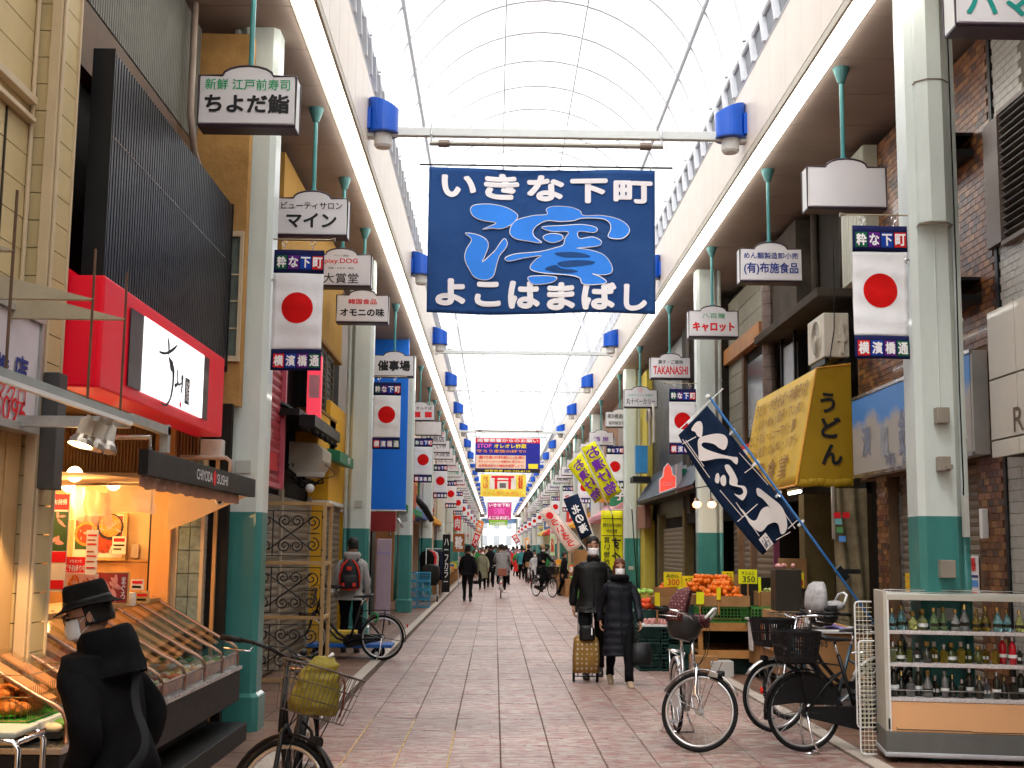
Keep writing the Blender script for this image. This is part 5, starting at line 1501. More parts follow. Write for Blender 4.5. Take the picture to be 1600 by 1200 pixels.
mb = MB(); mb.box(4.35, 4.4, 18.0, 18.7, 4.0, 4.7); mb.build('window_pane', mat('pale_window', (.35, .38, .42), .2), R2)
mb = MB(); mb.box(4.32, 4.36, 17.9, 17.96, 3.9, 4.85); mb.box(4.32, 4.36, 18.72, 18.78, 3.9, 4.85); mb.build('window_frame', black_metal, R2)
for q in ((4.25, 4.55, 15.42, 15.52, 0, 2.4), (4.20, 4.6, 17.0, 17.3, 0, 2.42)): MB().box(*q).build('olive_post', mat('olive_board', (.15, .11, .04), .6, var=.2, scale=4), R2)
mb = MB(); mb.box(4.85, 4.95, 15.3, 21, 0, 2.5); mb.build('inner_wall', mat('shop_inner', (.04, .03, .02), .8), R2)
mb = MB(); mb.grid((4.35, 19.6, 1.35), (.5, .1, 0), (0, 0, .85), 4, 4); mb.build('pink_sheet', mat('pink_sheet', (.62, .18, .32), .6, var=.2), R2, solid=.01)
vs_ = mat('vinyl_curtain', (.25, .20, .12), .25, var=.3, scale=5, alpha=.8, bump=.5, bs=8)
mb = MB(); mb.grid((4.13, 15.25, .7), (.40, 0, 0), (0, 0, 1.72), 14, 16, lambda u, w: V((.03 * math.sin(w * 4) * (1 - w), .04 * math.sin(u * 14 + w * 3), 0)))
cv = mb.build('vinyl_curtain', vs_, R2, smooth=True)
for i, (px, py, m) in enumerate(((1308, 805, red_print), (1322, 805, red_print), (1312, 828, mat('sticker_green', (.1, .3, .1), .5)), (1316, 842, mat('notice_blue', (.1, .3, .7), .5)), (1310, 815, mat('sticker_cyan', (.2, .5, .5), .5)))):
 c = P(px, py, 15.15); mb = MB(); mb.box(c.x - .04, c.x + .04, 15.14, 15.15, c.z - .035, c.z + .035); mb.build('sticker', m, cv)
mb = MB(); mb.box(4.10, 4.13, 15.2, 15.25, 1.8, 2.44); mb.build('hook_bar', mat('box_bronze', (.33, .29, .24), .4), R2)
tw = thing('tent_awning', 'yellow tent awning with large black うどん on its end', 'awning', (4.1, 17, 2.44))
tent = mat('tent_yellow', (.62, .38, .012), .5, var=.12, scale=1.8, bump=.25, bs=9)
tent_d = mat('tent_mustard', (.36, .21, .006), .5, var=.12, scale=1.8, bump=.25, bs=9)
yn, yf = 15.4, 18.95
A0, A1, A2, A3 = V((3.71, 0, 2.46)), V((3.99, 0, 3.92)), V((4.42, 0, 3.98)), V((4.42, 0, 2.46))
sec = lambda y, pts: [V((p.x, y, p.z)) for p in pts]
mb = MB(); mb.grid((3.71, yf, 2.46), (0, yn - yf, 0), (.28, 0, 1.46), 24, 10, lambda u, w: V((-.012 * math.sin(u * 25) * math.sin(w * 3.14), 0, 0)))
mb.build('front_cloth', tent, tw, smooth=True, solid=.004)
mb = MB(); mb.grid((3.99, yf, 3.92), (0, yn - yf, 0), (.43, 0, .06), 12, 3); mb.build('top_cloth', tent_d, tw, solid=.004)
mb = MB(); mb.prism([(A0.x, A0.z), (A3.x, A3.z), (A2.x, A2.z), (A1.x, A1.z)], (0, yn, 0), X_, Z_, (0, -.01, 0)); mb.build('end_cloth', tent_d, tw)
mb = MB(); mb.prism([(A0.x, A0.z), (A3.x, A3.z), (A2.x, A2.z), (A1.x, A1.z)], (0, yf, 0), X_, Z_, (0, .01, 0)); mb.build('end_cloth', tent_d, tw)
mb = MB(); mb.tube([(3.71, yn - .01, 2.46), (3.99, yn - .01, 3.92), (4.42, yn - .01, 3.98)], .014, 6); mb.tube([(3.70, yn, 2.455), (3.70, yf, 2.455)], .012, 6); mb.build('piping', mat('piping_orange', (.75, .35, .05), .5), tw)
mb = MB(); mb.grid((3.72, yn - .012, 2.44), (.69, 0, 0), (0, 0, .10), 20, 2, lambda u, w: V((0, .006 * math.sin(u * 40), -.008 * math.sin(u * 12)))); mb.build('valance', tent_d, tw, smooth=True, solid=.003)
for ch, px, py, w, h in (('う', 1293, 629, .19, .25), ('ど', 1298, 668, .25, .26), ('ん', 1300, 710, .26, .26)):
 c = P(px, py, yn - .02); text(tw, ch, c, X_, Z_, w, h, black_print, .05)
wd = V((.28, 0, 1.46)).normalized()
faded_br = mat('faded_brown_print', (.30, .14, .03), .6, var=.3, scale=14)
for s_, u, w_, wd_, hh in (('うどん・やきそば・中華そば', .5, .86, .86, .14), ('いなり・めん・餃子・ワンタン', .52, .70, .82, .12), ('ところてん・シューマイ・豚', .45, .55, .8, .11), ('わらびもち・せんべい・ソフト', .5, .41, .8, .11), ('大 衆 食 堂', .46, .20, .74, .20), ('045-251-0038', .3, .05, .3, .05)):
 c = V((3.71, yf + (yn - yf) * u, 2.46)) + V((.28, 0, 1.46)) * w_ + V((-.018, 0, .004))
 text(tw, s_, c, RY, wd, wd_ * (yf - yn), hh * 1.49, faded_br, .01)
for y in (15.8, 17.0):
 t = thing('strip_lamp', 'lit tube lamp under the ' + ('near' if y < 16 else 'far') + ' end of the yellow tent awning', 'lamp', (3.9, y, 2.4))
 mb = MB(); mb.tube([(3.86, y, 2.40), (3.86, y + .6, 2.40)], .02, 8); mb.build('tube', mat('tent_tube', (1, 1, 1), .5, var=0, bump=0, emit=(1, .97, .85), es=3), t)
 mb = MB(); mb.box(3.83, 3.89, y, y + .6, 2.42, 2.45); mb.build('batten', white_paint, t)
ac = thing('outdoor_unit', 'white air conditioner outdoor unit above the yellow awning', 'air conditioner', (4.25, 15.8, 4.02))
acm = mat('ac_white', (.66, .62, .52), .45, var=.06)
mb = MB(); mb.box(4.08, 4.40, 15.35, 16.15, 4.06, 4.62); mb.build('case', acm, ac, bevel=.012)
mb = MB(); mb.torus((4.075, 15.7, 4.34), .23, .012, (1, 0, 0), 28, 6); mb.build('fan_ring', acm, ac, smooth=True)
mb = MB(); mb.tube([(4.076, 15.7, 4.34), (4.07, 15.7, 4.34)], .22, 24); mb.build('fan_recess', mat('fan_dark', (.20, .18, .15), .6), ac)
for k in range(8):
 mb = MB(); mb.torus((4.066, 15.7, 4.34), .03 + .025 * k, .003, (1, 0, 0), 24, 4); mb.build('fan_guard', acm, ac)
mb = MB(); mb.box(4.06, 4.1, 15.66, 15.74, 4.3, 4.38); mb.build('fan_hub', acm, ac)
mb = MB(); mb.box(4.28, 4.33, 15.32, 15.35, 4.1, 4.5); mb.box(4.24, 4.36, 15.315, 15.35, 4.25, 4.34); mb.build('pipe_cover', acm, ac, bevel=.003)
mb = MB(); mb.box(4.1, 4.14, 15.4, 16.1, 3.98, 4.06); mb.box(4.34, 4.38, 15.4, 16.1, 3.98, 4.06); mb.build('foot', black_metal, ac)
mb = MB(); mb.tube([(4.22, 15.33, 5.6), (4.21, 15.3, 4.8), (4.20, 15.3, 4.4), (4.14, 15.31, 4.02)], .007, 5); mb.build('cable', black_plastic, ac)
# ---- duct and white boarded house
dt = thing('exhaust_duct', 'tall round brown-grey exhaust duct with ring joints beside the white boards', 'duct', (4.25, 19.3, 2.5))
for k in range(20):
 z = 2.5 + k * .2
 mb = MB(); mb.cyl((4.27, 19.3, z), (4.27, 19.3, z + .192), .115, 16); mb.build('duct_ring', mat('duct_metal', (.20, .15, .13), .4, metal=.4, var=.25, scale=6), dt)
mb = MB(); mb.tube([(4.27, 19.3, 2.5), (4.27, 19.3, 6.44)], .11, 12); mb.cyl((4.27, 19.3, 6.3), (4.27, 19.3, 6.44), .17, 16); mb.build('duct_core', black_metal, dt)
R3 = thing('boarded_house', 'house with white boards and an orange beam beyond the duct on the right', 'house', (4.5, 21.5, 0))
boards(R3, 'y', 4.40, 20.2, 23.4, 5.42, 6.4, .30, mat('white_boards', (.28, .265, .21), .7, var=.15, scale=3), face=-1, gap=.012)
boards(R3, 'y', 4.40, 22.1, 23.4, 2.9, 5.1, .28, mat('white_boards', (.28, .265, .21), .7), face=-1, gap=.012)
mb = MB(); mb.box(4.3, 4.44, 20.2, 23.4, 5.12, 5.40); mb.build('orange_beam', mat('orange_beam', (.45, .20, .07), .6, var=.2), R3)
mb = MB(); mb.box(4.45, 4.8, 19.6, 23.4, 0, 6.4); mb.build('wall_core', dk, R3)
mb = MB(); mb.box(4.38, 4.44, 21.9, 22.08, 2.5, 5.1); mb.build('brown_post', brown_beam, R3)
mb = MB(); mb.box(4.41, 4.46, 20.4, 21.7, 3.6, 4.9); mb.build('window_pane', mat('window_dark', (.03, .035, .04), .08), R3)
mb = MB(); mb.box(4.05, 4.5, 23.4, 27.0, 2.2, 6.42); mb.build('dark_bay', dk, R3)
mb = MB(); mb.box(4.0, 4.06, 23.6, 24.2, 0, 6.42); mb.box(3.98, 4.05, 25.6, 26.0, 2.4, 6.42); mb.build('bay_column', dk2, R3)
mb = MB(); mb.torus((3.99, 24.9, 4.4), .3, .05, (1, 0, 0), 20, 6, a0=0, a1=180); mb.box(3.96, 4.02, 24.55, 24.65, 3.3, 4.4); mb.box(3.96, 4.02, 25.15, 25.25, 3.3, 4.4); mb.build('arched_window', black_metal, R3)
slats(R3, 4.45, 20.0, 23.3, .03, 2.3, .1, tan_m, face=-1)
for s_, y in (('posts', 20.1), ('b', 21.1)):
 mb = MB(); mb.box(4.1, 4.2, y, y + .1, 0, 2.5); mb.build('leaning_board', mat('board_brown', (.22, .13, .08), .7, var=.2), R3)
t = thing('red_white_sign', 'white shop board with red lettering half hidden behind the navy banner', 'sign', (4.2, 20.5, 3))
a, b = PX(1178, 695, 4.2), PX(1150, 668, 4.2)
mb = MB(); mb.box(4.2, 4.26, a.y, b.y + 1, 2.75, 3.35); mb.build('board', white_print, t); mb = MB(); mb.box(4.195, 4.27, a.y, b.y + 1, 3.35, 3.42); mb.build('red_trim', red_print, t)
text(t, 'ラーメン', (4.198, (a.y + b.y + 1) / 2, 3.05), RY, Z_, 2.2, .4, red_print, .04)
# ---- shingled bakery front
R4 = thing('shingled_shop', 'black shop front with blue-grey shingled awning behind the second right pillar', 'shop', (4.2, 28, 0))
mb = MB(); mb.box(4.15, 4.6, 27, 33, 2.4, 6.42); mb.build('black_wall', black_metal, R4)
shg = mat('blue_grey_shingle', (.055, .075, .10), .6, var=.2, scale=3)
for k in range(12):
 for r_ in range(4):
  y = 23.3 + k * .78 + (.2 if r_ % 2 else 0)
  x0_, z0_ = 3.68 + r_ * .125, 2.88 + r_ * .19
  mb = MB(); mb.obox((x0_ + .07, y + .38, z0_ + .1), (.075, 0, .115), (0, .382, 0), (-.008, 0, .006)); mb.build('shingle', shg, R4)
mb = MB(); mb.box(3.70, 4.2, 23.3, 32.7, 2.80, 2.86); mb.build('awning_soffit', black_metal, R4)
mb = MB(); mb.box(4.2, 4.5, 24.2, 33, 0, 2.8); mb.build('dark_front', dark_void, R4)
slats(R4, 4.12, 26.8, 30.6, .05, 2.2, .1, mat('bare_shutter', (.18, .14, .10), .5, var=.1), face=-1)
for q in ((4.0, 4.2, 26.5, 26.75, 0, 2.5), (4.0, 4.2, 30.7, 30.9, 0, 2.5)): MB().box(*q).build('front_post', mat('olive_board', (.15, .11, .04), .6), R4)
t = thing('cake_sign', 'red dome-topped projecting sign above the shingled awning', 'sign', P(1044, 770, 25.5))
a, b = P(1031, 770, 25.5), P(1056, 724, 25.5); w = b.x - a.x; h = b.z - a.z
out = [(0, 0), (w, .12), (w, h * .55), (w * .8, h * .62), (w * .72, h * .85), (w * .5, h), (w * .28, h * .85), (w * .2, h * .55), (0, h * .45)]
mb = MB(); mb.prism(out, (a.x, 25.5, a.z), X_, Z_, (0, .14, 0)); mb.build('board', mat('cake_red', (.72, .07, .05), .5, emit=(1, .1, .06), es=.2), t)
mb = MB(); mb.tube([V((a.x + u, 25.495, a.z + v_)) for u, v_ in out], .012, 5, closed=True); mb.build('outline', white_print, t)
text(t, 'CAKE', (a.x + w / 2, 25.49, a.z + h * .3), X_, Z_, w * .6, h * .14, mat('pale_pink', (.85, .35, .4), .5), .02)
mb = MB(); mb.box(b.x + .01, b.x + .12, 25.45, 25.65, a.z, b.z - .02); mb.build('side_post', mat('post_lilac', (.4, .36, .38), .5), t)
mb = MB(); mb.box(b.x + .14, b.x + .24, 25.6, 25.9, a.z + .1, b.z - .1); mb.build('green_board', mat('green_board', (.02, .20, .10), .5), t)
R5 = thing('yellow_building', 'yellow building with green panel before the third right pillar', 'building', (4.1, 35, 0))
yel = mat('pale_yellow_wall', (.62, .50, .08), .6, var=.1)
mb = MB(); mb.box(4.0, 4.6, 33.0, 36.5, 2.3, 6.42); mb.build('upper_wall', yel, R5)
mb = MB(); mb.box(3.95, 4.6, 33.2, 34.3, 0, 2.3); mb.box(3.95, 4.6, 35.4, 36.5, 0, 2.3); mb.build('yellow_pier', yel, R5)
mb = MB(); mb.box(3.94, 3.99, 34.5, 36.2, 3.2, 4.4); mb.build('green_panel', mat('panel_green', (.10, .35, .03), .5), R5)
mb = MB(); mb.box(3.6, 3.9, 32.0, 32.3, 3.6, 4.3); mb.build('blue_box', mat('box_blue', (.05, .28, .6), .4), R5)
mb = MB(); mb.box(3.5, 3.95, 31.8, 32.5, 3.35, 3.5); mb.build('dark_shelf', black_metal, R5)
mb = MB(); mb.box(3.85, 4.0, 32.2, 34.0, 2.2, 2.8); mb.build('brown_band', mat('brown_band', (.28, .13, .09), .6), R5)
for sgn in (0, 1):
 mb = MB(); mb.torus((3.80 , 30.2 + sgn * .8, 4.85), .3, .04, (1, 0, 0), 18, 6, a0=0, a1=180); mb.tube([(3.80, 29.9 + sgn * .8, 4.85), (3.80, 29.9 + sgn * .8, 4.2)], .04, 6); mb.build('arch_letter', mat('arch_pale', (.55, .5, .42), .4), R5)
for i, (px, py) in enumerate(((1089, 790), (1112, 790))):
 q = P(px, py, 21.0)
 t = thing('flood_lamp', f'{("left", "right")[i]} of two glowing clamp lamps on the second right pillar', 'lamp', q, 0, 'glowing clamp lamps')
 mb = MB(); mb.tube([q + V((0, .08, .12)), q + V((0, .04, .06)), q + V((0, 0, .015))], [.03, .05, .085], 14, caps=False); mb.build('reflector', mat('bronze_frame', (.30, .17, .11), .3), t)
 mb = MB(); mb.sphere(q + V((0, -.005, .02)), .065, .05, .05, 12, 8); mb.build('bulb', mat('flood_bulb', (1, .8, .5), .5, var=0, bump=0, emit=(1, .66, .25), es=6), t, smooth=True)
 mb = MB(); mb.tube([q + V((0, .08, .12)), q + V((0, .1, .3)), V((3.6, 21.3, q.z + .34))], .01, 6); mb.build('arm', black_metal, t)
 if i == 0:
  ld = bpy.data.lights.new('flood', 'POINT'); ld.energy = 2.5; ld.color = (1, .62, .28); ld.shadow_soft_size = .06
  lo = bpy.data.objects.new('flood', ld); C.objects.link(lo); lo.location = q + V((.12, -.12, -.05))
# ==== BANNERS ON POLES
navy_nob = mat('nobori_navy', (.010, .022, .055), .75, var=.25, scale=5, bump=.3, bs=20)
cream_nob = mat('nobori_cream_print', (.80, .72, .68), .7, var=.05)
pole_blue = mat('pole_blue', (.015, .11, .30), .35, var=.1)
nb_ = thing('navy_banner', 'navy upright banner leaning on a blue pole with bold cream brush characters', 'banner', (4.0, 13.6, .5))
NY = 14.0
def nz(px, py, dy=0.):
 return P(980 + px / 4, 600 + py / 4, NY + dy)
tl, trr, brr, bl = nz(320, 320), nz(500, 135), nz(1070, 850), nz(850, 1070)
mb = MB(); nu, nv = 10, 34
for j in range(nv + 1):
 for i in range(nu + 1):
  u, w = i / nu, j / nv
  p = (tl.lerp(trr, u)).lerp(bl.lerp(brr, u), w)
  p = p + V((-.05 * math.sin(w * 3.14) * (1 - u), .03 * math.sin(w * 8 + u * 3), -.05 * math.sin(w * 3.14) * (1 - u)))
  mb.v.append(p)
for j in range(nv):
 for i in range(nu):
  a = j * (nu + 1) + i; mb.f.append((a, a + 1, a + nu + 2, a + nu + 1)); mb.m.append(0)
mb.build('banner_cloth', navy_nob, nb_, smooth=True, solid=.003)
for i, pl in enumerate([
 [(400, 285), (430, 240), (460, 235), (472, 270), (465, 330), (440, 325), (425, 300)],
 [(445, 345), (500, 320), (570, 310), (615, 325), (628, 365), (610, 410), (575, 400), (540, 375), (480, 365), (465, 385), (500, 410), (590, 440), (660, 455), (690, 460), (688, 500), (670, 495), (640, 470), (570, 465), (460, 480), (445, 420)],
 [(610, 510), (635, 505), (665, 545), (690, 600), (690, 630), (735, 640), (748, 680), (725, 725), (700, 715), (668, 685), (700, 695), (725, 680), (715, 650), (680, 640), (640, 625), (640, 580), (620, 545)],
 [(548, 600), (555, 565), (570, 558), (578, 590), (570, 620), (553, 615)],
 [(582, 590), (600, 568), (615, 580), (618, 620), (605, 638), (587, 625)],
 [(808, 655), (830, 655), (900, 710), (960, 760), (990, 820), (1000, 890), (985, 930), (960, 935), (945, 880), (920, 865), (880, 880), (850, 915), (820, 920), (770, 880), (740, 830), (700, 775), (725, 790), (770, 845), (805, 850), (830, 800), (850, 775), (880, 765), (895, 775), (850, 720), (815, 695)]]):
 q = [nz(x, y, -.06 - .001 * i) for x, y in smooth_poly(pl, 4)]
 mb = MB(); mb.prism([(p.x, p.z) for p in q], (0, NY - .06 - .001 * i, 0), X_, Z_, (0, 0, 0)); mb.f = mb.f[::2]; mb.m = mb.m[::2]
 mb.build('brush_stroke', cream_nob, nb_, fix=False)
for a, b in (((345, 345), (515, 585)), ((365, 350), (480, 515)), ((700, 430), (800, 540)), ((800, 540), (880, 630)), ((580, 665), (720, 830)), ((680, 740), (825, 950)), ((345, 375), (430, 330)), ((735, 555), (830, 485)), ((690, 860), (815, 750)), ((950, 760), (1050, 905)), ((1005, 905), (1065, 850)), ((930, 975), (1020, 925))):
 mb = MB(); mb.tube([nz(*a, -.058), nz(*b, -.058)], .005, 4); mb.build('thin_line', cream_nob, nb_)
sealc = nz(868, 985, -.06)
uu = (trr - tl).normalized(); ww = (tl - bl).normalized()
mb = MB(); mb.obox(sealc, uu * .055, ww * .075, (0, .0015, 0)); mb.build('seal', cream_nob, nb_)
text(nb_, '小町', sealc + V((0, -.003, 0)), uu, ww, .09, .12, navy_nob, .0, vertical=True)
pt, pb_ = P(1106, 617, NY), P(1347, 948, NY - .6)
ext = pb_ + (pb_ - pt) * .12
mb = MB(); mb.tube([pt, pb_, ext], .014, 8); mb.build('pole', pole_blue, nb_, smooth=True)
mb = MB(); mb.tube([nz(290, 318, -.02), nz(600, 28, -.02)], .007, 6); mb.sphere(nz(505, 80, -.02), .03, nu=10, nv=6); mb.build('cross_rod', white_paint, nb_)
for px, py in ((655, 300), (800, 495), (945, 690), (1085, 870), (430, 190), (395, 230)):
 c = nz(px, py, -.02); mb = MB(); mb.obox(c, uu * .045, ww * .012, (0, .018, 0)); mb.build('cloth_loop', white_paint, nb_)
c = P(1312, 892, NY - .45)
mb = MB(); mb.box(c.x - .02, c.x + .22, c.y - .03, c.y + .03, c.z - .03, c.z + .02); mb.obox(c + V((.02, 0, -.03)), (.05, 0, -.06), (0, .035, 0), (.03, 0, .03)); mb.build('pole_clamp', black_plastic, nb_)
mb = MB(); mb.tube([ext, (ext.x, ext.y, 0)], .016, 8); mb.cyl((ext.x, ext.y, 0), (ext.x, ext.y, .12), .2, 16); mb.build('stand', black_plastic, nb_)
def slanted(label, corners, Y, base, chars, pm, name='upright_banner', pole=None, mirror=True, rows=1, group=None, cat='banner', bold=.05):
 """corners in photo pixels: top-left, top-right, bottom-right, bottom-left"""
 a, b, c, d = (P(x, y, Y) for x, y in corners)
 t = thing(name, label, cat, ((a.x + c.x) / 2, Y, min(c.z, d.z)), 0, group)
 mb = MB()
 for j in range(13):
  for i in range(5):
   u, w = i / 4, j / 12
   mb.v.append(a.lerp(b, u).lerp(d.lerp(c, u), w) + V((0, .05 * math.sin(w * 7 + u * 2), 0)))
 for j in range(12):
  for i in range(4):
   k = j * 5 + i; mb.f.append((k, k + 1, k + 6, k + 5)); mb.m.append(0)
 mb.build('banner_cloth', base, t, smooth=True, solid=.004)
 U_ = (b - a + c - d).normalized(); W_ = (a - d + b - c).normalized()
 w = ((b - a).length + (c - d).length) / 2; h = ((a - d).length + (b - c).length) / 2
 ctr = (a + b + c + d) / 4
 cols = chars if isinstance(chars, (list, tuple)) else [chars]
 for q, cs in enumerate(cols):
  if not cs: continue
  s_, uo, wo, tw_, th_ = cs if isinstance(cs, tuple) else (cs, 0, 0, .62, .85)
  n = len(s_)
  for k, ch in enumerate(s_):
   o = ctr + U_ * (uo * w) + W_ * (wo * h + h * th_ * (.5 - (k + .5) / n)) + V((0, -.075, 0))
   text(t, ch, o, U_, W_, w * tw_, h * th_ / n * .86, pm, bold, eps=0, mirror=mirror, res=2)
 r0 = b + (b - c).normalized() * .06; r1 = c + (c - b).normalized() * .5
 if pole: r1 = pole
 mb = MB(); mb.tube([r0 + U_ * .03, r1 + U_ * .03], .015, 6); mb.tube([a + W_ * .02 - U_ * .03, b + W_ * .02 + U_ * .05], .01, 5); mb.build('pole', white_paint, t)
 mb = MB(); mb.tube([r1 + U_ * .03, V((r1.x + .2, Y, 0))], .015, 6); mb.cyl((r1.x + .2, Y, 0), (r1.x + .2, Y, .15), .18, 12); mb.build('stand', black_plastic, t)
 return t
yel_nob = mat('nobori_yellow', (.85, .80, .01), .6, var=.06)
slanted('left one of two tilted yellow pickle banners with purple lettering', [(887, 728), (908, 706), (942, 777), (930, 787)], 31.5, yel_nob, [('お漬け物', 0, 0, .75, .92)], purple_print, group='tilted yellow banners')
slanted('right one of two tilted yellow pickle banners, overlapping the sun flag', [(908, 700), (930, 689), (971, 768), (948, 783)], 31.0, yel_nob, [('お漬け物', 0, 0, .78, .92)], purple_print, group='tilted yellow banners')
slanted('small navy tilted banner with white lettering in the right middle distance', [(880, 780), (903, 771), (925, 834), (908, 844)], 40, navy_nob, [('北の海', 0, -.05, .6, .7)], white_print)
slanted('pale pink tilted banner with red flower and red script', [(842, 800), (860, 791), (909, 852), (890, 866)], 37.5, mat('nobori_pink_white', (.80, .62, .55), .7), [('●ういろう', 0, 0, .5, .85)], red_print)
a, b = P(939, 990, 33.9), P(973, 798, 33.9)
t = thing('upright_banner', 'upright yellow banner with black lettering standing behind the masked man', 'banner', ((a.x + b.x) / 2, 32.6, 0))
Yb = 32.6
a, b = P(939, 975, Yb), P(973, 798, Yb); w = b.x - a.x; h = b.z - a.z
mb = MB(); mb.grid((a.x, Yb, a.z), (w, 0, 0), (0, 0, h), 6, 20, lambda u, v_: V((0, .02 * math.sin(v_ * 9 + u * 3), 0))); mb.build('banner_cloth', yel_nob, t, smooth=True, solid=.004)
text(t, '警察官巡回中出張中', (a.x + w / 2, Yb - .035, b.z - .38), X_, Z_, w * .86, .10, K, .03); text(t, '中出買', (a.x + w / 2, Yb - .036, b.z - .53), X_, Z_, w * .5, .10, K, .03)
for zz_ in (.2, .64):
 mb = MB(); mb.box(a.x + .02, b.x - .02, Yb - .036, Yb - .034, b.z - zz_ - .02, b.z - zz_); mb.build('black_rule', K, t)
for k, ch in enumerate('すぐ帰ろう'):
 text(t, ch, (a.x + w * .70, Yb - .035, b.z - .85 - .36 * k), X_, Z_, .24, .30, K, .05, mirror=True)
for k, ch in enumerate('買い物が終わったら'):
 text(t, ch, (a.x + w * .26, Yb - .035, b.z - .76 - .185 * k), X_, Z_, .15, .15, K, .03, mirror=True)
mb = MB(); mb.tube([(b.x + .03, Yb, 0), (b.x + .03, Yb, b.z + .06)], .014, 6); mb.tube([(a.x, Yb, b.z + .03), (b.x + .05, Yb, b.z + .03)], .01, 5); mb.cyl((b.x + .03, Yb, 0), (b.x + .03, Yb, .14), .2, 12); mb.build('pole', white_paint, t)
# ==== FRUIT STALL
orange_f = mat('orange_fruit', (.80, .17, .01), .32, var=.15, scale=25, bump=.2, bs=140)
net = mat('red_net_bag', (.80, .09, .02), .4, var=.3, scale=60)
green_crate = mat('crate_green', (.06, .22, .04), .5, var=.15)
black_green = mat('crate_dark_green', (.012, .05, .04), .5, var=.2)
def crate(x0_, x1_, y0_, y1_, z0_, z1_, m, label, name='plastic_crate', cat='crate', group=None, n=9, rows=3):
 """ventilated crate: floor, rim, corner posts and lattice bars"""
 cx, cy_ = (x0_ + x1_) / 2, (y0_ + y1_) / 2
 t = thing(name, label, cat, (cx, cy_, z0_), 0, group)
 mb = MB(); mb.box(x0_, x1_, y0_, y1_, z0_, z0_ + .012); mb.build('floor', m, t)
 mb = MB(); e = .012
 for z in (z0_, z1_ - .03):
  mb.box(x0_, x1_, y0_, y0_ + e, z, z + .03); mb.box(x0_, x1_, y1_ - e, y1_, z, z + .03); mb.box(x0_, x0_ + e, y0_ + e, y1_ - e, z, z + .03); mb.box(x1_ - e, x1_, y0_ + e, y1_ - e, z, z + .03)
 mb.build('rim', m, t)
 mb = MB(); h = z1_ - z0_ - .06; zb = z0_ + .03
 for i in range(n + 1):
  x = x0_ + (x1_ - x0_ - .008) * i / n
  mb.box(x, x + .008, y0_ + .002, y0_ + .009, zb, zb + h); mb.box(x, x + .008, y1_ - .009, y1_ - .002, zb, zb + h)
 for i in range(1, n):
  y = y0_ + (y1_ - y0_ - .008) * i / n
  mb.box(x0_ + .002, x0_ + .009, y, y + .008, zb, zb + h); mb.box(x1_ - .009, x1_ - .002, y, y + .008, zb, zb + h)
 for j in range(1, rows):
  z = zb + h * j / rows
  mb.box(x0_ + .001, x1_ - .001, y0_ + .003, y0_ + .010, z - .004, z + .004); mb.box(x0_ + .003, x0_ + .010, y0_ + .011, y1_ - .001, z - .004, z + .004)
 tag(mb.build('lattice', m, t, fix=False), kind='stuff')
 return t
st = thing('fruit_stand', 'wooden stand with boards carrying the orange boxes', 'stand', (3.3, 17.6, 0))
wood_o = mat('stall_wood', (.42, .20, .06), .6, var=.2, scale=5)
for z in (.28, .64):
 mb = MB(); mb.box(2.74, 3.85, 17.0, 18.6, z, z + .03); mb.box(2.74, 3.85, 16.97, 16.998, z - .06, z + .045); mb.build('board', wood_o, st)
for x in (2.78, 3.8):
 for y in (17.05, 18.5):
  mb = MB(); mb.box(x - .03, x + .03, y - .03, y + .03, 0, .64); mb.build('leg', wood_o, st)
crate(2.76, 3.42, 17.0, 17.5, .675, .90, green_crate, 'green lattice crate under the cardboard of oranges', n=14, rows=4)
crate(3.46, 3.84, 17.0, 17.5, .675, .90, green_crate, 'smaller green crate to the right under the oranges', n=8, rows=4)
def box_open(x0_, x1_, y0_, y1_, z0_, z1_, label, m=None, flap=0.):
 mb = MB(); e = .008
 mb.box(x0_, x1_, y0_, y1_, z0_, z0_ + e); mb.box(x0_, x1_, y0_, y0_ + e, z0_ + e, z1_); mb.box(x0_, x1_, y1_ - e, y1_, z0_ + e, z1_ + flap); mb.box(x0_, x0_ + e, y0_ + e, y1_ - e, z0_ + e, z1_); mb.box(x1_ - e, x1_, y0_ + e, y1_ - e, z0_ + e, z1_)
 return one(mb, 'cardboard_box', m or cardboard, label, 'box', 'cardboard boxes of the fruit stall')
def heap(x0_, x1_, y0_, y1_, z, r_, n, m, name, label, cat, group, layers=3, seed=1, meshes=None):
 rq = random.Random(seed)
 if meshes is None:
  meshes = [lump(seed * 7 + i, r_, 10, 7, .08).mesh(name, m, smooth=True) for i in range(2)]
 per = n // layers + 1; k = 0
 for L_ in range(layers):
  sh = L_ * .06
  for i in range(per):
   if k >= n: return
   o = bpy.data.objects.new(name, rq.choice(meshes)); C.objects.link(o)
   o.location = (rq.uniform(x0_ + r_ + sh, x1_ - r_ - sh), rq.uniform(y0_ + r_ + sh, y1_ - r_ - sh), z + r_ + L_ * r_ * 1.2 + rq.uniform(0, r_ * .3))
   o.rotation_euler = (rq.uniform(0, 6), rq.uniform(0, 6), rq.uniform(0, 6)); k += 1
   tag(o, label, cat, group)
box_open(2.76, 3.44, 16.98, 17.5, .902, 1.04, 'wide cardboard box full of oranges on the green crate', flap=0)
heap(2.78, 3.43, 17.0, 17.48, .98, .045, 110, orange_f, 'orange', 'shiny orange heaped in the wide front cardboard box', 'orange', 'oranges in the front box', 4, 3)
box_open(3.1, 3.55, 18.15, 18.6, 1.0, 1.30, 'cardboard box standing at the back behind the oranges')
heap(2.62, 3.50, 17.52, 18.1, 1.06, .045, 130, orange_f, 'orange', 'orange in the rear heap beside the standing box', 'orange', 'oranges in the rear heap', 4, 5)
mb = MB(); mb.box(2.56, 3.0, 17.55, 18.5, .9, 1.02); one(mb, 'cardboard_tray', cardboard, 'flat cardboard tray under the rear heap of oranges', 'tray')
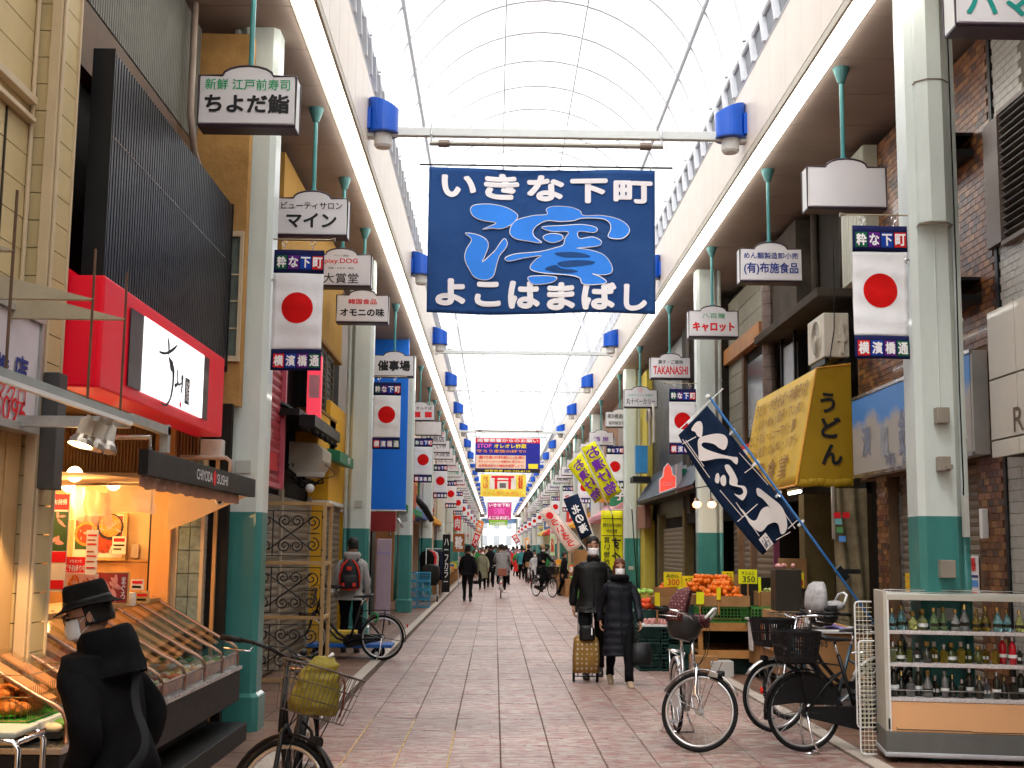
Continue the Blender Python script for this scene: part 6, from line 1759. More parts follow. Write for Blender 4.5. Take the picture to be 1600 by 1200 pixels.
mb = MB(); mb.box(2.4, 2.74, 17.4, 18.1, .0, .88)
one(mb, 'stacked_carton', black_green, 'dark carton standing left of the green crate', 'carton')
box_open(2.28, 2.70, 17.7, 18.1, 1.0, 1.12, 'cardboard box with oranges under the 300 price card', flap=.0)
heap(2.30, 2.68, 17.72, 18.08, 1.06, .042, 40, orange_f, 'orange', 'orange in the left box under the 300 price card', 'orange', 'oranges in the left box', 2, 9)
mb = MB(); mb.box(2.25, 2.74, 17.6, 18.2, .88, .995); one(mb, 'cardboard_tray', cardboard, 'flat cardboard tray below the left orange box', 'tray')
box_open(3.62, 4.0, 17.1, 17.6, .90, 1.10, 'cardboard box of green apples at the right of the oranges')
heap(3.6, 3.98, 17.12, 17.55, 1.02, .04, 24, mat('green_apple', (.45, .50, .18), .35, var=.3), 'apple', 'pale green apple in the box right of the oranges', 'apple', 'green apples', 2, 12)
price_m = mat('price_card_yellow', (.85, .68, .01), .6, var=.04)
price_g = mat('price_card_lime', (.78, .80, .01), .6, var=.04)
def price(px0, py0, px1, py1, Y, top, num, m=price_m, label='', rot=0):
 a, b = P(px0, py1, Y), P(px1, py0, Y)
 t = thing('price_card', label, 'price card', ((a.x + b.x) / 2, Y, a.z), 0, 'yellow price cards')
 w, h = b.x - a.x, b.z - a.z
 mb = MB(); mb.box(a.x, b.x, Y, Y + .006, a.z, b.z); mb.build('card', m, t)
 if top: text(t, top, ((a.x + b.x) / 2, Y - .002, a.z + h * .74), X_, Z_, w * .7, h * .26, K, .02)
 if num: text(t, num, ((a.x + b.x) / 2 + w * .05, Y - .002, a.z + h * .32), X_, Z_, w * .66, h * .42, K if m is price_g else red_print, .03, res=2)
 mb = MB(); mb.box((a.x + b.x) / 2 - .01, (a.x + b.x) / 2 + .01, Y + .007, Y + .02, a.z - .2, b.z - .02); mb.build('stick', wood_o, t)
price(1037, 894, 1065, 917, 17.75, 'みかん', '300', label='yellow price card 300 above the left orange box')
price(1066, 900, 1094, 922, 18.0, '4コ入', '200', label='yellow price card 200 in the middle of the orange heap')
price(1154, 890, 1183, 912, 17.3, 'サンふじ', '350', price_g, label='lime yellow price card 350 on the right')
price(1059, 917, 1068, 945, 16.9, '', '', price_g, label='narrow lime price card before the oranges')
price(1064, 926, 1075, 948, 16.85, 'いよ', '', price_g, label='narrow tilted lime price card with black marks')
price(1023, 926, 1031, 950, 17.4, '', '', price_m, label='small yellow price card left of the orange box')
price(1120, 918, 1126, 937, 16.96, '', '', price_m, label='tiny yellow price card stuck in the front oranges')
price(1185, 902, 1189, 926, 17.2, '', '', price_g, label='edge-on lime price card at the right end of the stall')
price(1088, 925, 1100, 944, 16.93, '', '', price_g, label='lime price card leaning on the green crate')
price(1128, 893, 1146, 908, 17.9, 'レモン', '100', price_m, label='yellow price card 100 behind the right end of the oranges')
price(1104, 903, 1122, 917, 18.1, '', '250', price_m, label='yellow price card 250 in the rear oranges')
k = 0
for j in range(3):
 for i, (x0_, x1_) in enumerate(((2.0, 2.28), (2.30, 2.76))):
  crate(x0_, x1_, 17.4, 17.95, .002 + j * .2, .195 + j * .2, black_green, f'dark green crate, {("bottom", "middle", "top")[j]} of the {("left", "right")[i]} stack before the fruit stall', group='dark crates before the stall', n=8, rows=3)
mb = MB(); mb.box(2.02, 2.74, 17.38, 17.9, .602, .625); one(mb, 'white_tray', white_paint, 'white tray of pink packs on the dark crates', 'tray')
pk = mat('pink_pack', (.75, .35, .32), .25, var=.4, scale=18)
heap(2.04, 2.72, 17.4, 17.88, .60, .05, 34, pk, 'fruit_pack', 'pink wrapped fruit pack on the tray over the dark crates', 'pack', 'pink packs', 1, 21)
mb = MB(); mb.box(1.98, 2.50, 18.0, 18.7, .0, .78); one(mb, 'stall_plinth', black_green, 'dark plinth behind the front crates with bagged fruit', 'plinth')
heap(2.0, 2.48, 18.02, 18.6, .78, .055, 44, net, 'net_bag', 'red net bag of fruit on the plinth left of the oranges', 'bag', 'net bags', 2, 23)
heap(2.0, 2.4, 18.3, 18.6, .98, .05, 10, mat('green_bag', (.3, .55, .1), .4), 'green_bag', 'light green bag on top of the red net bags', 'bag', 'green bags', 1, 25)
one(MB().box(2.8, 4.25, 18.65, 19.2, 0, 1.25), 'shade_block', dk, 'large added dark block standing for the shade behind the fruit stall', 'carton')  # added dark backing that stands in for the shade behind the stall
one(MB().box(3.0, 3.75, 17.15, 18.4, .002, .24), 'shade_block', black_green, 'low added dark block standing for the shade under the wooden fruit stand', 'crate')  # added dark box, paints the shade below the stand boards
rk = random.Random(91)
for i_, (x_, y_, z_, w_, h_, m_, lb_) in enumerate(((2.62, 16.75, .002, .34, .26, cardboard, 'low cardboard carton on the floor before the wooden stand'), (3.55, 16.62, .002, .4, .3, black_green, 'dark crate on the floor right of the wooden stand'),
 (2.86, 16.70, .002, .3, .2, mat('carton_white', (.5, .48, .45), .6), 'small white carton on the floor under the oranges'), (3.62, 16.64, .304, .32, .22, cardboard, 'cardboard carton on the dark floor crate'), (3.64, 16.66, .526, .28, .16, mat('carton_red', (.45, .06, .04), .6), 'red carton topping the pile right of the stand'))):
 one(MB().box(x_, x_ + w_, y_, y_ + .3, z_, z_ + h_), 'carton', m_, lb_, 'carton', bevel=.006)
heap(3.5, 3.95, 14.6, 15.2, .77, .05, 16, mat('mixed_packets', (.55, .25, .12), .5, var=.6, scale=9), 'packet', 'small wrapped packet on the near half of the leaflet table', 'packet', 'packets on the leaflet table', 2, 71)
tb2 = thing('leaflet_table', 'cardboard covered table on castors with leaflets on its near side', 'table', (3.85, 15.6, 0))
mb = MB(); mb.box(3.40, 4.25, 14.2, 16.9, .18, .74); mb.build('body', cardboard, tb2, bevel=.01)
mb = MB(); mb.box(3.36, 4.28, 14.15, 16.95, .742, .765); mb.build('top', mat('table_top_paper', (.62, .60, .58), .6), tb2)
for y in (14.4, 16.8):
 mb = MB(); mb.cyl((3.46, y, .06), (3.50, y, .06), .06, 14); mb.box(3.455, 3.505, y - .02, y + .02, .1, .18); mb.build('castor', black_plastic, tb2)
cols_ = [(.75, .72, .74), (.2, .15, .35), (.65, .2, .08), (.78, .74, .72), (.6, .28, .08), (.7, .65, .55), (.35, .3, .6), (.7, .72, .66)]
for k in range(8):
 y = 16.75 - k * .32
 mb = MB(); mb.grid((3.372, y, .36 if k == 0 else .46), (0, -.30, 0), (-.012, 0, .36 if k == 0 else .27), 4, 4, lambda u, w: V((-.01 * math.sin(u * 3), 0, 0)))
 mb.build('leaflet', mat(f'leaflet_{k}', cols_[k], .5, var=.3, scale=18), tb2, solid=.002)
 if k in (2, 4, 5): text(tb2, ('半額', '', '特売', '', '安い', '新品')[k] if k < 6 else 'x', (3.352, y - .15, .6), RY, Z_, .2, .12, (yellow_print, K, K, K, white_print, navy_print)[k], .03)
rq = random.Random(6)
for k in range(14):
 x, y = rq.uniform(3.45, 4.1), rq.uniform(14.3, 15.6)
 mb = MB(); mb.obox((x, y, .772 + .004 * k), V((.10, .03 * rq.uniform(-1, 1), .004)), V((-.02, .15, rq.uniform(0, .02))), (0, 0, .0012))
 one(mb, 'leaflet', mat(f'leaflet_{rq.randrange(8)}', cols_[0], .5), 'loose white leaflet lying on the near end of the table', 'leaflet', 'loose leaflets')
for i, (px, py, dx, hh, c_, lb_) in enumerate(((1262, 975, .07, .12, (.8, .78, .76), 'white printed carton, left of two on the leaflet table'), (1272, 975, .07, .12, (.75, .74, .74), 'white printed carton, right of two on the leaflet table'), (1248, 962, .07, .16, (.82, .5, .45), 'pink packet standing on the leaflet table'))):
 q = P(px, py, 14.5); mb = MB(); mb.box(q.x - dx / 2, q.x + dx / 2, 14.5, 14.58, .79, .79 + hh)
 one(mb, 'carton', mat(f'carton_{i}', c_, .5, var=.2, scale=40), lb_, 'carton', bevel=.003)
one(MB().box(3.50, 3.85, 15.9, 16.5, .768, .90), 'cardboard_box', cardboard, 'low cardboard box on the far end of the leaflet table', 'box', bevel=.004)
one(MB().box(3.70, 3.95, 15.0, 15.35, .768, .88), 'cardboard_box', cardboard, 'small cardboard box behind the white cartons', 'box', bevel=.004)
one(MB().tube([(3.62, 15.6, .77), (3.62, 15.6, .82)], [.12, .15], 20), 'blue_tub', mat('tub_blue', (.02, .2, .5), .4), 'shallow blue tub on the leaflet table', 'tub', smooth=False)
one(MB().box(3.55, 3.88, 15.9, 16.2, .905, 1.42), 'black_bin', mat('bin_dark_brown', (.035, .028, .02), .5, var=.2), 'tall dark box with pink packs on its lid', 'box', bevel=.01)
heap(3.56, 3.87, 15.92, 16.18, 1.42, .035, 12, pk, 'fruit_pack', 'pink pack lying on the lid of the tall dark box', 'pack', 'pink packs on the dark box', 1, 31)
one(MB().box(3.9, 4.2, 16.9, 17.3, 1.15, 1.55), 'cardboard_box', cardboard, 'upper cardboard box in the shade behind the tall dark box', 'box', bevel=.004)
one(MB().box(3.88, 4.25, 16.96, 17.4, 0, 1.145), 'shelf_unit', dk2, 'dark shelf unit carrying the upper cardboard box', 'shelf')
price(1246, 895, 1256, 918, 16.0, '', '3', price_m, label='small yellow card 3 on the box in the shade')
# ==== BOTTLE DISPLAY CASE
dc = thing('display_case', 'open display case with peach base panel holding rows of bottles', 'display case', (3.16, 10.15, 0), R(-9))
case_w = mat('case_white', (.52, .50, .43), .4, var=.05)
speck = mat('speckled_shelf', (.60, .55, .54), .4, var=.5, scale=120)
for q in ((-.03, .0), (1.72, 1.75)): MB().box(*q, 0, .52, .24, 1.34).build('side_panel', case_w, dc, world=False, bevel=.004)
for z in (1.27, 1.0, .745, .475):
 mb = MB(); mb.box(.002, 1.718, .0 if z < 1.2 else -.012, .5, z, z + (.028 if z < 1.2 else .045)); mb.build('shelf', speck if z < 1.2 else case_w, dc, world=False, bevel=.003)
mb = MB(); mb.box(.0, 1.72, .004, .5, .24, .472); mb.build('base_panel', mat('peach_panel', (.78, .42, .20), .5, var=.06, scale=2), dc, world=False)
mb = MB(); mb.tube([(.05, -.002, .275), (.05, -.002, .258), (.62, -.002, .258), (.63, -.002, .25), (1.7, -.002, .258)], .003, 4); mb.build('panel_groove', K, dc, world=False)
mb = MB(); mb.box(-.035, 1.755, -.012, .52, .085, .236); mb.build('kick_base', mat('kick_grey', (.13, .13, .12), .45), dc, world=False, bevel=.004)
mb = MB(); mb.box(-.045, 1.765, -.03, .53, .045, .084); mb.build('bumper', mat('bumper_grey', (.42, .42, .44), .5), dc, world=False, bevel=.012)
for x in (.08, 1.6):
 for y in (.06, .42):
  mb = MB(); mb.cyl((x - .012, y, .042), (x + .012, y, .042), .042, 14); mb.build('castor', black_plastic, dc, world=False)
mb = MB(); mb.tube([(.01, .02, 1.332), (1.71, .02, 1.332)], .005, 6); mb.tube([(.01, .25, 1.345), (1.71, .25, 1.345)], .005, 6); mb.build('top_rail', chrome, dc, world=False)
mb = MB(); mb.box(-.001, .012, -.01, .012, .24, 1.34); mb.build('edge_strip', white_paint, dc, world=False)
mb = MB(); mb.box(-.012, .0, -.022, .0, .26, .34); mb.build('latch', black_plastic, dc, world=False)
mb = MB()
for y in (.03,): mb.tube([(.01, y, .56), (1.71, y, .56)], .0035, 5)
mb.build('lower_rail', chrome, dc, world=False)
MZ = Matrix.Translation((3.16, 10.15, 0)) @ Matrix.Rotation(R(-9), 4, 'Z')
def bottle_mesh(kind, c1, cap):
 mb = MB(); prof_ = {'cone': [(.0, .001), (.034, .0), (.036, .03), (.036, .07), (.026, .10), (.012, .135), (.012, .15)],
 'square': [(.0, .001), (.03, .0), (.032, .09), (.028, .10), (.012, .105), (.012, .12)],
 'round': [(.0, .001), (.025, 0), (.04, .03), (.038, .07), (.016, .095), (.013, .12)],
 'tall': [(.0, .001), (.028, 0), (.029, .15), (.02, .17), (.012, .18), (.012, .19)]}[kind]
 mb.tube([(0, 0, z) for r_, z in prof_], [max(.001, r_) for r_, z in prof_], 14 if kind != 'square' else 4)
 return mb
gm = [mat(f'bottle_liquid_{i}', c_, .06, var=0, bump=0, trans=.75, ior=1.4) for i, c_ in enumerate(((.35, .75, .8), (.75, .8, .25), (.45, .7, .3), (.9, .92, .9), (.5, .35, .05)))]
gold = mat('gold_cap', (.65, .48, .18), .22, metal=1, bump=0)
darkb = [mat('bottle_dark', (.03, .03, .02), .1, var=.3, coat=.5), mat('bottle_olive', (.06, .07, .01), .1, coat=.5), mat('bottle_red', (.55, .01, .02), .12, coat=.5), mat('bottle_clear_grey', (.2, .2, .2), .1, metal=.3)]
rq = random.Random(14)
shelf_names = ('top', 'middle', 'bottom')
for sh, (z, kinds, mats_, n) in enumerate(((1.028, ('cone', 'round', 'cone'), gm, 22), (.773, ('square', 'round', 'square'), darkb[:2] + [gm[4]], 25), (.503, ('tall', 'cone', 'square'), [darkb[0], darkb[3], darkb[0]], 25))):
 for i in range(n):
  if i >= (20, 25, 25)[sh]: continue
  kind = kinds[i % 3] if sh else ('round' if 2 <= i <= 3 else 'cone')
  m = mats_[(i // 2) % len(mats_)] if sh == 0 else rq.choice(mats_)
  if sh == 1 and i in (13, 14): m, kind = darkb[2], 'tall'
  x = .05 + (.082, .066, .066)[sh] * i; y = .09 + .05 * (i % 2); sc_ = rq.uniform(.9, 1.15)
  w_ = MZ @ V((x, y, z + .001))
  t = thing('perfume_bottle', f'{ORD[i]} bottle from the left on the {shelf_names[sh]} shelf of the display case', 'bottle', w_, rq.uniform(0, 3), 'bottles in the display case')
  t.scale = (sc_, sc_, sc_)
  key = f'bt_{kind}_{m.name}'
  if key not in _g: _g[key] = bottle_mesh(kind, None, None).mesh('glass_body', m, smooth=(kind != 'square'))
  o = bpy.data.objects.new('glass_body', _g[key]); C.objects.link(o); o.parent = t
  top = {'cone': .15, 'square': .12, 'round': .12, 'tall': .19}[kind]
  if ('cap', kind) not in _g:
   mb = MB(); mb.cyl((0, 0, top), (0, 0, top + .035), .015 if kind != 'round' else .022, 12); _g[('cap', kind)] = mb.mesh('cap', gold if kind in ('cone', 'round') else steel)
  o = bpy.data.objects.new('cap', _g[('cap', kind)]); C.objects.link(o); o.parent = t
  if ('lab', kind) not in _g:
   mb = MB(); hh = {'cone': .05, 'square': .05, 'round': .04, 'tall': .07}[kind]; mb.torus((0, 0, hh), .0325 if kind != 'round' else .040, .0, (0, 0, 1), 12, 3)
   mb = MB(); mb.tube([(0, 0, hh - .016), (0, 0, hh + .01)], [.0365, .037] if kind != 'round' else [.0415, .0415], 14); _g[('lab', kind)] = mb.mesh('band', darkb[0] if kind == 'cone' else white_paint)
  if kind in ('cone', 'tall') or i % 2:
   o = bpy.data.objects.new('band', _g[('lab', kind)]); C.objects.link(o); o.parent = t
   if kind == 'square': o.scale = (.72, .72, 1)
for i, (xa, xb, y, za, zb, lb_) in enumerate(((3.0, 3.14, 10.5, .22, 1.24, 'upper white wire rack leaning against the display case'), (2.98, 3.11, 10.35, .03, .93, 'lower white wire rack standing on the floor beside the case'))):
 t = thing('wire_rack', lb_, 'rack', ((xa + xb) / 2, y, za), 0, 'white wire racks')
 mb = MB(); r_ = .03
 mb.tube([(xb, y, za), (xa + r_, y, za), (xa + .008, y, za + .008), (xa, y, za + r_), (xa, y, zb - r_), (xa + .008, y, zb - .008), (xa + r_, y, zb), (xb, y, zb)], .007, 8); mb.build('frame', white_paint, t, smooth=True)
 mb = MB(); n = int((zb - za) / .036)
 for k in range(1, n): mb.tube([(xa, y, za + k * .036), (xb, y, za + k * .036)], .0022, 4)
 for k in range(1, 4): mb.tube([(xa + k * .033, y, za), (xa + k * .033, y, zb)], .0022, 4)
 tag(mb.build('wire_mesh', mat('wire_cream', (.70, .66, .52), .4), t), kind='stuff')
# ==== BICYCLES
tyre_m = rubber
rim_m = mat('rim_silver', (.62, .62, .62), .3, metal=.8, bump=0)
def rot_about(v, p, ax, ang):
 return [Matrix.Rotation(ang, 3, ax) @ (q - p) + p for q in v]
def wheel(parent, c, mbf, name='wheel', r=.325, steer=None, n_sp=28):
 grp = []
 mb = MB(); mb.torus(c, r - .016, .0185, (0, 1, 0), 44, 8)
 if steer: mb.v = steer(mb.v)
 w = mb.build('tyre', tyre_m, parent, world=False, smooth=True)
 mb = MB(); mb.torus(c, r - .042, .0125, (0, 1, 0), 44, 6)
 if steer: mb.v = steer(mb.v)
 mb.build('rim', rim_m, w, world=False, smooth=True)
 mb = MB(); c = V(c)
 for k in range(n_sp):
  a = 2 * math.pi * k / n_sp; s = .03 if k % 2 else -.03; a2 = a + (.35 if (k // 2) % 2 else -.35)
  mb.tube([c + V((.02 * math.cos(a2), s, .02 * math.sin(a2))), c + V(((r - .05) * math.cos(a), 0, (r - .05) * math.sin(a)))], .0013, 3, caps=False)
 if steer: mb.v = steer(mb.v)
 mb.build('spokes', rim_m, w, world=False)
 mb = MB(); mb.cyl(c + V((0, -.045, 0)), c + V((0, .045, 0)), .018, 10); mb.cyl(c + V((0, -.035, 0)), c + V((0, -.03, 0)), .032, 12); mb.cyl(c + V((0, .03, 0)), c + V((0, .035, 0)), .032, 12)
 if steer: mb.v = steer(mb.v)
 mb.build('hub', rim_m, w, world=False)
 return w
def arc(c, r, a0, a1, n=14):
 return [V((c[0] + r * math.cos(R(a0 + (a1 - a0) * i / n)), c[1], c[2] + r * math.sin(R(a0 + (a1 - a0) * i / n)))) for i in range(n + 1)]
def basket_mb(c, w, d, h, wires=9, taper=.8, r=.003):
 """open wire basket, c = centre of the bottom"""
 mb = MB(); c = V(c)
 def ring(z):
  t = taper + (1 - taper) * z / h
  return [c + V((x * w / 2 * t, y * d / 2 * t, z)) for x, y in ((-1, -1), (1, -1), (1, 1), (-1, 1))]
 for z in (0, h * .33, h * .66, h):
  mb.tube(ring(z), r if z < h else r * 1.8, 5, closed=True)
 lo, hi = ring(0), ring(h)
 for e in range(4):
  for k in range(wires):
   t = k / wires
   mb.tube([lo[e].lerp(lo[(e + 1) % 4], t), hi[e].lerp(hi[(e + 1) % 4], t)], r * .8, 4, caps=False)
 for k in range(wires):
  t = k / wires
  mb.tube([lo[0].lerp(lo[1], t), lo[3].lerp(lo[2], t)], r * .8, 4, caps=False)
 return mb
def plastic_basket(parent, c, w, d, h, steer=None):
 mb = MB(); c = V(c)
 def pt(a, z):
  t = .8 + .2 * z / h; ca, sa = math.cos(a), math.sin(a)
  q = (abs(ca) ** 4 + abs(sa) ** 4) ** -.25
  return c + V((ca * q * w / 2 * t, sa * q * d / 2 * t, z))
 n = 56
 for z0, z1 in ((0, .04), (h * .48, h * .54), (h - .04, h)):
  for k in range(n):
   a, b = 2 * math.pi * k / n, 2 * math.pi * (k + 1) / n
   mb.quad(pt(a, z0), pt(b, z0), pt(b, z1), pt(a, z1))
 for k in range(0, n):
  a, b = 2 * math.pi * (k + .1) / n, 2 * math.pi * (k + .62) / n
  mb.quad(pt(a, .04), pt(b, .04), pt(b, h - .04), pt(a, h - .04))
 mb.f.append(tuple(range(len(mb.v), len(mb.v) + n))); mb.m.append(0); mb.v += [pt(2 * math.pi * k / n, .0) for k in range(n)]
 if steer: mb.v = steer(mb.v)
 o = mb.build('basket', black_plastic, parent, world=False, fix=False, solid=.004)
 return o
def bicycle(label, loc, rz, steer_deg=0., colour=None, basket='wire', rear=None, guard=False, bars='up', group='parked bicycles', stand=True, seat_h=.86, name='bicycle', lock=False):
 """origin under the front axle, heading +X"""
 t = thing(name, label, 'bicycle', loc, rz, group)
 fm = colour or black_metal
 sa, sb = V((-.115, 0, .60)), V((-.215, 0, .93)); axis = (sb - sa).normalized()
 st_ = (lambda v: rot_about(v, sa, axis, R(steer_deg))) if steer_deg else (lambda v: v)
 RA = V((-1.12, 0, .325)); FA = V((0, 0, .325)); BB = V((-.64, 0, .27)); SC = V((-.80, 0, seat_h - .08))
 wheel(t, FA, None, steer=st_); wheel(t, RA, None)
 mb = MB()
 mb.tube([sb + V((0, 0, 0)), sa + V((-.02, 0, .06))], .019, 10)
 mb.tube([sa.lerp(sb, .65), V((-.32, 0, .56)), V((-.48, 0, .38)), BB], .021, 10)
 mb.tube([sa.lerp(sb, .35), V((-.31, 0, .46)), V((-.46, 0, .31)), BB + V((.02, 0, -.01))], .018, 10)
 mb.tube([BB, SC], .017, 10); mb.cyl(BB + V((0, -.04, 0)), BB + V((0, .04, 0)), .024, 12)
 for s in (-1, 1):
  mb.tube([BB + V((0, s * .02, 0)), V((-.85, s * .05, .30)), RA + V((0, s * .055, 0))], .010, 8)
  mb.tube([BB.lerp(SC, .75), V((-.93, s * .05, .55)), RA + V((0, s * .055, 0))], .009, 8)
 mb.build('frame', fm, t, world=False, smooth=True)
 mb = MB(); mb.tube([SC, SC + (SC - BB).normalized() * .12], .013, 8); mb.build('seat_post', chrome, t, world=False, smooth=True)
 top = SC + (SC - BB).normalized() * .12
 mb = MB(); rings = []
 for x, w, z, h in ((.15, .02, -.005, .02), (.10, .032, .0, .03), (.02, .05, .0, .04), (-.06, .09, .008, .05), (-.12, .095, .02, .05), (-.15, .06, .02, .03)):
  rings.append([top + V((x, w * math.cos(2 * math.pi * k / 12), z + .02 + h / 2 * math.sin(2 * math.pi * k / 12))) for k in range(12)])
 mb.loft(rings)
 for y in (-.04, .04): mb.torus(top + V((-.09, y, -.02)), .022, .005, (1, 0, 0), 10, 4)
 mb.build('saddle', mat('saddle_black', (.02, .02, .022), .42, var=.2, bump=.1), t, world=False, smooth=True)
 mb = MB()
 for s in (-1, 1):
  mb.tube([FA + V((0, s * .048, 0)), FA + V((-.012, s * .05, .08)), V((-.055, s * .05, .26)) + V((0, 0, .2)), sa + V((.02, s * .04, .06)), sa + V((0, 0, .1))], [.008, .010, .013, .014, .015], 8)
 mb.tube([sa, sb + axis * .12], .014, 8); mb.v = st_(mb.v); mb.build('fork', chrome if colour is not black_metal else fm, t, world=False, smooth=True)
 hb = sb + axis * .10
 mb = MB()
 for s in (-1, 1):
  mb.tube([hb, hb + V((.05, s * .07, .01)), hb + V((.03, s * .18, .03)), hb + V((-.06, s * .24, .04)), hb + V((-.17, s * .27, .03))], .011, 8)
 mb.v = st_(mb.v); hbo = mb.build('handlebar', chrome if colour is not black_metal else fm, t, world=False, smooth=True)
 for s in (-1, 1):
  g0 = hb + V((-.13, s * .26, .033)); g1 = hb + V((-.25, s * .285, .022))
  mb = MB(); mb.tube([g0, g1], [.016, .0175], 10); mb.v = st_(mb.v); mb.build('grip', black_plastic, hbo, world=False, smooth=True)
  mb = MB(); mb.tube([hb + V((-.06, s * .235, .035)), hb + V((-.05, s * .26, -.01)), hb + V((-.2, s * .295, -.03))], .005, 6); mb.v = st_(mb.v); mb.build('brake_lever', chrome, hbo, world=False, smooth=True)
  mb = MB(); mb.tube([hb + V((-.05, s * .22, .03)), hb + V((.10, s * .16, .06)), hb + V((.16, s * .05, -.02)), sa + V((.06, s * .03, .2)), sa + V((.02, 0, .1))], .0035, 5); mb.v = st_(mb.v); mb.build('brake_cable', black_plastic, hbo, world=False, smooth=True)
 mb = MB(); mb.sphere(hb + V((-.04, .17, .07)), .024, .024, .02, 10, 6); mb.v = st_(mb.v); mb.build('bell', black_metal if colour is black_metal else chrome, hbo, world=False, smooth=True)
 fen = fm if colour is black_metal else rim_m
 for c, a0, a1, s_, f_ in ((FA, 35, 165, st_, 1), (RA, 20, 190, lambda v: v, 0)):
  mb = MB(); p = arc(c, .352, a0, a1)
  rings = []
  for i, q in enumerate(p):
   d = (q - V(c)).normalized()
   rings.append([q + V((0, -.028, 0)) - d * .012, q + V((0, -.018, 0)), q + V((0, .018, 0)), q + V((0, .028, 0)) - d * .012, q + V((0, .018, 0)) - d * .003, q + V((0, -.018, 0)) - d * .003])
  mb.loft(rings)
  e = p[-1] if c is RA else p[0]
  for s in (-1, 1): mb.tube([V(c) + V((0, s * .05, 0)), (p[-1] if not f_ else p[-1]) + V((0, s * .03, 0))], .0025, 4)
  mb.v = s_(mb.v); mb.build('mudguard', fen, t, world=False, smooth=True)
 mb = MB(); mb.prism([(BB.x + .10 * math.cos(a), BB.z + .10 * math.sin(a)) for a in [R(q) for q in range(-90, 91, 20)]] + [(RA.x + .045 * math.cos(a), RA.z + .045 * math.sin(a)) for a in [R(q) for q in range(90, 271, 30)]], (0, -.062, 0), X_, Z_, (0, .02, 0))
 mb.build('chain_case', black_plastic if guard else rim_m if colour is not black_metal else black_plastic, t, world=False, bevel=.004)
 mb = MB()
 for s in (-1, 1):
  a = R(-35) if s < 0 else R(145)
  e = BB + V((.165 * math.cos(a), s * .075, .165 * math.sin(a)))
  mb.tube([BB + V((0, s * .07, 0)), e], [.012, .009], 6); mb.obox(e + V((0, s * .055, 0)), (.045, 0, 0), (0, .045, 0), (0, 0, .011))
 mb.build('crank', black_plastic if colour is black_metal else steel, t, world=False)
 mb = MB()
 for s in (-1, 1):
  mb.tube([SC + V((0, s * .02, -.08)), V((-.95, s * .05, .72)), V((-1.32, s * .06, .72)), V((-1.34, 0, .72))], .006, 6); mb.tube([RA + V((0, s * .06, 0)), V((-1.16, s * .06, .72))], .006, 6)
 for k in range(4): mb.tube([V((-1.0 - .09 * k, -.055, .725)), V((-1.0 - .09 * k, .055, .725))], .004, 5)
 mb.build('carrier', chrome if colour is not black_metal else black_metal, t, world=False, smooth=True)
 if stand:
  mb = MB()
  for s in (-1, 1): mb.tube([RA + V((0, s * .06, .0)), RA + V((.02, s * .10, -.2)), RA + V((.06, s * .15, -.315))], .009, 6)
  mb.tube([RA + V((.06, -.15, -.315)), RA + V((-.06, -.15, -.318))], .008, 6); mb.tube([RA + V((.06, .15, -.315)), RA + V((.06, -.15, -.315))], .008, 6); mb.build('kickstand', chrome, t, world=False, smooth=True)
 mb = MB(); mb.sphere(V((-1.49, 0, .50)), .012, .022, .03, 8, 6); mb.build('reflector', mat('reflector_red', (.7, .02, .01), .2), t, world=False, smooth=True)
 bc = V((.02, 0, .78))
 if basket == 'wire':
  mb = basket_mb(bc, .30, .36, .25); mb.v = st_(mb.v); b = mb.build('basket', mat('basket_wire', (.12, .10, .09), .4, metal=.5), t, world=False)
 elif basket == 'plastic':
  b = plastic_basket(t, bc, .34, .42, .25, st_)
 mb = MB()
 for s in (-1, 1): mb.tube([FA + V((0, s * .055, 0)), V((.03, s * .1, .60)), bc + V((.04, s * .12, 0))], .004, 5)
 mb.v = st_(mb.v); mb.build('basket_stay', chrome if colour is not black_metal else black_metal, t, world=False)
 mb = MB(); mb.tube([V((.075, .0, .66)), V((.13, 0, .66))], [.03, .036], 12); mb.v = st_(mb.v); mb.build('head_lamp', black_plastic, t, world=False, smooth=False)
 if rear == 'basket':
  plastic_basket(t, V((-1.18, 0, .74)), .36, .42, .25)
 if guard:
  for s in (-1, 1):
   mb = MB(); pts = [(-1.12 + .30 * math.cos(R(a)), .325 + .30 * math.sin(R(a))) for a in range(10, 171, 16)] + [(-1.2, .40), (-1.0, .38)]
   mb.prism(pts, (0, s * .035, 0), X_, Z_, (0, .003, 0)); mb.build('dress_guard', black_plastic, t, world=False)
 if lock:
  mb = MB(); mb.torus((-1.0, 0, .62), .06, .012, (.4, 1, 0), 16, 6); mb.build('cable_lock', mat('lock_green', (.02, .45, .08), .4), t, world=False, smooth=True)
 return t, st_, hb
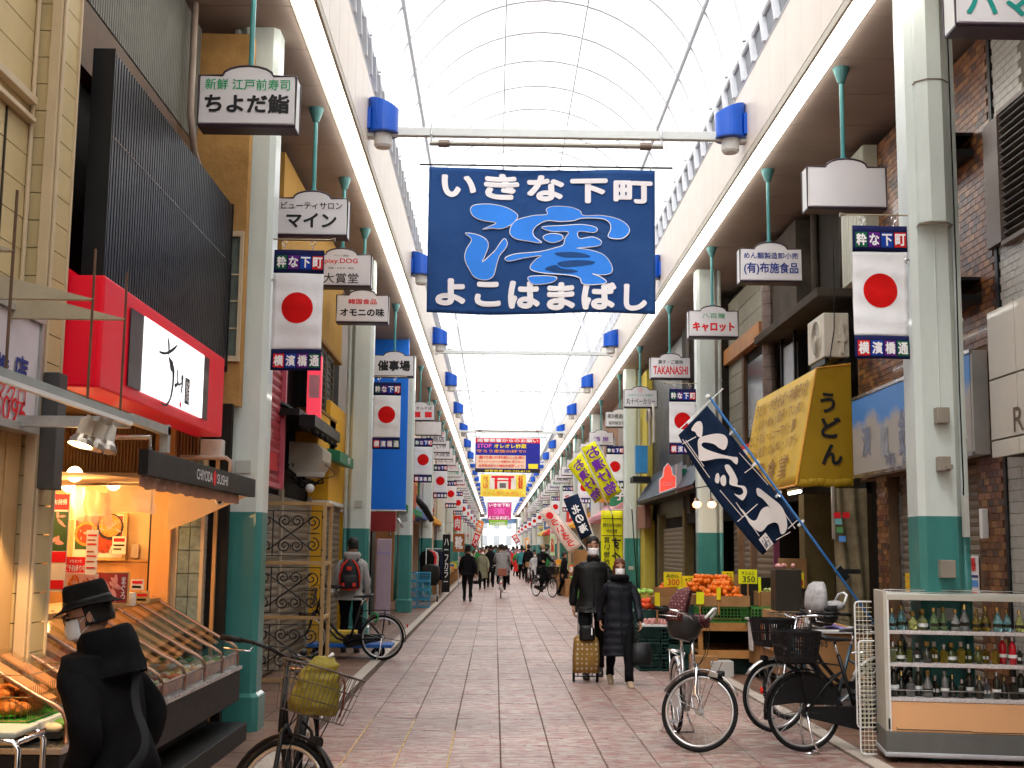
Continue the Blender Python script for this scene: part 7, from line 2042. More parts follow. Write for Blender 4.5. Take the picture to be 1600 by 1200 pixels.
def child_seat(t, c, ang, m_cover, st_, label='child_seat', dots=True):
 """moulded child seat with padded cover"""
 c = V(c)
 q = Matrix.Rotation(ang, 3, 'Z')
 def tr(v): return st_([c + q @ p for p in v])
 mb = MB(); rings = []
 for z, w, d, off in ((0, .09, .09, 0), (.05, .13, .13, 0), (.14, .15, .15, 0), (.20, .155, .155, 0)):
  rings.append([V((d * math.cos(a) + off, w * math.sin(a), z)) for a in [2 * math.pi * k / 20 for k in range(20)]])
 mb.loft(rings, caps=False); mb.add([V((.09 * math.cos(2 * math.pi * k / 20), .09 * math.sin(2 * math.pi * k / 20), 0)) for k in range(20)], [tuple(range(20))])
 mb.v = tr(mb.v); o = mb.build('seat_shell', mat('seat_shell_black', (.03, .03, .03), .4), t, world=False, smooth=True, solid=.008)
 mb = MB(); rings = []
 for z, k0 in ((.12, .155), (.22, .165), (.32, .155), (.40, .12), (.43, .07)):
  ring = []
  for k in range(11):
   a = math.pi * .5 + math.pi * k / 10
   ring.append(V((k0 * math.cos(a) - .01, k0 * math.sin(a), z)))
  for k in range(10, -1, -1):
   a = math.pi * .5 + math.pi * k / 10
   ring.append(V(((k0 - .035) * math.cos(a) - .01, (k0 - .035) * math.sin(a), z)))
  rings.append(ring)
 mb.loft(rings); mb.v = tr(mb.v); mb.build('padded_cover', m_cover, o, world=False, smooth=True)
 mb = MB(); rings = []
 for x, w, h in ((.02, .07, .02), (.08, .10, .05), (.16, .12, .055), (.20, .10, .04)):
  rings.append([V((x, w * math.cos(2 * math.pi * k / 14), .19 + h * math.sin(2 * math.pi * k / 14))) for k in range(14)])
 mb.loft(rings); mb.v = tr(mb.v); mb.build('padded_cover', m_cover, o, world=False, smooth=True)
 mb = MB(); mb.tube([V((.17, -.13, .20)), V((.22, -.10, .3)), V((.23, 0, .32)), V((.22, .10, .3)), V((.17, .13, .20))], .012, 8); mb.v = tr(mb.v); mb.build('hand_bar', white_paint, o, world=False, smooth=True)
 mb = MB(); mb.obox(V((-.03, 0, .13)), (.09, 0, 0), (0, .08, 0), (0, 0, .03)); mb.v = tr(mb.v); mb.build('blue_cushion', mat('cushion_navy', (.04, .08, .18), .8), o, world=False, bevel=.015)
 return o
def mat_dots(name, base, dot, scale):
 m = bpy.data.materials.new(name); m.use_nodes = True
 t = m.node_tree; N, L = t.nodes, t.links; b = N['Principled BSDF']; b.inputs['Roughness'].default_value = .85
 tc = N.new('ShaderNodeTexCoord'); v = N.new('ShaderNodeTexVoronoi'); v.inputs['Scale'].default_value = scale; v.inputs['Randomness'].default_value = .15
 L.new(tc.outputs['Object'], v.inputs['Vector'])
 r = N.new('ShaderNodeMath'); r.operation = 'LESS_THAN'; r.inputs[1].default_value = .28; L.new(v.outputs['Distance'], r.inputs[0])
 mx = N.new('ShaderNodeMix'); mx.data_type = 'RGBA'; mx.inputs[6].default_value = (*base, 1); mx.inputs[7].default_value = (*dot, 1)
 L.new(r.outputs[0], mx.inputs[0]); L.new(mx.outputs[2], b.inputs['Base Color']); return m
dots = mat_dots('dotted_cover', (.085, .018, .02), (.35, .2, .2), 42)
b1, s1, h1 = bicycle('silver bicycle facing the camera with its front wheel turned and a dotted child seat', (1.69, 10.6, 0), R(-90), 66, colour=steel, basket=None)
child_seat(b1, (-.30, 0, .88), R(12), dots, s1)
mb = MB(); mb.box(.02, .10, -.06, .06, .62, .66); mb.v = s1(mb.v); mb.build('lamp_bracket', steel, b1, world=False)
b2, s2, h2 = bicycle('black bicycle with bag in wire basket in the left foreground', (-1.13, 6.75, 0), R(-90), 62, colour=black_metal, basket='wire')
bagm = mat('bag_olive_yellow', (.26, .20, .02), .6, var=.22, scale=16, bump=.5, bs=45)
bgt = thing('shopping_bag', 'crumpled olive yellow bag standing in the front basket of the black bicycle', 'bag', (-1.0, 6.6, .8))
mb = MB(); rings = []
for z, w, d, ox in ((.0, .15, .10, 0), (.06, .165, .12, 0), (.16, .155, .11, .0), (.26, .13, .08, .01), (.33, .10, .05, .02), (.37, .06, .02, .03)):
 rings.append([V((w * math.copysign(abs(math.cos(a)) ** .6, math.cos(a)) + ox, d * math.copysign(abs(math.sin(a)) ** .6, math.sin(a)), z)) for a in [2 * math.pi * k / 32 for k in range(32)]])
dn = []
for a_, b_ in zip(rings[:-1], rings[1:]):
 for q in range(6): dn.append([x_.lerp(y_, q / 6) for x_, y_ in zip(a_, b_)])
dn.append(rings[-1]); mb.loft(dn)
o_ = V((3, 7, 1)); mb.v = [p + V((1 - 2 * abs(noise.noise(p * 10 + o_)), 1 - 2 * abs(noise.noise(p * 10 - o_)), 0)) * .022 + V((noise.noise(p * 28 + o_), noise.noise(p * 28 - o_), 0)) * .010 for p in mb.v]
tmp = mb.build('bag_body', bagm, bgt, world=False, smooth=True)
mb = MB(); mb.tube([V((.06, .0, .37)), V((.09, 0, .40))], .012, 8); mb.build('bag_knot', white_paint, bgt, world=False, smooth=True)
mb = MB(); mb.tube([V((.14, -.06, .30)), V((.19, -.07, .22)), V((.20, -.06, .08)), V((.19, -.04, 0))], .018, 8, flat=.4); mb.build('strap', mat('strap_brown', (.16, .04, .015), .5), bgt, world=False, smooth=True)
bgt.location = Matrix.Translation((-1.13, 6.75, 0)) @ Matrix.Rotation(R(-90), 4, 'Z') @ s2([V((.02, 0, .80))])[0]; bgt.rotation_euler = (R(3), R(7), R(12)); bgt.scale = (.78, .85, .80)
b3, s3, h3 = bicycle('black bicycle with green lock beside the man with the backpack', (-2.76, 18.7, 0), R(180), 0, colour=black_metal, basket='wire', lock=True)
b4, s4, h4 = bicycle('black bicycle with rear basket, nearest of the right-hand group', (3.70, 10.85, 0), R(10), 0, colour=black_metal, basket=None, rear='basket', guard=True)
grey_cov = mat('seat_grey_white', (.42, .40, .40), .6, var=.3, scale=20)
b5, s5, h5 = bicycle('dark bicycle with front basket, second of the right-hand group', (2.60, 11.75, 0), R(195), 0, colour=mat('bike_blue_grey', (.05, .08, .10), .3, metal=.4), basket='plastic')
b6, s6, h6 = bicycle('dark bicycle with silver mudguard, farthest of the right-hand group', (2.95, 12.6, 0), R(188), 12, colour=black_metal, basket='wire')
child_seat(b6, (-.34, 0, .92), R(180), grey_cov, lambda v: v)
tro = thing('blue_trolley', 'flat blue trolley with black wheels behind the bicycle on the left', 'trolley', (-2.2, 18.9, 0))
mb = MB(); mb.box(-2.75, -1.5, 18.75, 19.3, .17, .22); mb.build('deck', mat('trolley_blue', (.01, .13, .5), .4), tro, bevel=.01)
for x in (-2.6, -1.72):
 mb = MB(); mb.cyl((x, 18.78, .085), (x, 18.83, .085), .085, 16); mb.cyl((x, 19.2, .085), (x, 19.25, .085), .085, 16); mb.build('wheel', rubber, tro)
 mb = MB(); mb.cyl((x, 18.775, .085), (x, 18.79, .085), .03, 12); mb.build('hub', steel, tro)
one(MB().box(-2.45, -2.05, 18.9, 19.2, .222, .40), 'trolley_load', mat('load_yellow', (.6, .4, .05), .6, var=.5, scale=12), 'yellow and brown bundle lying on the blue trolley', 'bundle', bevel=.01)
# ==== PEOPLE
skin = mat('skin', (.46, .24, .15), .5, var=.06, bump=.05)
hair_b = mat('hair_black', (.012, .010, .009), .5, var=.4, scale=60, bump=.6, bs=160)
hair_br = mat('hair_red_brown', (.11, .03, .012), .45, var=.4, scale=60, bump=.6, bs=160)
mask_m = mat('face_mask', (.82, .80, .80), .7, var=.02)
wool_b = mat('black_wool', (.006, .006, .007), .85, var=.35, scale=7, bump=.4, bs=180, sheen=.3)
trou_b = mat('black_trousers', (.005, .005, .006), .8, var=.3, scale=9, bump=.3, bs=150)
shoe_b = mat('black_shoes', (.015, .013, .012), .4)
def ell(c, rx, ry, n=16, ax=None, yaw=0., pw=1.):
 """ring about c; ax = normal direction"""
 c = V(c); ax = V(ax).normalized() if ax is not None else Z_
 q = Z_.rotation_difference(ax)
 Rz = Matrix.Rotation(yaw, 3, 'Z')
 out = []
 for k in range(n):
  a = 2 * math.pi * k / n
  x, y = math.cos(a), math.sin(a)
  if pw != 1: x, y = math.copysign(abs(x) ** pw, x), math.copysign(abs(y) ** pw, y)
  out.append(c + q @ (Rz @ V((rx * x, ry * y, 0))))
 return out
def limb(mb, pts, rs, n=12, flat=.92):
 """smooth tapered limb along joints"""
 pts = [V(p) for p in pts]; P_, R_ = [], []
 for i in range(len(pts) - 1):
  for q in range(4):
   t = q / 4; P_.append(pts[i].lerp(pts[i + 1], t)); R_.append(rs[i] + (rs[i + 1] - rs[i]) * t)
 P_.append(pts[-1]); R_.append(rs[-1])
 for _ in range(2):
  P_ = [P_[0]] + [(P_[i - 1] + P_[i] * 2 + P_[i + 1]) / 4 for i in range(1, len(P_) - 1)] + [P_[-1]]
 mb.tube(P_, R_, n, flat=flat)
def head_mb(c, yaw, pitch, s=1.0, detail=True):
 """head with brow, nose, lips, chin and ears; faces -Y at yaw 0, c = base of the skull"""
 mb = MB(); n = 28
 prof_ = [(-.115, .030, .035, -.040), (-.105, .045, .055, -.032), (-.085, .056, .070, -.020), (-.055, .066, .084, -.008), (-.02, .072, .092, 0), (.02, .076, .097, .003), (.06, .077, .099, .006), (.09, .070, .092, .010), (.115, .054, .073, .012), (.130, .030, .042, .012), (.136, .008, .010, .012)]
 rings = []
 for z, rx, ry, oy in prof_:
  ring = []
  for k in range(n):
   a = 2 * math.pi * k / n; x, y = rx * math.cos(a), ry * math.sin(a) + oy
   f = max(0, -math.sin(a)) ** 6
   if -.06 < z < .03: y -= f * .0
   if -.03 <= z <= .03 and .35 < abs(math.cos(a)) < .75 and math.sin(a) < 0: y += .007
   ring.append(V((x, y, z)))
  rings.append(ring)
 mb.loft(rings)
 mb.loft([ell((0, -.088, .018), .007, .008, 8, (0, -.2, -1)), ell((0, -.098, -.002), .010, .010, 8, (0, -.3, -1)), ell((0, -.108, -.022), .015, .013, 8), ell((0, -.100, -.032), .013, .010, 8)])
 for s_ in (-1, 1):
  mb.sphere((s_ * .078, .012, -.002), .010, .018, .030, 8, 6)
 mb.sphere((0, -.088, -.058), .024, .010, .007, 10, 5)
 M_ = Matrix.Translation(V(c)) @ Matrix.Rotation(yaw, 4, 'Z') @ Matrix.Rotation(pitch, 4, 'X') @ Matrix.Scale(s, 4)
 mb.v = [M_ @ p for p in mb.v]
 return mb, M_
def hand(mb, w, d, palm_n, thumb_side, s=1., curl=.5):
 """wrist w, direction d, palm normal; five fingers"""
 w, d, nrm = V(w), V(d).normalized(), V(palm_n).normalized()
 side = d.cross(nrm).normalized() * thumb_side
 nrm = side.cross(d).normalized() * thumb_side
 rings = []
 for t, a, b in ((0, .026, .020), (.03, .032, .018), (.07, .040, .016), (.095, .039, .014)):
  c = w + d * t * s
  rings.append([c + side * (a * s * math.cos(2 * math.pi * k / 10)) + nrm * (b * s * math.sin(2 * math.pi * k / 10)) for k in range(10)])
 mb.loft(rings)
 for i, (off, ln) in enumerate(((.030, .072), (.010, .080), (-.011, .074), (-.030, .058))):
  p0 = w + d * (.088 * s) + side * (off * s); c1 = curl * (.9 + .15 * i)
  d1 = (d * math.cos(c1 * .6) + nrm * math.sin(c1 * .6)); d2 = (d * math.cos(c1 * 1.5) + nrm * math.sin(c1 * 1.5)); d3 = (d * math.cos(c1 * 2.3) + nrm * math.sin(c1 * 2.3))
  p1 = p0 + d1 * ln * .45 * s; p2 = p1 + d2 * ln * .32 * s; p3 = p2 + d3 * ln * .25 * s
  mb.tube([p0 - d * .01, p0, p1, p2, p3], [.010 * s, .0098 * s, .009 * s, .0082 * s, .006 * s], 7)
 p0 = w + d * .025 * s + side * .026 * s; d1 = (side * .8 + d * .7 + nrm * .3).normalized()
 p1 = p0 + d1 * .04 * s; p2 = p1 + (d * .8 + side * .3 + nrm * .5).normalized() * .035 * s
 mb.tube([p0 - d1 * .01, p0, p1, p2], [.013 * s, .013 * s, .011 * s, .008 * s], 7)
def wrinkle(mb, amp, sc_, seed, zs=1.):
 o = V((seed * 3.1, seed * 1.7, seed))
 mb.v = [p + V((noise.noise(V((p.x, p.y, p.z * zs)) * sc_ + o), noise.noise(V((p.x, p.y, p.z * zs)) * sc_ - o), 0)) * amp for p in mb.v]
 return mb
def remeshed(mb, name, m, parent, voxel):
 me = mb.mesh('tmp', m)
 o = bpy.data.objects.new(name, me); C.objects.link(o)
 md = o.modifiers.new('r', 'REMESH'); md.mode = 'VOXEL'; md.voxel_size = voxel; md.use_smooth_shade = True
 sm = o.modifiers.new('s', 'SMOOTH'); sm.factor = .5; sm.iterations = 2
 bpy.context.view_layer.update()
 ev = o.evaluated_get(bpy.context.evaluated_depsgraph_get())
 me2 = bpy.data.meshes.new_from_object(ev)
 o.modifiers.clear(); o.data = me2; me2.name = name
 me2.materials.clear(); me2.materials.append(m)
 me2.polygons.foreach_set('use_smooth', [True] * len(me2.polygons))
 o.parent = parent
 return o
def person(label, loc, rz, H=1.7, pose='stand', coat=None, coat_len=.48, hem_w=1., trousers=None, shoes=None, hair='short', hair_m=None, mask=True, hat=None, hood=False,
 head_yaw=0., head_pitch=0., lean=0., arms=None, legs=None, fine=True, scale_w=1., group=None, quilt=False, collar=True, name='person', seed=1, wr_=1.0):
 """faces -Y before rotation; origin on the ground between the feet"""
 t = thing(name, label, 'person', loc, rz, group)
 k = H / 1.70; sw = scale_w
 coat = coat or wool_b; trousers = trousers or trou_b; shoes = shoes or shoe_b; hair_m = hair_m or hair_b
 hipz = .90 * k;
 if legs is None:
  st = {'stand': (.0, .0), 'walk': (.20, -.24), 'walk2': (-.18, .22), 'front': (-.05, .04)}.get(pose, (0, 0))
  legs = []
  for s, f in ((-1, st[0]), (1, st[1])):
   lift = .05 if f > .1 else 0
   legs.append([V((s * .095 * k, 0, hipz)), V((s * .10 * k, -.04 + f * .45, .49 * k + lift * .5)), V((s * .10 * k, f, .09 * k + lift))])
  foot_dir = [V((0, -1, -.1 if st[0] <= .1 else -.45)), V((0, -1, -.1 if st[1] <= .1 else -.45))]
 else:
  foot_dir = [V((0, -1, 0))] * 2
 ln = V((0, -math.sin(lean), math.cos(lean)))
 hip = (legs[0][0] + legs[1][0]) / 2
 chest = hip + ln * (.36 * k); sh = hip + ln * (.50 * k); neck = hip + ln * (.56 * k);
 ln2 = (ln + Z_ * .4).normalized()
 headc = neck + ln2 * (.135 * k) + V((0, -.015, 0))
 if arms == 'pockets':
  arms = [[sh + V((s * .155 * k * sw, 0, -.045)), sh + V((s * .235 * k * sw, .14, -.27 * k)), sh + V((s * .185 * k * sw, .04, -.50 * k))] for s in (-1, 1)]
 if arms is None:
  arms = []
  for s, f in ((-1, .10), (1, -.08)):
   f2 = f if pose in ('walk', 'walk2') else .0
   arms.append([sh + V((s * .152 * k * sw, 0, -.045)), sh + V((s * .225 * k * sw, f2 + .02, -.30 * k)), sh + V((s * .225 * k * sw, f2 * 1.6 - .07, -.53 * k))])
 # ---- body: one continuous surface
 mb = MB()
 th = .82
 mb.loft([ell(hip + V((0, 0, -.05)), .13 * k * th, .10 * k * th), ell(hip + ln * .05 * k, .15 * k * th, .105 * k * th), ell(hip + ln * .2 * k, .125 * k * th, .09 * k * th), ell(chest, .155 * k * th, .105 * k * th), ell(sh, .15 * k * th, .09 * k * th), ell(neck, .06 * k, .06 * k)])
 mb.tube([neck - ln * .04, headc - V((0, -.01, .04))], [.056 * k, .05 * k], 12)
 for a_, b_, c_ in legs: limb(mb, [a_ + V((0, 0, .02)), b_, c_], [.068 * k, .048 * k, .034 * k])
 for i, (a_, b_, c_) in enumerate(legs):
  fd = foot_dir[i].normalized(); mb.tube([c_, c_ + V((0, .03, -.05)), c_ + fd * .14 * k + V((0, 0, -.055))], [.035 * k, .035 * k, .025 * k], 8)
 wr = []
 for a_, b_, c_ in arms:
  limb(mb, [a_, b_, c_], [.046 * k, .035 * k, .026 * k]); wr.append((c_, (c_ - b_).normalized()))
 for i, (c_, d_) in enumerate(wr):
  if fine:
   hand(mb, c_, d_, V((-1 if i else 1, -.2, 0)), -1 if i else 1, k, .55)
  else:
   hand(mb, c_, d_, V((-1 if i else 1, -.2, 0)), -1 if i else 1, k * 1.1, .5)
 hm, HM = head_mb(headc, head_yaw, head_pitch, k * .98)
 off = len(mb.v); mb.v += hm.v; mb.f += [tuple(i + off for i in f) for f in hm.f]; mb.m += hm.m
 body = remeshed(mb, 'body', skin, t, .0062 if fine else .014)
 for s in (-1, 1):
  mb = MB(); mb.sphere(HM @ V((s * .030, -.088, .012)), .0105 * k, .008 * k, .007 * k, 8, 6); mb.build('eye', black_print, body, world=False, smooth=True)
  if fine:
   mb = MB(); mb.tube([HM @ V((s * .016, -.094, .030)), HM @ V((s * .033, -.093, .034)), HM @ V((s * .05, -.08, .029))], .0035, 5); mb.build('eyebrow', hair_b, body, world=False)
 # ---- clothes
 mb = MB(); cl = coat_len
 rings = []
 top = [(neck + ln * .02, .068, .070), (neck - ln * .02 * k, .085, .085), (sh + ln * .02, .150 * sw, .105), (sh - ln * .05 * k, .185 * sw, .125), (chest - ln * .02, .182 * sw, .135), (hip + ln * .16 * k, .165 * sw, .130), (hip + ln * .02 * k, .180 * sw, .142)]
 for c_, a_, b_ in top: rings.append(ell(c_, a_ * k, b_ * k, 24, pw=.85))
 nlow = 5
 for q in range(1, nlow + 1):
  f = q / nlow; z = hip + V((0, .0, -cl * k * f)) + V((0, -math.sin(lean) * .05, 0))
  rings.append(ell(z, (.182 + .03 * f * hem_w) * k * sw, (.145 + .035 * f * hem_w) * k, 24, pw=.85))
 dense = []
 for i in range(len(rings) - 1):
  for q in range(4 if fine else 2):
   tt = q / (4 if fine else 2); dense.append([a.lerp(b, tt) for a, b in zip(rings[i], rings[i + 1])])
 dense.append(rings[-1])
 if quilt:
  for i, r_ in enumerate(dense):
   f = 1 + .03 * math.cos(i * math.pi * 2 / 4); ctr = sum(r_, V()) / len(r_); dense[i] = [ctr + (p - ctr) * f for p in r_]
 inner = [[ctr + (p - ctr) * .93 for p in dense[-1]] for ctr in [sum(dense[-1], V()) / 24]][0]
 mb.loft(dense + [inner], caps=False)
 mb.add(inner, [tuple(range(24))])
 wrinkle(mb, .022 * k * wr_, 6, seed, .7); wrinkle(mb, .012 * k * wr_, 17, seed + 5, .8)
 coat_o = mb.build('coat', coat, t, world=False, smooth=True)
 for a_, b_, c_ in arms:
  mb = MB(); d_ = (c_ - b_).normalized()
  limb(mb, [a_ + (neck - a_) * .35 - V((0, 0, .03)), a_, b_, c_ - d_ * .005], [.045 * k, .072 * k, .064 * k, .050 * k], 14)
  if quilt: pass
  wrinkle(mb, .020 * k * wr_, 9, seed + 2); wrinkle(mb, .010 * k * wr_, 24, seed + 9); mb.build('sleeve', coat, coat_o, world=False, smooth=True)
 if collar and not hood:
  mb = MB(); mb.loft([ell(neck - ln * .01, .085 * k, .088 * k, 20), ell(neck + ln * .045 * k, .075 * k, .080 * k, 20), ell(neck + ln * .045 * k, .062 * k, .066 * k, 20), ell(neck, .066 * k, .07 * k, 20)], caps=False); wrinkle(mb, .012, 12, seed); mb.build('collar', coat, coat_o, world=False, smooth=True)
 if hood:
  mb = MB(); mb.loft([ell(neck + V((0, .06, -.05)), .10 * k, .08 * k, 20), ell(neck + V((0, .05, .02)), .13 * k, .11 * k, 20), ell(neck + V((0, .03, .07)), .115 * k, .10 * k, 20), ell(neck + V((0, .01, .06)), .08 * k, .075 * k, 20)], caps=False); wrinkle(mb, .03, 9, seed); mb.build('hood', coat, coat_o, world=False, smooth=True)
 mb = MB()
 for a_, b_, c_ in legs: limb(mb, [a_ + V((0, 0, .06)), a_, a_.lerp(b_, .35), b_, c_ + V((0, 0, -.02 * k))], [.085 * k, .100 * k, .096 * k, .074 * k, .060 * k], 14)
 mb.sphere(hip, .155 * k, .12 * k, .12 * k, 16, 10)
 wrinkle(mb, .022 * k, 8, seed + 3); wrinkle(mb, .009, 22, seed + 4); mb.build('trousers', trousers, t, world=False, smooth=True)
 for i, (a_, b_, c_) in enumerate(legs):
  fd = foot_dir[i].normalized(); side = V((1, 0, 0)); up = fd.cross(side) * -1
  if up.z < 0: up = -up
  mb = MB(); rings = []
  base = c_ + V((0, 0, -.035 * k))
  for q, w_, h_ in ((-.085, .025, .035), (-.06, .040, .055), (.0, .042, .06), (.06, .044, .045), (.12, .046, .034), (.165, .036, .026), (.185, .018, .016)):
   ctr = base + fd * q * k - up * (.052 * k - h_ * k * .9)
   rings.append([ctr + side * w_ * k * math.cos(2 * math.pi * j / 12) + up * h_ * k * max(-.9, math.sin(2 * math.pi * j / 12)) for j in range(12)])
  mb.loft(rings); mb.build('shoe', shoes, t, world=False, smooth=True)
 # ---- hair, mask, hat
 if hair:
  mb = MB(); n = 24; rings = []
  lo = {'short': -.035, 'bob': -.12, 'long': -.16}[hair]
  for z in [lo + (.160 - lo) * q / 16 for q in range(17)]:
   ring = []
   zz_ = max(0, 1 - (max(0, z) / .162) ** 3) ** .5
   for q in range(n):
    a = 2 * math.pi * q / n
    rx, ry = .086 * zz_, .106 * zz_
    if hair != 'short' and z < 0: rx *= 1.08 + abs(z) * .5; ry *= 1.0
    x, y = rx * math.cos(a), ry * math.sin(a) + .012
    if z < .062 and math.sin(a) < -.15:
     lim = -.045 if hair != 'short' else -.01
     y = max(y, lim if abs(math.cos(a)) > .6 else lim)
    ring.append(V((x, y, z)))
   rings.append(ring)
  mb.loft(rings, caps=True); mb.v = [HM @ p for p in mb.v]; wrinkle(mb, .010 * k, 26, seed); mb.build('hair', hair_m, body, world=False, smooth=True)
  if hair != 'short':
   mb = MB(); mb.grid(V((-.07, -.088, .022)), (.14, 0, 0), (0, .03, .075), 12, 5, lambda u, w: V((0, .035 * (2 * u - 1) ** 2, .004 * math.sin(u * 40)))); mb.v = [HM @ p for p in mb.v]; mb.build('fringe', hair_m, body, world=False, smooth=True, solid=.006)
 if mask:
  mb = MB(); nu, nv = 12, 8
  for j in range(nv + 1):
   for i in range(nu + 1):
    a = R(-68 + 136 * i / nu); z = -.092 + .098 * j / nv
    bul = .020 * math.cos(a) ** 2 * math.sin(math.pi * min(1, (j + 1.2) / (nv + 1.6)))
    mb.v.append(V(((.074 + bul * .4) * math.sin(a), -(.092 + bul) * math.cos(a) - .006 + (.018 if j == 0 else 0), z)))
  for j in range(nv):
   for i in range(nu):
    q = j * (nu + 1) + i; mb.f.append((q, q + 1, q + nu + 2, q + nu + 1)); mb.m.append(0)
  for j in (2, 4, 6):
   for i in range(nu + 1): mb.v[j * (nu + 1) + i] += V((0, .003, 0))
  mb.v = [HM @ p for p in mb.v]; mo = mb.build('face_mask', mask_m, t, world=False, smooth=True, solid=.002)
  for s in (-1, 1):
   mb = MB(); mb.tube([HM @ V((s * .069, -.035, -.01)), HM @ V((s * .083, .02, .025)), HM @ V((s * .08, .03, -.02)), HM @ V((s * .069, -.035, -.06))], .0018, 4); mb.build('ear_loop', mask_m, mo, world=False)
 if hat:
  mb = MB(); n = 32
  for rr_, z_ in (): pass
  rings = [[HM @ V((a_ * math.cos(2 * math.pi * q / n), b_ * math.sin(2 * math.pi * q / n) + .01, z_ + .012 * math.cos(4 * math.pi * q / n) * w_)) for q in range(n)] for a_, b_, z_, w_ in ((.088, .108, .052, 0), (.150, .170, .046, 1), (.152, .172, .052, 1), (.090, .110, .062, 0), (.088, .106, .10, 0), (.082, .100, .15, 0), (.070, .088, .170, 0), (.04, .05, .160, 0), (.01, .015, .155, 0))]
  mb.loft(rings); wrinkle(mb, .006, 12, seed); ho = mb.build('hat', hat, t, world=False, smooth=True)
  mb = MB(); mb.loft([[HM @ V((a_ * math.cos(2 * math.pi * q / n), b_ * math.sin(2 * math.pi * q / n) + .01, z_)) for q in range(n)] for a_, b_, z_ in ((.092, .112, .064), (.091, .110, .092))], caps=False); mb.build('hat_band', mat('hat_band', (.005, .005, .006), .5), ho, world=False, smooth=True, solid=.002)
 return t, dict(HM=HM, sh=sh, hip=hip, neck=neck, wr=wr, k=k, coat=coat_o)
# ---- man in the hat, lower left, seen from behind his left shoulder
q = P(178, 1290, 5.75)
felt = mat('hat_felt', (.010, .009, .008), .85, var=.3, scale=20, bump=.5, bs=200)
pm_, inf = person('elderly man in dark felt hat and black coat with shoulder bag at the lower left', (-1.45, 5.05, 0), R(-102), H=1.47, pose='walk', hat=felt, hair='short', mask=True, lean=.28, head_yaw=R(24), head_pitch=.26, coat_len=.5, scale_w=1.42, seed=4, arms='pockets', wr_=1.7)
k = inf['k']; sh = inf['sh']; hp = inf['hip']
nk = inf['neck']
ax_ = V((0, -.3, .95))
mb = MB(); mb.loft([ell(nk + V((0, .05 - q[0] * .3, q[0])), q[1], q[2], 32, ax_) for q in ((-.12, .165, .115), (-.095, .15, .125), (-.06, .128, .122), (-.03, .118, .12), (.0, .112, .118), (.03, .110, .118), (.055, .108, .115), (.07, .098, .105), (.065, .08, .085))], caps=False); wrinkle(mb, .022, 13, 6); wrinkle(mb, .012, 28, 8); mb.build('scarf', wool_b, pm_, world=False, smooth=True)
mb = MB(); pts = [sh + V((-.10, -.13, .0)), sh + V((-.11, -.07, .075)), sh + V((-.10, .04, .075)), sh + V((-.04, .15, -.02)), sh + V((.05, .185, -.16)), hp + V((.15, .20, .12)), hp + V((.23, .13, .0))]
for _ in range(3): pts = [pts[0]] + [w_ for a_, b_ in zip(pts[:-1], pts[1:]) for w_ in (a_.lerp(b_, .25), a_.lerp(b_, .75))] + [pts[-1]]
mb.tube(pts, .019, 8, flat=.18); mb.build('bag_strap', mat('strap_black', (.02, .02, .023), .7, bump=.2), pm_, world=False, smooth=True)
mb = MB(); rings = []
for z, a_, b_ in ((-.02, .03, .10), (.0, .05, .15), (.10, .06, .17), (.20, .055, .16), (.24, .03, .14)):
 rings.append(ell(hp + V((.26, .10, -.26 + z)), a_, b_, 18, pw=.7))
mb.loft(rings); wrinkle(mb, .012, 10, 3); mb.build('shoulder_bag', mat('bag_black_leather', (.007, .007, .008), .5, var=.3, bump=.3), pm_, world=False, smooth=True)
for o_ in [c_ for c_ in pm_.children if c_.name.split('.')[0] in ('coat', 'scarf', 'hat')] + list(inf['coat'].children):
 o_.modifiers.new('smooth', 'SUBSURF').render_levels = 1
for s in (-1, 1):
 mb = MB(); mb.torus(inf['HM'] @ V((s * .033, -.104, .010)), .021, .002, inf['HM'].to_3x3() @ V((0, 1, 0)), 16, 5); mb.tube([inf['HM'] @ V((s * .054, -.10, .015)), inf['HM'] @ V((s * .082, .01, .01))], .002, 5); mb.build('spectacles', black_metal, pm_, world=False)
# ---- couple walking towards the camera
leather = mat('black_leather', (.006, .006, .006), .5, var=.4, scale=8, bump=.5, bs=60)
mn, im = person('tall masked man in black leather jacket walking towards the camera', (1.29, 16.5, 0), 0, H=1.77, pose='walk2', coat=leather, coat_len=.10, hair='short', mask=True, head_pitch=.05, scale_w=1.05, seed=7)
puff = mat('navy_quilted', (.004, .005, .010), .6, var=.3, scale=9, bump=.4, bs=60)
wm, iw = person('masked woman in long black quilted coat pulling a cart', (1.55, 15.65, 0), R(4), H=1.50, pose='walk', coat=puff, coat_len=.50, hem_w=.8, hair='bob', hair_m=hair_br, mask=True, quilt=True, scale_w=1.12, hood=False, shoes=mat('beige_shoes', (.35, .26, .17), .6), seed=9)
mb = MB(); mb.loft([ell(iw['neck'] + V((0, -.0, -.03)), .11, .11, 20), ell(iw['neck'] + V((0, -.02, .02)), .125, .12, 20), ell(iw['neck'] + V((0, -.01, .05)), .10, .10, 20)], caps=False); wrinkle(mb, .02, 9, 2); mb.build('scarf', wool_b, wm, world=False, smooth=True, solid=.01)
mb = MB()
hb_ = iw['wr'][0][0]; hr = iw['wr'][1][0]
mb.loft([ell((hr.x + .02, hr.y, .52), .11, .05, 12), ell((hr.x + .02, hr.y, .30), .13, .06, 12), ell((hr.x + .02, hr.y, .26), .12, .05, 12)]); mb.tube([(hr.x + .1, hr.y, .52), hr + V((0, -.02, -.08)), (hr.x - .05, hr.y, .52)], .007, 5)
hbag = mb.build('hand_bag', mat('bag_black_leather', (.007, .007, .008), .5), wm, world=False, smooth=True)
ct = thing('shopping_cart', 'mustard dotted two-wheeled shopping cart pulled beside the woman', 'shopping cart', (1.155, 15.900, 0))
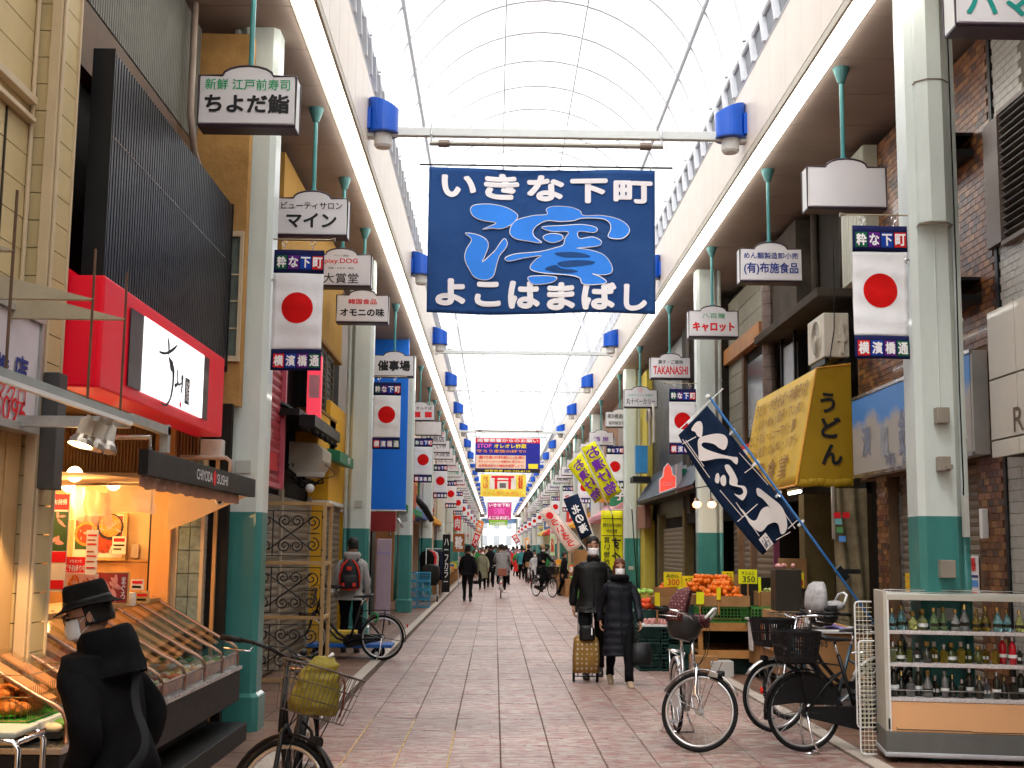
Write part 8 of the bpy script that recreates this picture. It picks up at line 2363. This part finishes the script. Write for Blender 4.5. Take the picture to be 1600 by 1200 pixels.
mdot = mat_dots('dotted_mustard', (.24, .125, .02), (.42, .36, .26), 17)
mb = MB(); rings = []
for z, w, d in ((.12, .15, .10), (.14, .165, .12), (.30, .165, .13), (.48, .16, .12), (.54, .15, .11), (.57, .12, .08)):
 rings.append(ell((1.155, 15.900, z), w, d, 24, pw=.55))
mb.loft(rings); wrinkle(mb, .012, 9, 8); mb.build('cart_bag', mdot, ct, smooth=True)
mb = MB(); mb.loft([ell((1.165, 15.810, z), w, .06, 16, pw=.7) for z, w in ((.52, .09), (.55, .10), (.66, .095), (.70, .06))]); mb.build('black_pouch', leather, ct, smooth=True)
mb = MB(); mb.box(1.21, 1.225, 15.745, 15.750, .59, .68); mb.build('white_label', white_print, ct)
for s in (-1, 1):
 mb = MB(); mb.cyl((1.155 + s * .16, 15.950, .07), (1.155 + s * .135, 15.950, .07), .07, 16); mb.build('wheel', rubber, ct)
mb = MB(); mb.tube([(1.02, 15.950, .07), (1.29, 15.950, .07)], .008, 6)
for s in (-.09, .09): mb.tube([(1.155 + s, 16.010, .07), (1.155 + s, 16.030, .9)], .007, 6)
mb.tube([(1.065, 16.030, .9), (1.245, 16.030, .9)], .011, 8); mb.build('handle', black_metal, ct, smooth=True)
for t_, inf_, n_, lo_ in ((mn, im, 6, -.02), (wm, iw, 7, -.30)):
 hp_, nk_ = inf_['hip'], inf_['neck']
 mb = MB(); pts = [nk_ + V((.0, -.085, -.03)), nk_ + V((.0, -.135, -.10)), nk_.lerp(hp_, .45) + V((0, -.142, 0)), hp_ + V((0, -.145, .05)), hp_ + V((0, -.165, lo_))]
 mb.tube(pts, .007, 5); mb.build('front_zip', black_plastic, inf_['coat'], world=False, smooth=True)
for s in (-1, 1):
 mb = MB(); nk_ = im['neck']; mb.prism([(0, 0), (s * .09, -.01), (s * .075, -.085), (s * .015, -.06)], nk_ + V((0, -.118, .02)), X_, V((0, -.35, 1)), (0, .01, 0)); mb.build('lapel', leather, im['coat'], world=False, bevel=.004)
# ---- man with the red and black backpack
grey_h = mat('grey_hoodie', (.36, .35, .34), .85, var=.12, scale=7, bump=.3, bs=150)
bpm, ib = person('man in grey hoodie with red and black backpack seen from behind', (-2.24, 19.9, 0), R(180), H=1.74, coat=grey_h, coat_len=.10, mask=False, hood=True, hair='short', head_yaw=R(30), head_pitch=.15, scale_w=1.05, seed=3,
 arms=None)
bk = thing('backpack', 'black backpack with red piping worn by the man in the grey hoodie', 'backpack', (-2.24, 19.7, 1.0))
bred = mat('backpack_red', (.65, .03, .015), .5); bblk = mat('backpack_black', (.015, .015, .017), .5, var=.3)
mb = MB(); rings = []
for z, w, d in ((0, .13, .07), (.03, .155, .10), (.2, .165, .115), (.36, .15, .10), (.44, .10, .07), (.47, .05, .04)):
 rings.append(ell((-2.24, 19.67, .98 + z), w, d, 20, pw=.7))
mb.loft(rings); mb.build('main_body', bblk, bk, smooth=True)
mb = MB(); rings = []
for z, w, d in ((.02, .11, .03), (.05, .13, .05), (.20, .12, .05), (.24, .09, .03)):
 rings.append(ell((-2.24, 19.57, .98 + z), w, d, 18, pw=.7))
mb.loft(rings); mb.build('front_pocket', bblk, bk, smooth=True)
mb = MB()
for s in (-1, 1): mb.tube([(-2.24 + s * .15, 19.60, 1.02), (-2.24 + s * .155, 19.58, 1.2), (-2.24 + s * .11, 19.58, 1.36), (-2.24 + s * .03, 19.60, 1.45)], [.012, .016, .02, .010], 6)
mb.tube([(-2.37, 19.58, 1.0), (-2.24, 19.55, .985), (-2.11, 19.58, 1.0)], .012, 6); mb.build('red_piping', bred, bk, smooth=True)
for x, z, w in ((-2.25, 1.31, .035), (-2.16, 1.06, .025), (-2.33, 1.06, .02)):
 mb = MB(); mb.box(x - w, x + w, 19.515 if z < 1.2 else 19.55, 19.53 if z < 1.2 else 19.58, z - .03, z + .03); mb.build('red_badge', bred, bk, bevel=.004)
mb = MB()
for s in (-1, 1): mb.tube([(-2.24 + s * .09, 19.71, 1.42), (-2.24 + s * .11, 19.85, 1.48), (-2.24 + s * .13, 19.97, 1.40)], .022, 6, flat=.4)
mb.build('strap', bblk, bk, smooth=True)
# ---- people farther away: a few built figures, copied with other clothes
coats = {nm: mat(f'coat_{nm}', c_, .8, var=.2, scale=7, bump=.3, bs=100) for nm, c_ in
 dict(black=(.006, .006, .007), navy=(.015, .02, .05), olive=(.20, .20, .13), grey=(.22, .21, .21), brown=(.12, .07, .04), red=(.6, .03, .03), beige=(.42, .34, .24), green=(.04, .22, .06), purple=(.13, .06, .15), pale=(.5, .48, .47), teal=(.04, .2, .22), pink=(.6, .2, .25)).items()}
def seated(dz=.0):
 """cycling pose: hips on the saddle, hands forward, feet on the pedals"""
 return [[V((-.09, 0, .93)), V((-.10, -.34, .68)), V((-.11, -.16, .30))], [V((.09, 0, .93)), V((.10, -.30, .80)), V((.11, -.26, .48))]]
def ride_arms(sh):
 return [[sh + V((s * .17, 0, -.01)), sh + V((s * .22, -.18, -.20)), sh + V((s * .24, -.40, -.24))] for s in (-1, 1)]
sh_r = V((0, 0, .93)) + V((0, -math.sin(.15), math.cos(.15))) * .48
far1, _ = person('man in black suit and hat walking away in the left middle of the street', (-.83, 39.3, 0), R(180), H=1.66, pose='walk', coat=coats['black'], coat_len=.08, hair='short', mask=False, fine=False, seed=11, scale_w=1.1, hat=felt)
far2, _ = person('woman in olive coat with mask walking towards the camera', (-.48, 51, 0), 0, H=1.56, pose='walk2', coat=coats['olive'], coat_len=.42, hair='bob', hair_m=hair_br, mask=True, fine=False, seed=12, scale_w=1.1)
far3, _ = person('tall person in black walking behind the woman in olive', (-.16, 53.5, 0), R(180), H=1.74, pose='walk2', coat=coats['black'], coat_len=.3, hair='short', mask=False, fine=False, seed=13)
far4, _ = person('cyclist in grey coat seen from behind on the red bicycle', (.24, 42.0, .05), R(180), H=1.62, coat=coats['grey'], coat_len=.25, hair='short', mask=False, fine=False, seed=14, legs=seated(), arms=ride_arms(sh_r), lean=.15, scale_w=1.15, quilt=True)
far5, _ = person('masked cyclist in black with beige hat riding towards the camera', (1.62, 43.6, .05), R(28), H=1.6, coat=coats['black'], coat_len=.25, hair='short', mask=True, fine=False, seed=15, legs=seated(), arms=ride_arms(sh_r), lean=.12, hat=mat('beige_hat', (.35, .24, .12), .8))
far6 = dup(far3, (1.62, 60.2, .05), R(180), 'cyclist in dark coat far down the street with a box on the carrier')
bikes_red = mat('bike_red', (.5, .02, .02), .35)
rb1, _, _ = bicycle('red bicycle ridden by the cyclist in the grey coat', (.22, 42.76, 0), R(90), 0, colour=bikes_red, basket='wire', stand=False, group='bicycles being ridden')
rb2, _, _ = bicycle('dark bicycle ridden by the masked cyclist in the beige hat', (1.98, 42.93, 0), R(-62), 0, colour=black_metal, basket='plastic', stand=False, group='bicycles being ridden')
rb3 = dup(rb1, (1.62, 60.9, 0), R(90), 'bicycle of the far cyclist in dark coat')
one(MB().box(.12, .40, 41.5, 41.85, .74, .98), 'carrier_box', mat('box_brown_red', (.25, .08, .05), .6, var=.2), 'brown box on the carrier of the red bicycle', 'box', bevel=.01)
one(MB().box(1.48, 1.78, 59.75, 60.05, .76, 1.0), 'carrier_box', cardboard, 'tan box on the carrier of the far bicycle', 'box', bevel=.01)
far7 = dup(far2, (1.25, 74, 0), R(150), 'child in a red jacket standing in the far crowd', scale=.68, swap={'coat_olive': coats['red']})
far8 = dup(far3, (2.45, 44.5, 0), R(90), 'dark figure bending over the boxes by the right stalls', scale=.86)
protos = [far1, far2, far3]
cn = list(coats)
rq = random.Random(77)
spots = []
words = ['left', 'middle', 'right']
for i in range(95):
 y = 57 + 90 * (i / 95) ** 1.1 + rq.uniform(-1.5, 1.5)
 x = rq.uniform(-1.5, 2.8)
 if abs(x - 1.62) < .6 and abs(y - 60.5) < 3: x = -.6
 if i < 6: x = [-1.3, .5, 2.3, -.2, 2.7, 1.9][i]
 src = rq.choice(protos); cc = rq.choice(cn)
 rz = 0 if src is far2 else math.pi
 sw_ = {m_.name: coats[cc] for m_ in coats.values()}
 lab = f'{cc}-coated pedestrian {"facing" if src is far2 else "walking away from"} the camera, {ORD[i]} in the far crowd, {words[0 if x < 0 else 1 if x < 1.3 else 2]}'
 dup(src, (x, y, 0), rz + rq.uniform(-.4, .4), lab, group='pedestrians in the far crowd', scale=rq.uniform(.9, 1.05), swap={('coat_black' if src is not far2 else 'coat_olive'): coats[cc]})
# ==== MIDDLE AND FAR SHOPS
rg = random.Random(19)
shop_cols = [(.45, .40, .34), (.50, .22, .18), (.55, .38, .35), (.30, .27, .24), (.60, .48, .36), (.55, .20, .26), (.36, .38, .40), (.62, .55, .45), (.28, .16, .10)]
aw_cols = [(.60, .06, .05), (.05, .25, .12), (.70, .35, .05), (.10, .16, .40), (.62, .30, .34), (.45, .10, .06), (.75, .62, .15), (.5, .5, .48)]
goods_cols = [(.75, .10, .04), (.80, .35, .03), (.12, .40, .05), (.75, .62, .05), (.60, .55, .50), (.5, .08, .1), (.05, .2, .4), (.7, .3, .3)]
S_m = [mat(f'shop_wall_{i}', c_, .7, var=.1, scale=2) for i, c_ in enumerate(shop_cols)]
A_m = [mat(f'awning_{i}', c_, .7, var=.1, scale=3) for i, c_ in enumerate(aw_cols)]
G_m = [mat(f'goods_{i}', c_, .5, var=.3, scale=14) for i, c_ in enumerate(goods_cols)]
shop_txt = ['青果', '鮮魚', '精肉', 'お茶', '惣菜', '洋品', '薬', '靴', '花', '海苔', 'パン', '豆腐', 'そば', '寿司', '米', '菓子', '酒', '果物', '乾物', '漬物', '呉服', '玩具', '時計', '眼鏡']
lit_in = mat('lit_shop_interior', (.75, .62, .45), .6, var=.5, scale=2.5, emit=(1, .72, .42), es=.2)
colname = ['beige', 'brick red', 'dusty pink', 'grey brown', 'pale sand', 'rose', 'blue grey', 'cream', 'dark brown']
awname = ['red', 'green', 'orange', 'blue', 'pink', 'maroon', 'yellow', 'grey']
goods_box = MB(); goods_box.box(-.25, .25, -.2, .2, 0, .22)
gb_m = [goods_box.mesh('crate_of_goods', m) for m in G_m]
lumps = [lump(60 + i, .05, 6, 4, .2) for i in range(1)]
def far_shop(side, y0, y1, i):
 s = side; X0 = s * (3.05 if s < 0 else 0) + (0 if s < 0 else 4.15)
 ci, ai = rg.randrange(len(S_m)), rg.randrange(len(A_m))
 sn = 'left' if s < 0 else 'right'
 t = thing('shop', f'{colname[ci]} shop with {awname[ai]} awning, {ORD[i]} beyond the pillars on the {sn}', 'shop', (X0 + s * .2, (y0 + y1) / 2, 0), 0, f'shops further along the {sn} side')
 bx = lambda x0, x1, a, b, c, d: MB().box(*sorted((x0, x1)), a, b, c, d)
 bx(X0, X0 + s * .6, y0, y1, 3.3, SOF).build('upper_wall', S_m[ci], t)
 bx(X0, X0 + s * .6, y0, y0 + .35, 0, 3.3).build('pier', S_m[ci], t)
 bx(X0, X0 + s * .6, y1 - .35, y1, 0, 3.3).build('pier', S_m[ci], t)
 bx(X0 + s * 1.2, X0 + s * 1.3, y0, y1, 0, 3.2).build('interior_wall', lit_in if rg.random() < .6 else S_m[8], t)
 bx(X0, X0 + s * 1.25, y0 + .36, y1 - .36, 3.2, 3.28).build('lintel', S_m[3], t)
 if y0 < 110:
  for k in range(int((y1 - y0 - 1) // 1.6)):
   yy = y0 + .8 + k * 1.6
   w = bx(X0 - s * .03, X0 + s * .02, yy, yy + 1.0, 4.4, 5.5).build('window', S_m[3], t)
   bx(X0 - s * .04, X0 - s * .031, yy + .06, yy + .94, 4.46, 5.44).build('pane', mat('far_pane', (.10, .12, .14), .1), w)
  kind = rg.randrange(3)
  if kind < 2:
   dx = .75 + .2 * rg.random()
   mb = MB(); za, zb = 3.25, 2.7; ya, yb = y0 + .25, y1 - .25
   mb.prism([(0, za), (0, zb - .15), (-s * dx, zb - .15), (-s * dx, zb)], (X0, ya, 0), X_, Z_, (0, yb - ya, 0)); mb.build('awning', A_m[ai], t, bevel=.01)
  if kind > 0 or True:
   ya, yb = y0 + .4, y1 - .4
   o = bx(X0 - s * .02, X0 - s * .12, ya, yb, 3.45, 4.15); o = o.build('signboard', white_print if rg.random() < .5 else A_m[(ai + 3) % 8], t)
   tx = rg.choice(shop_txt) + '店'
   U_ = Y_ if s < 0 else RY
   text(t, tx, (X0 - s * .125, (ya + yb) / 2, 3.8), U_, Z_, min(2.4, (yb - ya) * .6), .5, rg.choice((red_print, K, navy_print)), .04, res=2)
  z0 = 2.9 + rg.random() * .5
  x1 = X0 - s * (.35 + .3 * rg.random()); yy = y0 + .5 + rg.random()
  bx(X0 - s * .12, x1 - s * .1, yy, yy + .12, z0, z0 + .8 + rg.random() * .6).build('projecting_sign', A_m[rg.randrange(8)], t, bevel=.01)
  text(t, rg.choice(shop_txt), ((X0 + x1) / 2 - s * .1, yy - .01, z0 + .45), X_, Z_, abs(x1 - X0) * .6, .55, white_print, .05, vertical=True, res=1)
yl, i = 31.8, 0
while yl < 200:
 L_ = rg.uniform(5.2, 8) if yl < 100 else 12
 far_shop(-1, yl, min(204, yl + L_), i); yl += L_; i += 1
yr, i = 36.7, 0
while yr < 200:
 L_ = rg.uniform(5.2, 8) if yr < 100 else 12
 far_shop(1, yr, min(204, yr + L_), i); yr += L_; i += 1
t = thing('dark_shop', 'dark open shop front behind the lilac board on the left', 'shop', (-3.2, 27, 0))
mb = MB(); mb.box(-3.4, -3.0, 23.2, 31.7, 2.4, SOF); mb.build('upper_wall', S_m[3], t)
for q in (23.2, 30.8): MB().box(-3.2, -3.0, q, q + .95, 0, 2.4).build('pier', black_metal, t)
mb = MB(); mb.box(-2.98, -2.3, 29.0, 29.35, 2.0, 2.45); mb.build('red_lamp_box', mat('dark_red_box', (.25, .02, .02), .5), t)
mb = MB(); mb.tube([(-2.5, 30.0, 1.9), (-2.5, 30.0, 2.2), (-2.3, 30.0, 2.3), (-2.2, 30.0, 2.1)], .03, 6); mb.build('bent_pipe', steel, t, smooth=True)
t = thing('orange_awning', 'faded orange red folded awning beyond the blue board', 'awning', (-2.6, 33, 2.3))
mb = MB(); mb.prism([(-.6, .0), (.0, -.1), (.05, .9), (-.2, 1.35), (-.6, 1.5)], (-2.25, 33.0, 2.45), X_, Z_, (0, 2.2, 0)); mb.build('cloth', mat('awning_salmon', (.45, .12, .06), .7, var=.15, scale=3), t, bevel=.02)
mb = MB(); mb.tube([(-2.3, 35.4, 3.1), (-2.0, 35.6, 2.75), (-1.8, 35.8, 2.4)], [.07, .10, .08], 10); mb.build('black_roll', black_plastic, t, smooth=True)
blue_c = mat('crate_blue', (.05, .30, .48), .45, var=.12)
first = None
for st_i, (x, n) in enumerate(((-2.28, 4), (-1.93, 4))):
 for j in range(n):
  lab = f'light blue crate, number {j + 1} from the ground in the {("left", "right")[st_i]} stack by the third left pillar'
  lab = f'light blue crate, {("bottom", "second", "third", "top")[j]} of the {("left", "right")[st_i]} stack by the third left pillar'
  x0_, x1_ = x - .17, x + .16
  y0_ = 34.4 + .35 * st_i
  if first is None:
   first = crate(x0_, x1_, y0_, y0_ + .5, 0, .235, blue_c, lab, group='blue crates on the left', n=6, rows=3)
   ref = V((x, y0_ + .25, 0)); off0 = first.location - ref
  else:
   dup(first, V((x, y0_ + .25, .243 * j)) + off0, label=lab)
for i, (x, y, lb_) in enumerate(((-1.95, 38.8, 'black covered cart beside the clothes rack on the left'),)):
 t = thing('covered_cart', lb_, 'cart', (x, y, 0))
 mb = MB(); mb.loft([ell((x, y, z), w, .3, 16, pw=.6) for z, w in ((.5, .24), (.9, .27), (1.05, .26), (1.12, .15))]); wrinkle(mb, .03, 7, 3); mb.build('cover', black_plastic, t, smooth=True)
 mb = MB(); mb.box(x - .24, x + .24, y - .28, y + .28, .16, .2)
 for sx in (-.22, .22):
  for sy in (-.25, .25): mb.box(x + sx - .015, x + sx + .015, y + sy - .015, y + sy + .015, .1, .55)
 mb.build('frame', steel, t)
 for sx in (-.22, .22):
  mb = MB(); mb.cyl((x + sx - .02, y - .25, .09), (x + sx + .02, y - .25, .09), .09, 14); mb.build('wheel', rubber, t)
rack = thing('clothes_rack', 'steel clothes rack by the fourth left pillar', 'clothes rack', (-1.9, 40, 0))
mb = MB(); mb.tube([(-2.15, 39.6, 0), (-2.15, 39.6, 1.6), (-1.75, 41.4, 1.6), (-1.75, 41.4, 0)], .015, 6); mb.build('frame', steel, rack, smooth=True)
for k, (cc, nm) in enumerate((('black', 'black'), ('red', 'red'), ('pale', 'white'), ('black', 'long black'), ('navy', 'navy'), ('black', 'short black'))):
 y = 39.7 + .27 * k; x = -2.13 + .06 * k
 mb = MB(); mb.loft([ell((x, y, z), w, .06, 12, pw=.8) for z, w in ((.6, .2), (1.0, .21), (1.35, .23), (1.48, .19), (1.55, .05))]); wrinkle(mb, .03, 6, k)
 mb.tube([(x, y, 1.55), (x, y, 1.62)], .006, 5)
 one(mb, 'hanging_jacket', coats[cc], f'{nm} jacket hanging on the steel clothes rack', 'jacket', smooth=True)
t = thing('vertical_sign', 'black upright sign with white vertical katakana near the clothes rack', 'sign', (-1.62, 44, 0))
mb = MB(); mb.box(-1.82, -1.55, 44, 44.06, .1, 2.1); mb.build('board', black_plastic, t, bevel=.01); text(t, 'ハーフカラー', (-1.685, 43.99, 1.2), X_, Z_, .16, 1.5, white_print, .03, vertical=True, res=2)
for i, (pa_, pb_, Y, m, s_, pm, lb_) in enumerate((((709, 829), (720, 806), 55, red_print, '肉', white_print, 'red board with a white meat character on the left'),
 ((708, 862), (726, 834), 50, mat('board_rust', (.32, .10, .02), .6), '靴', white_print, 'rust brown board standing before the far left shops'),
 ((851, 885), (858, 866), 66, mat('board_orange', (.85, .4, .02), .6), '果物', K, 'orange board with black characters on the right'),
 ((859, 868), (867, 836), 60, mat('board_pale_green', (.55, .7, .4), .6), 'お茶', red_print, 'pale green board with red characters on the right'))):
 a, b = P(pa_[0], pa_[1], Y), P(pb_[0], pb_[1], Y)
 t = thing('signboard', lb_, 'signboard', ((a.x + b.x) / 2, Y, a.z))
 mb = MB(); mb.box(a.x, b.x, Y, Y + .08, a.z, b.z); mb.build('board', m, t, bevel=.01)
 text(t, s_, ((a.x + b.x) / 2, Y - .01, (a.z + b.z) / 2), X_, Z_, (b.x - a.x) * .7, (b.z - a.z) * .7, pm, .05, vertical=len(s_) > 1, res=2)
 if a.z < 1.5:
  mb = MB(); mb.box((a.x + b.x) / 2 - .02, (a.x + b.x) / 2 + .02, Y + .02, Y + .06, 0, a.z); mb.build('post', steel, t)
 else:
  mb = MB(); mb.box(*sorted((a.x, a.x + (-.6 if a.x < 0 else .6))), Y + .02, Y + .05, (a.z + b.z) / 2, (a.z + b.z) / 2 + .04); mb.build('arm', steel, t)
for i, (cor, Y, m, s_) in enumerate(((([(747, 812), (756, 816), (750, 842), (741, 838)]), 62, mat('nobori_orange', (.9, .25, .02), .6), '大売出'), ([(742, 832), (750, 836), (744, 856), (736, 852)], 58, red_print, '安い'),
 ([(799, 838), (806, 834), (813, 846), (806, 850)], 70, red_print, '特売'), ([(820, 842), (826, 840), (828, 862), (822, 864)], 64, mat('board_orange', (.85, .4, .02), .6), '新茶'))):
 slanted(f'{("orange", "red", "small red", "slim orange")[i]} tilted street banner far down the {"left" if i < 2 else "right"} side', cor, Y, m, [(s_, 0, 0, .7, .85)], white_print)
n = 0
for side in (-1, 1):
 y = 45.0 if side < 0 else 46.0
 si = 0
 while y < 100:
  x = -2.2 if side < 0 else 3.25
  t = thing('market_stall', f'goods table beside the {("left" if side < 0 else "right")} shops, {ORD[si]} from the camera', 'stall', (x, y, 0), 0, 'goods tables along the shops')
  h = rg.uniform(.55, .8)
  mb = MB(); mb.box(x - .35, x + .35, y, y + 1.5, h - .04, h); mb.build('tabletop', cardboard, t)
  mb = MB(); mb.box(x - .32, x + .32, y + .05, y + .1, 0, h - .04); mb.box(x - .32, x + .32, y + 1.4, y + 1.45, 0, h - .04); mb.build('trestle', cardboard, t)
  for q in range(3):
   for r_ in range(2):
    c_ = rg.randrange(8)
    o = bpy.data.objects.new('goods_box', gb_m[c_]); C.objects.link(o); o.location = (x - .17 + .34 * r_, y + .25 + .5 * q, h + .001); o.scale = (.62, 1, rg.uniform(.5, 1.5))
    tag(o, f'box of coloured goods, {("near", "middle", "far")[q]} {("left", "right")[r_]} one on the {ORD[si]} {"left" if side < 0 else "right"} goods table', 'box', 'boxes of goods')
    n += 1
  y += rg.uniform(2.6, 4.5); si += 1
for i, (px, Y, w, h, lb_) in enumerate(((878, 44.6, .3, .62, 'tall open cardboard box leaning by the stooping figure'), (893, 43.8, .42, .6, 'cardboard box with green vegetables before the right stalls'), (905, 45, .5, .8, 'stacked brown box behind the vegetable box'), (902, 38, .5, 1.35, 'upper brown carton behind the masked man'))):
 q = P(px, 900, Y)
 if i == 3: one(MB().box(q.x - .1, q.x + .6, 38, 38.5, .9, 1.62), 'cardboard_box', cardboard, lb_, 'box', bevel=.006); one(MB().box(q.x - .1, q.x + .6, 38, 38.6, 0, .89), 'green_crate_stack', green_crate, 'green crate stack supporting the brown carton', 'crate', bevel=.01); continue
 one(MB().box(q.x - w / 2, q.x + w / 2, Y, Y + .4, 0, h), 'cardboard_box', cardboard, lb_, 'box', bevel=.006)
 if i == 1: heap(q.x - .2, q.x + .2, Y, Y + .4, h - .03, .06, 14, G_m[2], 'vegetable', 'green vegetable in the cardboard box on the right', 'vegetable', 'green vegetables', 1, 51)
eb = thing('end_building', 'pale building beyond the open end of the arcade', 'building', (.7, 225, 0))
mb = MB(); mb.box(-30, 30, 225, 235, 0, 14); mb.build('wall', mat('end_wall', (.75, .75, .74), .6, var=.05, scale=.5), eb)
for j in range(3):
 for k_ in range(9):
  mb = MB(); mb.box(-9 + k_ * 2.2, -8 + k_ * 2.2, 224.9, 224.98, 2.2 + 3 * j, 3.8 + 3 * j); w_ = mb.build('window', S_m[6], eb)
mb = MB(); mb.box(-2, 3.4, 204.2, 204.5, 5.6, 6.4)
eg = thing('end_gate', 'blue and white cross beam at the far end of the arcade', 'gate', (.7, 204.3, 0)); mb.build('cross_beam', mat('gate_blue', (.15, .3, .5), .5), eg)
mb = MB(); mb.box(-2.3, -2, 204.2, 204.5, 0, 6.4); mb.build('post', post_white, eg); mb = MB(); mb.box(3.4, 3.7, 204.2, 204.5, 0, 6.4); mb.build('post', post_white, eg)
